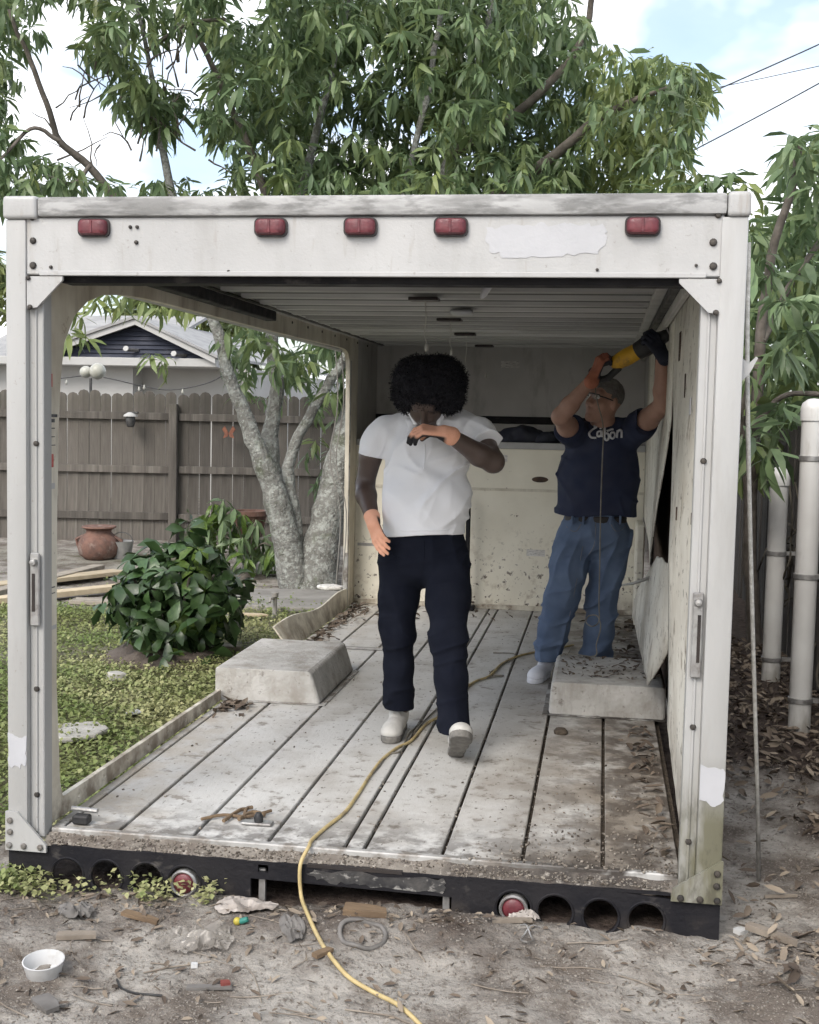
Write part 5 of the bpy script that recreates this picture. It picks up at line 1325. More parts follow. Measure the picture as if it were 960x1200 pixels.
def hand_prims(sd, w, d, n, thumb, curls, tcurl=0.5, sc=1.0, spread=0.0):
    """palm and five fingers; w wrist, d pointing to the fingers, n where the palm faces, thumb = +1/-1 along d x n"""
    d = nrm(d); n = nrm(np.asarray(n)-d*(np.asarray(n)@d)); s = np.cross(d, n)*thumb
    offs = np.array([0.033, 0.011, -0.011, -0.031])*sc; L = np.array([0.076, 0.084, 0.078, 0.062])*sc
    pl = np.array([0.094, 0.097, 0.093, 0.086])*sc
    tips = []
    for i in range(4):
        kn = w+d*pl[i]+s*offs[i]
        sd.cone(w+d*0.008+s*offs[i]*0.55, kn, 0.0155*sc, 0.0125*sc, 0.014)
        a = 0.0; p = kn
        fd_ = nrm(d+s*spread*(1.5-i))
        for j, fr in enumerate((0.46, 0.30, 0.24)):
            a += curls[i][j] if hasattr(curls[i], '__len__') else curls[i]*(0.9, 1.1, 0.8)[j]
            v = fd_*math.cos(a)+n*math.sin(a); q = p+v*L[i]*fr
            sd.cone(p, q, (0.0118-0.0012*j)*sc, (0.0108-0.0014*j)*sc, 0.005); p = q
        tips.append(p)
    t0 = w+d*0.022*sc+s*0.022*sc
    v = nrm(d*0.62+s*0.70+n*0.35); t1 = t0+v*0.045*sc
    v2 = nrm(d*(0.75)+s*(0.5-tcurl)+n*(0.35+0.4*tcurl)); t2 = t1+v2*0.034*sc; t3 = t2+nrm(v2*0.9+n*0.25)*0.027*sc
    sd.cone(t0, t1, 0.017*sc, 0.0135*sc, 0.012); sd.cone(t1, t2, 0.0128*sc, 0.0115*sc, 0.006); sd.cone(t2, t3, 0.0115*sc, 0.0095*sc, 0.005)
    return np.array(tips), s
def glove(parent, w, fore, d, n, thumb, curls, m, tcurl=0.5, sc=1.06, tipcoat=0.0, inv=False):
    sd = SDF(); tips, s = hand_prims(sd, w, d, n, thumb, curls, tcurl, sc)
    fo = nrm(fore)
    sd.cone(w-fo*0.022, w+nrm(d)*0.012, 0.037*sc, 0.031*sc, 0.012)
    nn = nrm(n); dd = nrm(d)
    def coat(V, N):
        if inv == 'all': return np.ones(len(V))
        c = np.clip((N@nn)*3.0+0.2, 0, 1)
        if tipcoat: c = np.maximum(c, np.clip((((V-w)@dd)-0.112*sc)/0.01, 0, 1)*tipcoat) if not inv else np.maximum(c, tipcoat*np.clip((0.04-np.min(np.linalg.norm(V[:, None]-tips[None], axis=2), axis=1))/0.012, 0, 1))
        c *= np.clip((((V-w)@dd)+0.005)/0.015, 0, 1)
        return c
    return sdf_obj('glove', sd, m, parent, 0.003, coat=coat)[0]
def rotm(yaw=0.0, pitch=0.0, roll=0.0):
    """head frame: x to its own picture-right, y where the face looks, z up; yaw 0 looks to -Y"""
    f = np.array([math.sin(yaw)*math.cos(pitch), -math.cos(yaw)*math.cos(pitch), -math.sin(pitch)])
    x = nrm(np.cross(f, [0, 0, 1])); z = np.cross(x, f)
    x2 = x*math.cos(roll)+z*math.sin(roll); z2 = -x*math.sin(roll)+z*math.cos(roll)
    return np.stack([x2, f, z2], -1)
def ridge(x, y, z):
    n = vnoise(x, y, z); return np.clip(1-np.abs(n)*1.8, 0, 1)**2*1.6
def creases(x, y, z, ang, along, across, seed):
    u = x*math.cos(ang)+z*math.sin(ang); v = -x*math.sin(ang)+z*math.cos(ang)
    w = 0.25*vnoise(x*6+seed, y*6, z*6)
    return ridge(u*along+w, y*4+seed, v*across+w*2)

# ------------------------------------------------------------------ person walking out, white polo
YP = 1.48
P1 = empty('person', tuple(np.append(at(500, 860, YP)[:2], 0.0)), 'person in white polo and black trousers walking, gloved hand at the mouth', 'person')
J = lambda x, y, dy=0.0: at(x, y, YP+dy)
hR = rotm(-0.03, math.radians(42), 0.0)
hc = J(500, 468, -0.13)
nb_ = J(500, 497, 0.03)
sd = SDF(); W1 = head_prims(sd, hc, hR, nb_, 0.066, True, 1.02)
sh_r, el_r, wr_r = J(443, 503, 0.0), J(428, 568, 0.01), J(437, 610, -0.12)
sh_l, el_l, wr_l = J(558, 501, 0.0), J(578, 541, -0.16), J(524, 508, -0.30)
sd.cone(nb_, J(500, 520, 0.05), 0.07, 0.10, 0.05); sd.ell(J(499, 545, 0.03), (0.165, 0.105, 0.18), 0.05); sd.ell(J(496, 620, 0.03), (0.15, 0.105, 0.14), 0.05)
sd.cone(nb_+np.array([-0.04, 0, -0.04]), sh_r, 0.040, 0.032, 0.03); sd.cone(nb_+np.array([0.04, 0, -0.04]), sh_l, 0.040, 0.032, 0.03)
sd.chain([sh_r, sh_r*0.5+el_r*0.5+np.array([-0.004, 0, 0]), el_r], [0.034, 0.050, 0.040], 0.012); sd.chain([el_r, el_r*0.7+wr_r*0.3+np.array([-0.006, 0.0, 0]), wr_r], [0.040, 0.045, 0.029], 0.02)
sd.chain([sh_l, sh_l*0.5+el_l*0.5, el_l], [0.034, 0.050, 0.046], 0.012); sd.chain([el_l, el_l*0.7+wr_l*0.3+np.array([0, 0, -0.006]), wr_l], [0.046, 0.047, 0.029], 0.02)
hp_r, kn_r, an_r = J(471, 650, 0.04), J(468, 742, 0.06), J(469, 830, 0.17)
hp_l, kn_l, an_l = J(523, 650, 0.0), J(524, 745, -0.19), J(532, 853, -0.24)
sd.chain([hp_r, kn_r, an_r], [0.085, 0.056, 0.04], 0.03); sd.chain([hp_l, kn_l, an_l], [0.085, 0.056, 0.04], 0.03)
sdf_obj('body', sd, 'skin_dark', P1, 0.0055)
# polo shirt
hemz = J(497, 628, -0.1)[2]
sd = SDF()
sd.ell(J(499, 535, 0.03), (0.192, 0.132, 0.17), 0.06); sd.ell(J(497, 580, 0.02), (0.188, 0.145, 0.16), 0.06); sd.cone(J(495, 585, 0.025), J(495, 650, 0.03), 0.150, 0.152, 0.05, 'u', (np.array([1.0, 0, 0]), 0.80))
sd.cone(J(487, 494, 0.03), J(455, 504, 0.02), 0.056, 0.056, 0.05); sd.cone(J(513, 494, 0.03), J(545, 502, 0.02), 0.056, 0.056, 0.05)
sd.chain([J(452, 505, 0.01), J(440, 520, 0.005), J(434, 545, 0.005)], [0.062, 0.061, 0.062], 0.03)
sd.chain([J(546, 503, 0.01), J(562, 509, -0.05), J(571, 523, -0.125)], [0.060, 0.060, 0.061], 0.03)
sd.cone(nb_+np.array([0, 0.0, -0.01]), hc+np.array([0, 0.06, -0.03]), 0.066, 0.06, 0.02, 's')
sd.cone(nb_+np.array([0, -0.115, -0.055]), nb_+np.array([0, -0.06, 0.05]), 0.012, 0.05, 0.02, 's')
slr = nrm(el_r-sh_r); slp = J(436, 534, 0.0)
sll = nrm(el_l-sh_l); sllp = J(570, 520, -0.11)
def post1(D, X, Y, Z):
    D = np.maximum(D, hemz+0.012*np.sin((X+0.05)*11)-0.004-Z)
    cutr = (X-slp[0])*slr[0]+(Y-slp[1])*slr[1]+(Z-slp[2])*slr[2]
    D = np.where(X < slp[0]+0.065, np.maximum(D, cutr), D)
    cutl = (X-sllp[0])*sll[0]+(Y-sllp[1])*sll[1]+(Z-sllp[2])*sll[2]
    return np.where(X > sllp[0]-0.07, np.maximum(D, cutl), D)
def fold1(x, y, z):
    lowm = np.clip(1.25-np.abs(z-1.02)*2.6, 0.25, 1)
    f = -0.012*creases(x, y, z, 0.55, 2.2, 12, 3.0)*lowm-0.009*creases(x, y, z, -0.7, 3, 13, 9.0)
    return f-0.003*creases(x, y, z, 1.3, 4, 22, 5.0)
shirt, sgrid = sdf_obj('polo_shirt', sd, 'polo_white', P1, 0.005, post1, fold1)
cs = SDF()                                                       # collar: folded band round the neck, open in front
ring = []
for a in np.linspace(-2.55, 2.55, 15):
    ring.append(nb_+np.array([0.088*math.sin(a), 0.0+0.092*math.cos(a), 0.030-0.040*max(0, -math.cos(a))]))
for i in range(len(ring)-1): cs.cone(ring[i], ring[i+1], 0.020, 0.020, 0.008, 'u')
for s in (ring[0], ring[-1]):
    sg_ = np.sign(s[0]-nb_[0]); cs.cone(s, s+np.array([sg_*0.018, -0.035, -0.050]), 0.020, 0.009, 0.01)
for xa, xb in ((478, 487), (523, 514)):
    cs.chain([J(xa, 470, -0.03), J((xa+xb)/2, 482, -0.115), J(xb, 496, -0.150)], [0.018, 0.019, 0.010], 0.008)
sdf_obj('collar', cs, 'polo_white', shirt, 0.0045)
for k in range(2):
    p = nb_+np.array([0.004, -0.105-0.012*k, -0.075-0.045*k]); obj('button', MB().lathe([(0.006, 0), (0.006, 0.003), (0, 0.004)], p, 8, Matrix.Rotation(math.radians(90), 3, 'X')), 'shoe_canvas', shirt)
# trousers
sd = SDF()
sd.ell(J(496, 640, 0.03), (0.183, 0.136, 0.10), 0.05); sd.cone(J(495, 612, 0.03), J(496, 650, 0.03), 0.142, 0.15, 0.04, 'u', (np.array([1.0, 0, 0]), 0.82))
sd.chain([J(471, 660, 0.03), J(468, 700, 0.04), J(466, 742, 0.05), J(467, 780, 0.09), J(469, 838, 0.15)], [0.100, 0.086, 0.070, 0.064, 0.062], 0.03)
sd.chain([J(524, 660, 0.0), J(525, 700, -0.09), J(525, 745, -0.19), J(529, 795, -0.215), J(533, 862, -0.225)], [0.102, 0.088, 0.072, 0.067, 0.066], 0.03)
cr_, cl_ = J(464, 829, 0.15)[2], J(532, 858, -0.22)[2]; midx = J(498, 780)[0]
def post2(D, X, Y, Z):
    D = np.maximum(D, Z-(hemz+0.035))
    return np.maximum(D, np.where(X < midx+0*Z, cr_-Z, cl_-Z))
def fold2(x, y, z):
    kz = np.exp(-((z-0.50)/0.10)**2)+1.2*np.exp(-((z-0.15)/0.10)**2)+0.6*np.exp(-((z-0.82)/0.12)**2)
    return -0.0075*kz*creases(x, y, z, 0.35, 4, 20, 2.0)-0.006*creases(x, y, z, 1.45, 2.5, 13, 4.0)
trousers, tgrid = sdf_obj('trousers', sd, 'pants_black', P1, 0.005, post2, fold2)
# shoes
def shoe(parent, heel, fwd, up, m_up, m_sole, L=0.28, h=0.006):
    fwd = nrm(fwd); up = nrm(np.asarray(up)-fwd*(np.asarray(up)@fwd)); sd_ = np.cross(fwd, up)
    R = np.stack([fwd, sd_, up], -1)
    def W(a, b, c): return heel+fwd*a*L+sd_*b*L+up*c*L
    up_ = SDF(); up_.ell(W(0.20, 0, 0.22), np.array((0.22, 0.135, 0.20))*L, 0.03, 'u', R); up_.ell(W(0.55, 0, 0.16), np.array((0.32, 0.155, 0.15))*L, 0.04, 'u', R); up_.ell(W(0.82, 0.005, 0.13), np.array((0.19, 0.16, 0.115))*L, 0.04, 'u', R)
    up_.cone(W(0.17, 0, 0.28), W(0.16, 0, 0.46), 0.14*L, 0.14*L, 0.03)
    def cutp(D, X, Y, Z):
        a = (X-heel[0])*up[0]+(Y-heel[1])*up[1]+(Z-heel[2])*up[2]; return np.maximum(D, 0.075*L-a)
    o, _ = sdf_obj('shoe', up_, m_up, parent, 0.0045, cutp)
    so = SDF()
    for t, w_ in ((0.10, 0.125), (0.3, 0.13), (0.55, 0.15), (0.78, 0.165), (0.88, 0.145)):
        so.ell(W(t, 0, 0.06), np.array((0.17, w_, 0.30))*L, 0.02, 'u', R)
    def cut2(D, X, Y, Z):
        a = (X-heel[0])*up[0]+(Y-heel[1])*up[1]+(Z-heel[2])*up[2]; return np.maximum(np.maximum(D, -a), a-0.105*L)
    sdf_obj('sole', so, m_sole, o, 0.0045, cut2)
    for k in range(4):
        p = W(0.42+0.085*k, 0, 0.335-0.045*k); obj('lace', MB().tube([p-sd_*0.06*L, p+up*0.02*L, p+sd_*0.06*L], 0.0035, 5), m_up, o, 60)
    return o
hr_ = np.array([an_r[0]-0.005, an_r[1]+0.06, 0.003])
shoe(P1, hr_, (-0.02, -1, 0.0), (0, 0, 1), 'shoe_canvas', 'shoe_sole', 0.285)
hl_ = np.array([an_l[0]+0.005, an_l[1]+0.03, 0.004])
shoe(P1, hl_, (0.22, -1, 0.62), (0.05, 0.5, 1), 'shoe_canvas', 'shoe_sole', 0.29)
# hair: round afro with a ragged surface and short curls
ha = SDF(); Rh = np.eye(3)
hcen = hc+np.array([0.008, 0.02, 0.056])
ha.ell(hcen, (0.150, 0.150, 0.122), 0.03); ha.ell(hcen+np.array([-0.05, 0, 0.03]), (0.095, 0.11, 0.092), 0.04); ha.ell(hcen+np.array([0.052, 0, 0.03]), (0.095, 0.11, 0.09), 0.04)
ha.ell(hcen+np.array([-0.075, 0.0, -0.05]), (0.075, 0.09, 0.065), 0.03); ha.ell(hcen+np.array([0.078, 0.0, -0.045]), (0.07, 0.09, 0.065), 0.03)
ha.cone(W1((0, 0.13, -0.045)), W1((0, 0.13, -0.14)), 0.058, 0.075, 0.012, 's')
def foldh(x, y, z): return 0.008*fbm(x*28, y*28, z*28, 2)+0.007*fbm(x*70, y*70, z*70, 1)
hair, _ = sdf_obj('hair', ha, 'hair_black', P1, 0.005, None, foldh, smooth_it=0)
hv = np.array([v.co for v in hair.data.vertices])+np.array(P1.location); hn_ = np.array([v.normal for v in hair.data.vertices])
V = []; Fc = []
for i in rng.choice(len(hv), 5200):
    p = hv[i]; n = hn_[i]
    if (p-W1((0, 0.13, -0.09)))@(p-W1((0, 0.13, -0.09))) < 0.07**2: continue
    a = rng.normal(0, 1, 3); t = nrm(a-n*(a@n)); b = np.cross(n, t); L = rng.uniform(0.008, 0.020)
    pts_ = [p-n*0.004, p+n*L*0.5+t*L*0.45, p+n*L*0.9-t*L*0.1+b*L*0.3]
    o_ = len(V)
    for q in pts_: V += [q-b*0.0011, q+b*0.0011]
    Fc += [(o_, o_+1, o_+3, o_+2), (o_+2, o_+3, o_+5, o_+4)]
o = np_mesh('curls', np.array(V)-np.array(P1.location), np.array(Fc), 'hair_black', hair, False); o['kind'] = 'stuff'
glove(P1, wr_r, wr_r-el_r, J(446, 640, -0.20)-wr_r, (0.75, 0.55, -0.1), -1, (0.22, 0.25, 0.28, 0.32), 'glove_knit', 0.2, 0.98)
glove(P1, wr_l, wr_l-el_l, (-0.97, -0.10, 0.12), (-0.25, 0.35, -1.0), -1, ((0.55, 0.5, 0.3), (0.6, 0.5, 0.3), (0.6, 0.55, 0.35), (0.65, 0.55, 0.4)), 'glove_knit', 0.6, 1.08, 1.0, True)

# ------------------------------------------------------------------ person cutting the ceiling corner, navy T-shirt
YQ = 3.0
P2 = empty('person', tuple(np.append(at(672, 790, YQ)[:2], 0.0)), 'person in navy T-shirt and jeans raising a power saw overhead', 'person')
K = lambda x, y, dy=0.0: at(x, y, YQ+dy)
hR2 = rotm(-0.75, math.radians(-14), math.radians(6))
hc2 = K(708, 470, -0.12); nb2 = K(706, 501, -0.04)
sh2r, el2r, wr2r = K(673, 511, -0.05), K(657, 488, -0.30), K(694, 444, -0.36)
sh2l, el2l, wr2l = K(744, 507, -0.05), K(777, 474, -0.32), K(775, 421, -0.40)
print('arm lengths', [round(float(np.linalg.norm(a-b)), 3) for a, b in ((sh2r, el2r), (el2r, wr2r), (sh2l, el2l), (el2l, wr2l), (sh_r, el_r), (el_r, wr_r), (sh_l, el_l), (el_l, wr_l))])
sd = SDF(); W2 = head_prims(sd, hc2, hR2, nb2, 0.058, True, 1.0)
sd.cone(nb2, K(706, 525, 0.03), 0.065, 0.09, 0.05); sd.ell(K(705, 550, 0.03), (0.155, 0.10, 0.20), 0.05); sd.ell(K(698, 610, 0.03), (0.145, 0.10, 0.12), 0.05)
sd.cone(nb2+np.array([-0.04, 0, -0.04]), sh2r, 0.042, 0.042, 0.03); sd.cone(nb2+np.array([0.04, 0, -0.04]), sh2l, 0.042, 0.042, 0.03)
sd.chain([sh2r, sh2r*0.5+el2r*0.5, el2r], [0.046, 0.056, 0.046], 0.02); sd.chain([el2r, el2r*0.7+wr2r*0.3, wr2r], [0.046, 0.046, 0.029], 0.02)
sd.chain([sh2l, sh2l*0.5+el2l*0.5, el2l], [0.046, 0.056, 0.046], 0.02); sd.chain([el2l, el2l*0.7+wr2l*0.3, wr2l], [0.046, 0.046, 0.029], 0.02)
sd.chain([K(675, 625, 0.02), K(658, 695, -0.03), K(641, 768, 0.03)], [0.08, 0.055, 0.04], 0.03); sd.chain([K(716, 625, 0.02), K(708, 695, 0.02), K(697, 775, 0.08)], [0.08, 0.055, 0.04], 0.03)
sdf_obj('body', sd, 'skin_light', P2, 0.0055)
eyes(W2, P2)
# T-shirt
hem2 = K(698, 605, -0.1)[2]
sd = SDF()
sd.ell(K(704, 535, -0.02), (0.192, 0.125, 0.17), 0.06); sd.ell(K(700, 570, 0.0), (0.192, 0.132, 0.17), 0.06); sd.cone(K(701, 550, 0.0), K(698, 625, 0.02), 0.140, 0.150, 0.05, 'u', (np.array([1.0, 0, 0]), 0.67))
sd.cone(K(694, 505, -0.03), K(676, 509, -0.04), 0.058, 0.066, 0.05); sd.cone(K(718, 504, -0.03), K(740, 506, -0.04), 0.058, 0.066, 0.05)
sd.ell(K(706, 515, -0.05), (0.12, 0.10, 0.07), 0.05)
sd.chain([K(676, 512, -0.05), K(670, 506, -0.12), K(664, 498, -0.19)], [0.072, 0.070, 0.070], 0.03)
sd.chain([K(740, 509, -0.05), K(751, 500, -0.13), K(761, 490, -0.19)], [0.072, 0.070, 0.068], 0.03)
sd.cone(nb2+np.array([0, -0.01, 0.03]), hc2, 0.060, 0.055, 0.015, 's')
s2r, s2l = nrm(el2r-sh2r), nrm(el2l-sh2l); p2r, p2l = K(666, 501, -0.16), K(757, 494, -0.16)
def post3(D, X, Y, Z):
    D = np.maximum(D, hem2+0.008*np.sin(X*17)-Z)
    c1 = (X-p2r[0])*s2r[0]+(Y-p2r[1])*s2r[1]+(Z-p2r[2])*s2r[2]; c2 = (X-p2l[0])*s2l[0]+(Y-p2l[1])*s2l[1]+(Z-p2l[2])*s2l[2]
    D = np.where((Z > p2r[2]-0.12) & (X < p2r[0]+0.09), np.maximum(D, c1), D)
    return np.where((Z > p2l[2]-0.12) & (X > p2l[0]-0.05), np.maximum(D, c2), D)
def fold3(x, y, z):
    return -0.006*creases(x, y, z, 0.8, 2.5, 10, 1.0)-0.005*creases(x, y, z, -0.9, 2.5, 12, 6.0)
tee, (Dt, lot, ht) = sdf_obj('t_shirt', sd, 'tee_navy', P2, 0.005, post3, fold3)
# chest lettering, laid on the cloth stroke by stroke
def on_chest(px, py):
    d = ray(px, py); t0 = (YQ-0.35-CAM[1])/d[1]
    for k in range(160):
        p = CAM+d*(t0+k*0.003)
        i = np.round((p-lot)/ht).astype(int)
        if (i >= 0).all() and (i < np.array(Dt.shape)).all() and Dt[tuple(i)] < 0.002: return p
    return at(px, py, YQ-0.12)
strokes = [
  [(699.5, 500.5), (694, 504), (690.5, 508), (693, 512.5), (699, 513)],                       # C
  [(704.5, 505), (700.5, 506.5), (700.5, 511), (704, 510.5), (705, 505), (705.5, 512)],        # a
  [(697, 497), (697.5, 501), (700, 501)], [(703, 499), (704, 502.5)],                           # small word above
  [(709.5, 498), (709, 503), (708.5, 512), (711, 516), (713.5, 513), (712.5, 508), (709, 508)], # b
  [(711.5, 505), (716, 503.5), (719, 503)],
  [(716.5, 507), (715, 511), (717.5, 514), (720.5, 511.5), (719.8, 507), (716.5, 507)],         # o
  [(723, 513), (723.8, 504.5)], [(723.5, 507), (726, 504), (728.5, 505), (728.5, 513)]]         # n
pm_ = MB()
for st in strokes:
    Ps = [on_chest(*q)-np.array([0, 0.001, 0]) for q in st]
    pm_.tube(smooth_path(Ps, 3), 0.0062, 6)
obj('shirt_print', pm_, 'print_white', tee, 60)
# jeans, belt, shoes
sd = SDF()
sd.ell(K(698, 622, 0.02), (0.172, 0.130, 0.10), 0.05); sd.cone(K(698, 600, 0.02), K(697, 625, 0.02), 0.132, 0.14, 0.04, 'u', (np.array([1.0, 0, 0]), 0.80))
sd.chain([K(674, 632, 0.0), K(667, 665, -0.03), K(659, 698, -0.03), K(650, 735, 0.0), K(642, 768, 0.03)], [0.103, 0.096, 0.085, 0.080, 0.072], 0.03)
sd.chain([K(716, 632, 0.02), K(712, 665, 0.02), K(706, 698, 0.03), K(701, 740, 0.06), K(697, 785, 0.08)], [0.103, 0.094, 0.081, 0.075, 0.070], 0.03)
cj1, cj2 = K(642, 774, 0.03)[2], K(697, 792, 0.08)[2]; mjx = K(672, 720)[0]; wz2 = K(698, 597, -0.1)[2]
def post4(D, X, Y, Z):
    D = np.maximum(D, Z-wz2); return np.maximum(D, np.where(X < mjx+0*Z, cj1-Z, cj2-Z))
def fold4(x, y, z):
    kz = np.exp(-((z-0.42)/0.14)**2)+1.5*np.exp(-((z-0.14)/0.10)**2)+0.7*np.exp(-((z-0.78)/0.12)**2)
    return -0.011*kz*creases(x, y, z, 0.4, 4, 18, 2.0)-0.008*creases(x, y, z, 1.3, 2.5, 12, 4.0)
jeans, jgrid = sdf_obj('jeans', sd, 'denim_blue', P2, 0.005, post4, fold4)
bl = SDF(); bl.cone(K(698, 604, 0.02), K(698, 610, 0.02), 0.141, 0.143, 0.02, 'u', (np.array([1.0, 0, 0]), 0.79))
bz0, bz1 = K(698, 613, -0.1)[2], K(698, 605, -0.1)[2]
belt, _ = sdf_obj('belt', bl, 'belt_leather', jeans, 0.005, lambda D, X, Y, Z: np.maximum(np.maximum(D, bz0-Z), Z-bz1))
for px in (671, 684, 716, 727):
    p = K(px, 609, -0.125); obj('belt_loop', MB().box(p[0]-0.006, p[0]+0.006, p[1]-0.012, p[1]+0.02, p[2]-0.025, p[2]+0.02, 0.002), 'denim_blue', jeans)
a1 = K(640, 768, 0.03); shoe(P2, np.array([a1[0]+0.015, a1[1]+0.06, 0.003]), (-0.30, -1, 0), (0, 0, 1), 'sneaker_white', 'sneaker_white', 0.27)
a2 = K(697, 775, 0.08); shoe(P2, np.array([a2[0], a2[1]+0.06, 0.003]), (0.05, -1, 0), (0, 0, 1), 'sneaker_white', 'sneaker_white', 0.27)
# grey short hair / cap and safety glasses
hg = SDF(); hg.ell(W2((0, -0.016, 0.045)), (0.081, 0.099, 0.086), 0.02, 'u', hR2)
hg.cone(W2((-0.05, 0.11, -0.005)), W2((0.05, 0.11, -0.005)), 0.06, 0.06, 0.01, 's'); hg.cone(W2((-0.1, 0.02, -0.06)), W2((0.1, 0.02, -0.06)), 0.06, 0.06, 0.01, 's')
sdf_obj('hair', hg, 'hair_grey', P2, 0.005, None, lambda x, y, z: 0.003*fbm(x*40, y*40, z*40, 2))
gs = MB()
for s in (-1, 1): gs.tube([W2((s*0.075, 0.0, 0.008)), W2((s*0.070, 0.07, 0.008)), W2((s*0.055, 0.100, 0.008))], 0.004, 5)
gs.tube([W2((-0.055, 0.100, 0.012)), W2((0, 0.112, 0.014)), W2((0.055, 0.100, 0.012))], 0.004, 5)
gf = obj('safety_glasses', gs, 'tool_black', P2)
for s in (-1, 1):
    obj('lens', MB().prism([(-0.024, -0.016), (0.024, -0.016), (0.027, 0.012), (-0.027, 0.012)], [], lambda a, b: W2((s*0.031+a, 0.108-abs(s*0.031+a)*0.12, b)), hR2@np.array([0, 0.002, 0])), 'lens_clear', gf)
# saw: rear handle, yellow body, rubber nose, shoe and blade
t0, t1 = K(708, 433, -0.34), K(779, 394, -0.42)
ax_ = nrm(t1-t0); tl_ = np.linalg.norm(t1-t0)
upv = nrm(np.array([0, 0, 1.0])-ax_*ax_[2]); sv = np.cross(ax_, upv); RT = np.stack([ax_, sv, upv], -1)
saw = empty('power_saw', tuple(t0), 'yellow and black power saw held up against the ceiling corner', 'power saw')
def TW(a, b, c): return t0+ax_*a+sv*b+upv*c
bd = SDF(); bd.ell(TW(0.14, 0, 0.0), (0.095, 0.036, 0.043), 0.02, 'u', RT); bd.cone(TW(0.08, 0, 0), TW(0.21, 0, 0.0), 0.036, 0.040, 0.02)
sdf_obj('motor_body', bd, 'tool_yellow', saw, 0.004)
hd_ = SDF(); hd_.chain([TW(0.07, 0, 0.02), TW(0.0, 0, 0.035), TW(-0.06, 0, 0.02), TW(-0.065, 0, -0.03), TW(0.0, 0, -0.05), TW(0.07, 0, -0.03)], [0.022, 0.019, 0.019, 0.018, 0.017, 0.02], 0.01)
sdf_obj('rear_handle', hd_, 'tool_black', saw, 0.004)
ns = SDF(); ns.cone(TW(0.21, 0, 0), TW(0.36, 0, 0.0), 0.046, 0.032, 0.02); ns.cone(TW(0.25, 0, 0.0), TW(0.30, 0, 0.0), 0.048, 0.045, 0.02)
sdf_obj('rubber_nose', ns, 'tool_black', saw, 0.004)
obj('shoe_plate', MB().box(-0.004, 0.004, -0.025, 0.025, -0.035, 0.035, 0.002, Matrix(RT.tolist()), tuple(TW(0.385, 0, 0))), 'galvanised', saw)
obj('blade', MB().box(0.0, 0.15, -0.0012, 0.0012, -0.009, 0.009, 0, Matrix(RT.tolist()), tuple(TW(0.36, 0, 0))), 'galvanised', saw)
for k in range(4):
    obj('vent_slot', MB().box(-0.004, 0.004, -0.002, 0.002, -0.018, 0.018, 0.001, Matrix(RT.tolist()), tuple(TW(0.105+0.02*k, 0.0345 if sv[1] > 0 else 0.0345, 0.0))), 'tool_black', saw)
    obj('vent_slot', MB().box(-0.004, 0.004, -0.002, 0.002, -0.018, 0.018, 0.001, Matrix(RT.tolist()), tuple(TW(0.105+0.02*k, -0.0375, 0.0))), 'tool_black', saw)
gr1, gr2 = TW(-0.005, 0, 0.035), TW(0.265, 0, 0.0)
# hands closing on the saw
glove(P2, gr1-nrm(gr1-wr2r)*0.075-np.array([0, 0.02, 0.01]), gr1-wr2r, gr1-wr2r+np.array([0.0, -0.03, 0.03]), nrm(np.array([0.75, 0.45, -0.25])), 1, ((0.7, 1.1, 0.8),)*4, 'glove_navy', 0.6, 1.06, 1.0, True)
glove(P2, gr2-nrm(gr2-wr2l)*0.07+np.array([0.02, -0.03, 0.0]), gr2-wr2l, gr2-wr2l+np.array([0.0, -0.05, 0.02]), nrm(np.array([-0.6, 0.7, 0.1])), -1, ((0.7, 1.1, 0.8),)*4, 'glove_navy', 0.6, 1.06, 1.0, 'all')

def on_grid(Dg, log, hg_, px, py, Yn):
    d = ray(px, py); t0_ = (Yn-CAM[1])/d[1]
    for k in range(200):
        p = CAM+d*(t0_+k*0.0025); i = np.round((p-log)/hg_).astype(int)
        if (i >= 0).all() and (i < np.array(Dg.shape)).all() and Dg[tuple(i)] < 0.001: return p
    return None
def seam(name, pts, grid, Yn, r, m, parent):
    P = [on_grid(*grid, x, y, Yn) for x, y in pts]; P = [p for p in P if p is not None]
    if len(P) > 1: obj(name, MB().tube(smooth_path(P, 3), r, 5), m, parent, 60)
mat('denim_thread', (0.16, 0.17, 0.20), (0.12, 0.13, 0.16), 20, 0.9)
seam('pocket_seam', [(664, 617), (670, 622), (676, 622), (681, 614)], jgrid, YQ-0.4, 0.003, 'denim_thread', jeans)
seam('pocket_seam', [(733, 617), (727, 622), (721, 622), (716, 614)], jgrid, YQ-0.4, 0.003, 'denim_thread', jeans)
seam('fly_seam', [(698, 612), (698, 625), (696, 640), (690, 650)], jgrid, YQ-0.4, 0.003, 'denim_thread', jeans)
seam('leg_seam', [(683, 640), (676, 680), (668, 720), (660, 760)], jgrid, YQ-0.4, 0.0025, 'denim_thread', jeans)
seam('placket', [(498, 520), (498, 535), (497, 550)], sgrid, YP-0.4, 0.0035, 'polo_white', shirt)
seam('hem_stitch', [(447, 620), (470, 622), (497, 622), (522, 621), (544, 619)], sgrid, YP-0.4, 0.0028, 'polo_white', shirt)
seam('pocket_seam', [(452, 636), (458, 648), (470, 655)], tgrid, YP-0.4, 0.003, 'pants_black', trousers)
seam('fly_seam', [(497, 634), (497, 655), (494, 672)], tgrid, YP-0.4, 0.003, 'pants_black', trousers)
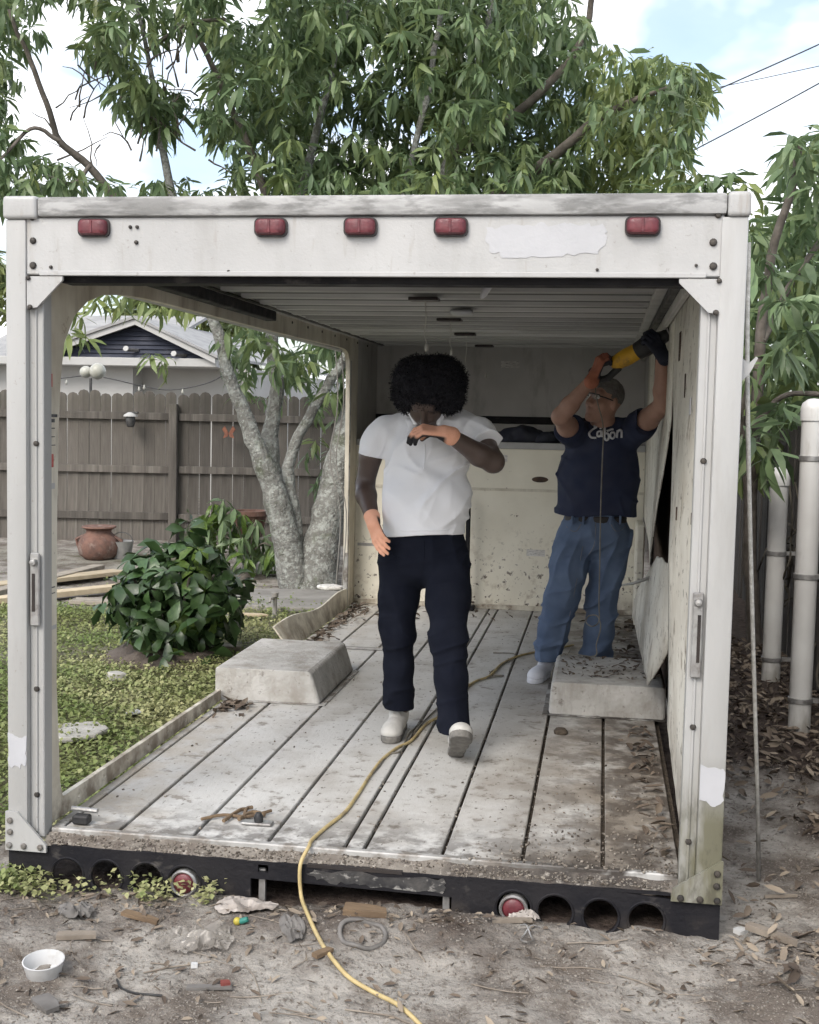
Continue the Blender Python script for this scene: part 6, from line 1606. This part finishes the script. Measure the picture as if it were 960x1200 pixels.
# ------------------------------------------------------------------ small things: cords, litter, scraps
mat('cord_yellow', (0.50, 0.40, 0.20), (0.40, 0.31, 0.15), 20, 0.6, 0.1, 80, layers=[((0.16, 0.13, 0.10), 9, 0.52, 0.68, 0.6)])
mat('cord_grey', (0.20, 0.185, 0.155), (0.13, 0.12, 0.10), 20, 0.6)
mat('plastic_white', (0.56, 0.565, 0.565), (0.46, 0.46, 0.455), 8, 0.4, layers=[((0.3, 0.27, 0.23), 14, 0.58, 0.7, 0.4)])
mat('film_clear', (0.36, 0.335, 0.30), (0.20, 0.18, 0.155), 5, 0.3, 0.3, 40, alpha=0.55, spec=0.7)
mat('film_white', (0.40, 0.365, 0.335), (0.22, 0.19, 0.165), 7, 0.45, 0.3, 40)
mat('dry_leaf', (0.12, 0.092, 0.070), (0.065, 0.049, 0.038), 3, 0.9, 0.2, 60, attr=('young', (0.31, 0.26, 0.20)))
mat('chip_pale', (0.34, 0.31, 0.265), (0.20, 0.17, 0.14), 20, 0.9, attr=('young', (0.05, 0.04, 0.032)))
mat('soil_crumb', (0.20, 0.18, 0.155), (0.13, 0.11, 0.095), 20, 0.95, attr=('young', (0.29, 0.265, 0.235)))
mat('cap_yellow', (0.42, 0.35, 0.05), (0.34, 0.28, 0.05), 10, 0.4)
mat('cap_teal', (0.03, 0.20, 0.16), (0.03, 0.15, 0.13), 10, 0.4)
mat('wood_orange', (0.20, 0.14, 0.085), (0.12, 0.082, 0.052), 8, 0.85, 0.4, 40, stretch=(0.3, 2, 2))
mat('grey_plastic', (0.17, 0.16, 0.15), (0.105, 0.098, 0.09), 10, 0.6)
mat('bag_dark', (0.022, 0.026, 0.045), (0.04, 0.042, 0.055), 6, 0.7, 0.4, 30)
mat('brick_red', (0.20, 0.05, 0.04), (0.13, 0.035, 0.03), 12, 0.8)
mat('stick_pale', (0.25, 0.215, 0.175), (0.15, 0.125, 0.10), 8, 0.85, 0.3, 50)
rng = np.random.default_rng(77)
def gpt(px, py, lift=0.0):
    """point on the uneven ground under a picture point"""
    z = GZ
    for _ in range(6):
        p = atz(px, py, z); z = float(gz(p[0], p[1]))+lift
    return atz(px, py, z)
# extension cord from the back of the box over the sill and across the sand
fl_pts = [(672, 756), (640, 762), (610, 768), (588, 778), (574, 792), (556, 799), (540, 812), (520, 836), (500, 848), (482, 868), (466, 876), (448, 890), (434, 908), (420, 930), (404, 952), (384, 968), (366, 984)]
cp = [atz(x, y, 0.008) for x, y in fl_pts]
cp += [np.array([atz(356, 1001, 0.012)[0], 0.035, 0.012]), np.array([at(352, 1020, -0.012)[0], -0.014, -0.035]), np.array([at(353, 1045, -0.02)[0], -0.022, -0.13])]
cp += [gpt(x, y, 0.007) for x, y in ((360, 1070), (374, 1100), (390, 1124), (410, 1146), (438, 1163), (470, 1180), (500, 1210), (520, 1240))]
ec = obj('extension_cord', MB().tube(smooth_path(cp, 6), 0.0068, 8), 'cord_yellow', None, 60, loc=cp[0])
tag(ec, 'yellow extension cord running from the floor over the sill onto the sand', 'cord')
# tangle of a second thin cord beside it on the floor
cp = [atz(x, y, 0.006) for x, y in ((578, 765), (604, 767), (585, 781), (574, 790), (590, 792), (560, 797), (530, 815), (500, 842), (486, 858), (492, 848), (478, 862), (470, 880), (455, 884), (444, 898), (430, 914))]
tag(obj('thin_cord', MB().tube(smooth_path(cp, 5), 0.0042, 6), 'cord_grey', None, 60, loc=cp[0]), 'thin grey cord tangled along the yellow one on the box floor', 'cord')
# saw cable hanging down in front of the second person
cp = [TW(-0.065, 0, -0.005), K(700, 470, -0.42), K(707, 500, -0.30), K(706, 540, -0.27), K(704, 600, -0.27), K(703, 660, -0.25), K(702, 705, -0.20), K(702, 728, -0.2), K(694, 734, -0.24), K(687, 729, -0.2), K(690, 722, -0.14), K(700, 722, -0.17), K(704, 735, -0.2), K(699, 755, -0.18), np.array([K(696, 770, -0.16)[0], 2.80, 0.178]), np.array([0.60, 2.83, 0.172]), np.array([0.545, 2.88, 0.02]), atz(672, 756, 0.008)]
tag(obj('saw_cable', MB().tube(smooth_path(cp, 6), 0.0035, 7), 'cord_grey', None, 60, loc=tuple(cp[-1])), 'dark cable hanging from the raised saw down to the box floor', 'cable')
# bags on the ledge over the cab
for px, py, w, h, lab in ((612, 511, 0.24, 0.075, 'dark bundle of cloth lying on the ledge over the cab'), (580, 513, 0.12, 0.05, 'small dark bag at the left of the bundle on the ledge'), (642, 512, 0.12, 0.055, 'squarish dark case at the right end of the ledge')):
    c = at(px, py, LL+0.22); c[2] = 1.265
    s_ = SDF(); s_.ell(c+np.array([0, 0, h*0.75]), (w*0.75, 0.12, h), 0.03); s_.ell(c+np.array([w*0.35, 0.02, h*0.5]), (w*0.5, 0.11, h*0.75), 0.03); s_.ell(c+np.array([-w*0.4, -0.02, h*0.5]), (w*0.45, 0.10, h*0.6), 0.03)
    o, _ = sdf_obj('cloth_bundle', s_, 'bag_dark', None, 0.012, lambda D, X, Y, Z: np.maximum(D, 1.266-Z), lambda x, y, z: 0.018*fbm(x*12, y*12, z*12, 2))
    tag(o, lab, 'bag')
# white bowl
b = gpt(52, 1140)
tag(obj('plastic_bowl', MB().lathe([(0.040, 0.0), (0.050, 0.012), (0.057, 0.045), (0.061, 0.056), (0.0575, 0.057), (0.053, 0.045), (0.046, 0.014), (0.0, 0.010)], (b[0], b[1], b[2]-0.014), 30, Matrix.Rotation(0.10, 3, 'X')), 'plastic_white', None, 60, loc=b), 'round white plastic bowl on the sand at the lower left', 'bowl')
# crumpled films and sheets
def film(name, px, py, rx, ry, h, m, label, cat, rz=0.0, seed=1.0, n=26):
    c = gpt(px, py); V = []; Fc = []
    for i in range(n):
        for j in range(n):
            u, v = 2*i/(n-1)-1, 2*j/(n-1)-1
            a = math.atan2(v, u); r = max(abs(u), abs(v)); ed = 1+0.28*float(vnoise(math.cos(a)*2+seed, math.sin(a)*2, seed))
            k = r/(math.hypot(u, v)+1e-6); uu, vv = u*k*ed*0.9+0.1*u, v*k*ed*0.9+0.1*v
            x = uu*rx; y = vv*ry; x, y = x*math.cos(rz)-y*math.sin(rz), x*math.sin(rz)+y*math.cos(rz)
            rg = 1-abs(float(vnoise(u*2.2+seed*3, v*2.2, seed)))*1.7; r2 = 1-abs(float(vnoise(u*5+seed, v*5, seed+4)))*1.7
            z = h*(0.75*max(0, rg)*(1-0.7*r**2)+0.25*max(0, r2))
            X, Y = c[0]+x, c[1]+y; V.append((X, Y, float(gz(X, Y))+0.006+z))
    for i in range(n-1):
        for j in range(n-1): Fc.append((i*n+j, (i+1)*n+j, (i+1)*n+j+1, i*n+j+1))
    return tag(obj(name, MB().add(V, Fc), m, None, 35, loc=c, norm=False), label, cat)
film('plastic_bag', 240, 1108, 0.10, 0.085, 0.036, 'film_clear', 'crumpled clear plastic bag lying on the sand', 'plastic bag', 0.2, 2.3)
film('plastic_bag', 200, 1104, 0.05, 0.04, 0.03, 'film_clear', 'small crushed plastic film left of the clear bag', 'plastic bag', 0.7, 5.1, 18)
film('torn_sheet', 290, 1066, 0.10, 0.07, 0.030, 'film_white', 'torn pinkish white sheet lying below the bumper', 'sheet', 0.25, 3.7)
film('torn_sheet', 342, 1092, 0.035, 0.075, 0.03, 'grey_plastic', 'folded grey plastic strip near the yellow cord', 'plastic strip', 0.5, 8.2, 16)
film('plastic_scrap', 88, 1072, 0.055, 0.05, 0.045, 'grey_plastic', 'crumpled grey plastic scrap by the left weeds', 'plastic scrap', 0.3, 6.6, 18)
film('foam_scrap', 615, 1078, 0.05, 0.025, 0.03, 'film_white', 'pale foam scrap just below the right tail light', 'foam', 0.1, 4.4, 16)
# small solid scraps
def scrap(name, px, py, L, w, h, rz, m, label, cat, tilt=0.0, taper=1.0, lift=0.0):
    c = gpt(px, py)
    ring = [(-L/2, -w/2), (-L/6, -w/2*1.1), (L/3, -w/2*(0.4+0.6*taper)), (L/2, -w/2*taper), (L/2*0.93, w/2*taper*0.6), (L/5, w/2*(0.4+0.6*taper)), (-L/3, w/2*1.08), (-L/2*0.96, w/2)]
    Rm = np.array(Matrix.Rotation(rz, 3, 'Z') @ Matrix.Rotation(tilt, 3, 'Y'))
    mb = MB().prism(ring, [], lambda a, b: c+Rm@np.array([a, b, 0])+np.array([0, 0, lift+0.004]), Rm@np.array([0, 0, h]))
    return tag(obj(name, mb, m, None, loc=c), label, cat)
scrap('metal_bracket', 236, 1046, 0.15, 0.05, 0.006, 0.9, 'grey_plastic', 'tapered rusty metal plate leaning against the bumper', 'bracket', -0.95, 0.25, 0.055)
scrap('wood_chunk', 428, 1072, 0.14, 0.06, 0.02, 0.1, 'wood_orange', 'splintered orange wood chunk below the bumper', 'wood chunk', 0.05, 0.8)
scrap('wood_splinter', 600, 1082, 0.13, 0.018, 0.012, 0.25, 'stick_pale', 'flat pale splinter left of the wire clip', 'splinter')
scrap('board_fragment', 90, 1100, 0.12, 0.035, 0.014, 0.3, 'stick_pale', 'brown board fragment behind the white bowl', 'splinter')
scrap('bark_piece', 165, 1078, 0.13, 0.03, 0.012, -0.15, 'wood_orange', 'long brown bark piece below the weeds', 'bark', 0.1)
scrap('grey_board', 55, 1180, 0.10, 0.05, 0.012, -0.7, 'grey_plastic', 'grey board end at the lower left corner', 'board end')
scrap('metal_strip', 245, 1160, 0.13, 0.022, 0.008, 0.25, 'grey_plastic', 'flat grey metal strip on the sand below the bag', 'metal strip')
scrap('pale_stick', 905, 1100, 0.17, 0.028, 0.02, -0.55, 'stick_pale', 'thick pale broken stick at the right below the post', 'stick', 0.05, 0.6)
scrap('pale_stick', 915, 1053, 0.12, 0.012, 0.010, 0.3, 'stick_pale', 'thin pale stick among the leaves on the right', 'stick', 0.0, 0.6)
scrap('bark_piece', 378, 1120, 0.07, 0.025, 0.012, 1.0, 'wood_orange', 'small bark flake beside the yellow cord', 'bark')
scrap('red_chip', 264, 1157, 0.028, 0.022, 0.014, 0.4, 'brick_red', 'small red chip on the grey metal strip', 'chip')
scrap('white_chip', 228, 1135, 0.02, 0.016, 0.012, 0.2, 'plastic_white', 'tiny white chip below the clear bag', 'chip')
scrap('white_chip', 868, 1095, 0.04, 0.03, 0.015, 0.8, 'plastic_white', 'small white chip below the right post', 'chip')
c = gpt(278, 1084)
tc_ = empty('bottle_top', tuple(c), 'yellow ball with a teal cap lying by the torn sheet', 'bottle top')
obj('ball', MB().lathe([(0.013*math.sin(a), -0.013*math.cos(a)) for a in np.linspace(0.05, 3.09, 9)], (c[0], c[1], c[2]+0.012), 12), 'cap_yellow', tc_, 180)
obj('cap', MB().lathe([(0.009, 0), (0.010, 0.004), (0.009, 0.026), (0.0, 0.028)], (c[0]+0.010, c[1], c[2]+0.012), 10, Matrix.Rotation(1.2, 3, 'Y')), 'cap_teal', tc_, 50)
# buried hose ring and wire clip
c = gpt(425, 1102); ring = []
for a in np.linspace(0, 2*math.pi, 25): 
    x, y = c[0]+0.072*math.cos(a), c[1]+0.062*math.sin(a); ring.append((x, y, float(gz(x, y))+0.004+0.004*math.sin(3*a)))
tag(obj('hose_ring', MB().tube(ring, 0.008, 7, False), 'grey_plastic', None, 60, loc=c), 'dark hose ring half sunk in the sand', 'hose')
c = gpt(618, 1100)
cl = [c+np.array(v) for v in ((-0.025, 0.05, 0.02), (-0.005, 0.03, 0.03), (0.01, 0.0, 0.012), (0.018, -0.03, 0.008), (0.0, -0.045, 0.008), (-0.018, -0.03, 0.008), (-0.01, 0.0, 0.012), (0.01, 0.03, 0.03), (0.04, 0.045, 0.02))]
tag(obj('wire_clip', MB().tube(smooth_path(cl, 5), 0.0026, 6), 'galvanised', None, 60, loc=c), 'bent looped wire clip on the sand below the tail light', 'wire clip')
c = [gpt(x, y, 0.004) for x, y in ((137, 1148), (142, 1158), (158, 1164), (178, 1166), (190, 1167))]
tag(obj('wire_scrap', MB().tube(smooth_path(c, 4), 0.0035, 6), 'tool_black', None, 60, loc=c[0]), 'short black wire on the sand below the plastic bag', 'wire')
# loose things on the box floor
def ftwig(pts, r, m):
    return MB().tube(smooth_path([atz(x, y, 0.006+r) for x, y in pts], 4), [r]*(4*(len(pts)-1)+1), 6)
c = atz(285, 957, 0.0)
tg = empty('dry_frond', tuple(c), 'dried brown plant stalks lying on the floor near the sill', 'dry plant')
for pts, r in ((((236, 960), (262, 955), (290, 957), (318, 950)), 0.006), (((262, 962), (280, 950), (288, 948)), 0.007), (((280, 960), (296, 952), (310, 955)), 0.008), (((286, 958), (289, 948), (296, 946)), 0.007)):
    obj('stalk', ftwig(pts, r, 'x'), 'wood_orange', tg, 60)
c = atz(303, 967, 0.0)
mt = empty('metal_fitting', tuple(c), 'small grey metal fitting on the floor beside the dry stalks', 'fitting')
obj('plate', MB().box(c[0]-0.06, c[0]+0.05, c[1]-0.02, c[1]+0.025, 0.003, 0.012, 0.003, None), 'galvanised', mt)
obj('knob', MB().lathe([(0.016, 0.012), (0.018, 0.03), (0.01, 0.045), (0, 0.047)], (c[0], c[1], 0.0), 10), 'tool_black', mt, 40)
c = atz(96, 966, 0.0)
lt = empty('lock_parts', tuple(c), 'dark broken lock parts in the left corner of the sill', 'lock parts')
obj('lock_body', MB().box(c[0]-0.03, c[0]+0.03, c[1]-0.02, c[1]+0.02, 0.003, 0.035, 0.006), 'tool_black', lt)
obj('lock_bar', MB().tube([(c[0]-0.05, c[1]+0.03, 0.045), (c[0]+0.05, c[1]+0.02, 0.045)], 0.009, 8), 'galvanised', lt)
c = atz(657, 860, 0.0)
dk = obj('dark_clod', MB().lathe([(0.030, 0.0), (0.034, 0.012), (0.022, 0.026), (0.0, 0.030)], (c[0], c[1], 0.001), 9), 'groove_dirt', None, 60, loc=c); tag(dk, 'small dark clod on the floor before the right wheel housing', 'clod')
# leaf litter and crumbs (stuff)
def litter(name, label, pts, size, m, flat=0.5, cat='leaf litter', dark=(0.0, 1.0)):
    pts = np.array(pts); n = len(pts)
    a = rng.random(n)*6.283; e = rng.normal(0, flat*0.5, n)
    D = np.stack([np.cos(a)*np.cos(e), np.sin(a)*np.cos(e), np.sin(e)], -1)
    X, Y, Z = leaf_frame(D, roll=rng.normal(0, flat, n)); R = np.stack([X, Y, Z], -1)
    Ln = rng.uniform(size[0], size[1], n); T = rng.integers(0, 3, n)
    tm = [leaf_template(0.38, d, 0.25) for d in (-0.25, 0.1, 0.45)]
    V, Fc = bake_leaves(pts-D*Ln[:, None]*0.5, R, Ln, T, tm)
    o = np_mesh(name, V, Fc, m, None, True, {'young': np.repeat(rng.uniform(*dark, n)**2, 8)}); return tag(o, label, cat, kind='stuff')
P = []
for _ in range(3200):
    x = rng.uniform(1.27, 2.1); y = -0.45+6.0*rng.random()**1.35
    d = 0.25+0.75*float(mulch_mask(np.array(x), np.array(y)))
    if x < 1.68 and 0.1 < y < 1.3: d = 0.10
    if rng.random() < d: P.append((x, y, float(gz(x, y))+rng.uniform(0.004, 0.03)))
litter('leaf_litter', 'dry brown leaves littering the strip beside the fence', P, (0.03, 0.085), 'dry_leaf', 0.6)
P = []
for _ in range(3000):
    x = rng.uniform(-1.5, 1.9); y = -0.02-0.75*rng.random()**1.3
    d = 0.35*(0.4+0.6*float(vnoise(x*3, y*3, 2.0)+1)/2)+0.5*math.exp(-((y+0.12)/0.08)**2)*(x < 0.4)+0.6*math.exp(-((x-1.55)/0.3)**2-((y+0.12)/0.14)**2)
    if rng.random() < d: P.append((x, y, float(gz(x, y))+rng.uniform(0.002, 0.012)))
litter('fallen_leaves', 'scattered dry leaves and bark flakes on the sand before the bumper', P, (0.012, 0.05), 'dry_leaf', 0.4)
def crumbs(name, label, pts, size, m, cat, lo=0.0, hi=1.0, flat=1.0):
    pts = np.array(pts); n = len(pts)
    cube = np.array([(-1, -1, -1), (1, -1, -1), (1, 1, -1), (-1, 1, -1), (-0.7, -0.8, 1), (0.8, -0.6, 1), (0.6, 0.8, 1), (-0.8, 0.6, 1)], float)*0.5
    q = np.array([(0, 3, 2, 1), (4, 5, 6, 7), (0, 1, 5, 4), (1, 2, 6, 5), (2, 3, 7, 6), (3, 0, 4, 7)])
    s = size[0]*(size[1]/size[0])**rng.random(n)
    dim = np.stack([s*rng.uniform(0.6, 1.6, n), s*rng.uniform(0.5, 1.0, n), s*rng.uniform(0.3, 0.8, n)*flat], -1)
    a = rng.random(n)*6.283; c_, s_ = np.cos(a), np.sin(a)
    B = cube[None]*dim[:, None, :]+rng.normal(0, 0.08, (n, 8, 3))*dim[:, None, :]
    X = B[..., 0]*c_[:, None]-B[..., 1]*s_[:, None]; Y = B[..., 0]*s_[:, None]+B[..., 1]*c_[:, None]
    V = np.stack([X, Y, B[..., 2]], -1)+pts[:, None, :]
    Fc = q[None]+(np.arange(n)*8)[:, None, None]
    o = np_mesh(name, V.reshape(-1, 3), Fc.reshape(-1, 4), m, None, False, {'young': np.repeat(rng.uniform(lo, hi, n)**1.5, 8)}); return tag(o, label, cat, kind='stuff')
P = []
for _ in range(9000):
    x = rng.uniform(-1.6, 2.2); y = 0.0-0.95*rng.random()
    if rng.random() < 0.35+0.65*float(vnoise(x*4, y*4, 6.0) > 0.05): P.append((x, y, float(gz(x, y))+0.001))
for _ in range(2500):
    x = rng.uniform(1.25, 1.75); y = rng.uniform(0.0, 2.2); P.append((x, y, float(gz(x, y))+0.001))
crumbs('soil_crumbs', 'crumbs of soil and small stones strewn over the sand', P, (0.002, 0.010), 'soil_crumb', 'soil', 0.0, 0.8)
P = []
for _ in range(2600):
    x = rng.uniform(0.35, 1.06); y = 0.02+1.6*rng.random()**2
    w = np.clip((x-0.35)/0.6, 0, 1)*math.exp(-y/0.55)*1.3+0.5*math.exp(-((y-0.03)/0.05)**2)+0.25*math.exp(-((x-1.03)/0.06)**2)
    if rng.random() < w: P.append((x, y, (0.003 if y > 0.085 else (0.006 if y > 0.055 else -0.030+0.4*(y-0.02)))))
for _ in range(900):
    x = rng.uniform(-1.06, 0.6); y = rng.uniform(0.01, 0.055); P.append((x, y, -0.042+0.55*y))
for _ in range(700):
    x = rng.uniform(-1.07, 1.0); y = rng.uniform(0.1, 5.3)
    if rng.random() < 0.25+0.75*(abs(x) > 0.9): P.append((x, y, 0.003))
for _ in range(600):
    e_ = random.choice(edges[1:-1]); P.append((e_+rng.uniform(-0.007, 0.007), rng.uniform(0.1, 4), rng.uniform(-0.018, -0.003)))
crumbs('floor_chips', 'pale and dark chips of debris scattered over the box floor', P, (0.002, 0.011), 'chip_pale', 'debris', 0.2, 1.0)
P = []
for _ in range(420):
    t = rng.random()
    if t < 0.35: x, y = -1.05+abs(rng.normal(0, 0.07)), rng.uniform(3.4, 5.3)
    elif t < 0.55: x, y = -1.04+abs(rng.normal(0, 0.06)), 1.95+rng.normal(0, 0.10)
    elif t < 0.75: x, y = 1.04-abs(rng.normal(0, 0.12)), rng.uniform(2.9, 5.2)
    elif t < 0.9: x, y = 1.05-abs(rng.normal(0, 0.06)), rng.uniform(0.2, 2.1)
    else: x, y = rng.uniform(-1, 1), rng.uniform(4.8, 5.4)
    if y < 5.4 and not (2.0 < y < 2.95 and abs(x) > 0.5): P.append((x, y, 0.006+rng.uniform(0, 0.02)))
litter('floor_leaves', 'dry brown leaves gathered along the edges of the box floor', P, (0.03, 0.09), 'dry_leaf', 0.4, dark=(0.0, 0.6))
P = [(0.60+0.5*rng.random(), rng.uniform(2.3, 2.84), 0.170) for _ in range(150)]
litter('housing_leaves', 'dark leaf crumbs on top of the right wheel housing', P, (0.015, 0.05), 'dry_leaf', 0.3, dark=(0.0, 0.4))
# twigs on the sand
tm_ = MB()
for _ in range(75):
    x, y = rng.uniform(-1.5, 1.9), rng.uniform(-0.85, -0.03); a = rng.normal(0, 0.6); L = rng.uniform(0.04, 0.22); P = []
    for k in range(4):
        P.append((x, y, float(gz(x, y))+0.004)); a += rng.normal(0, 0.2); x += L/3*math.cos(a); y += L/3*math.sin(a)
    tm_.tube(P, rng.uniform(0.001, 0.0028), 4)
tag(obj('sand_twigs', tm_, 'stick_pale'), 'thin broken twigs strewn over the sand', 'twigs', kind='stuff')
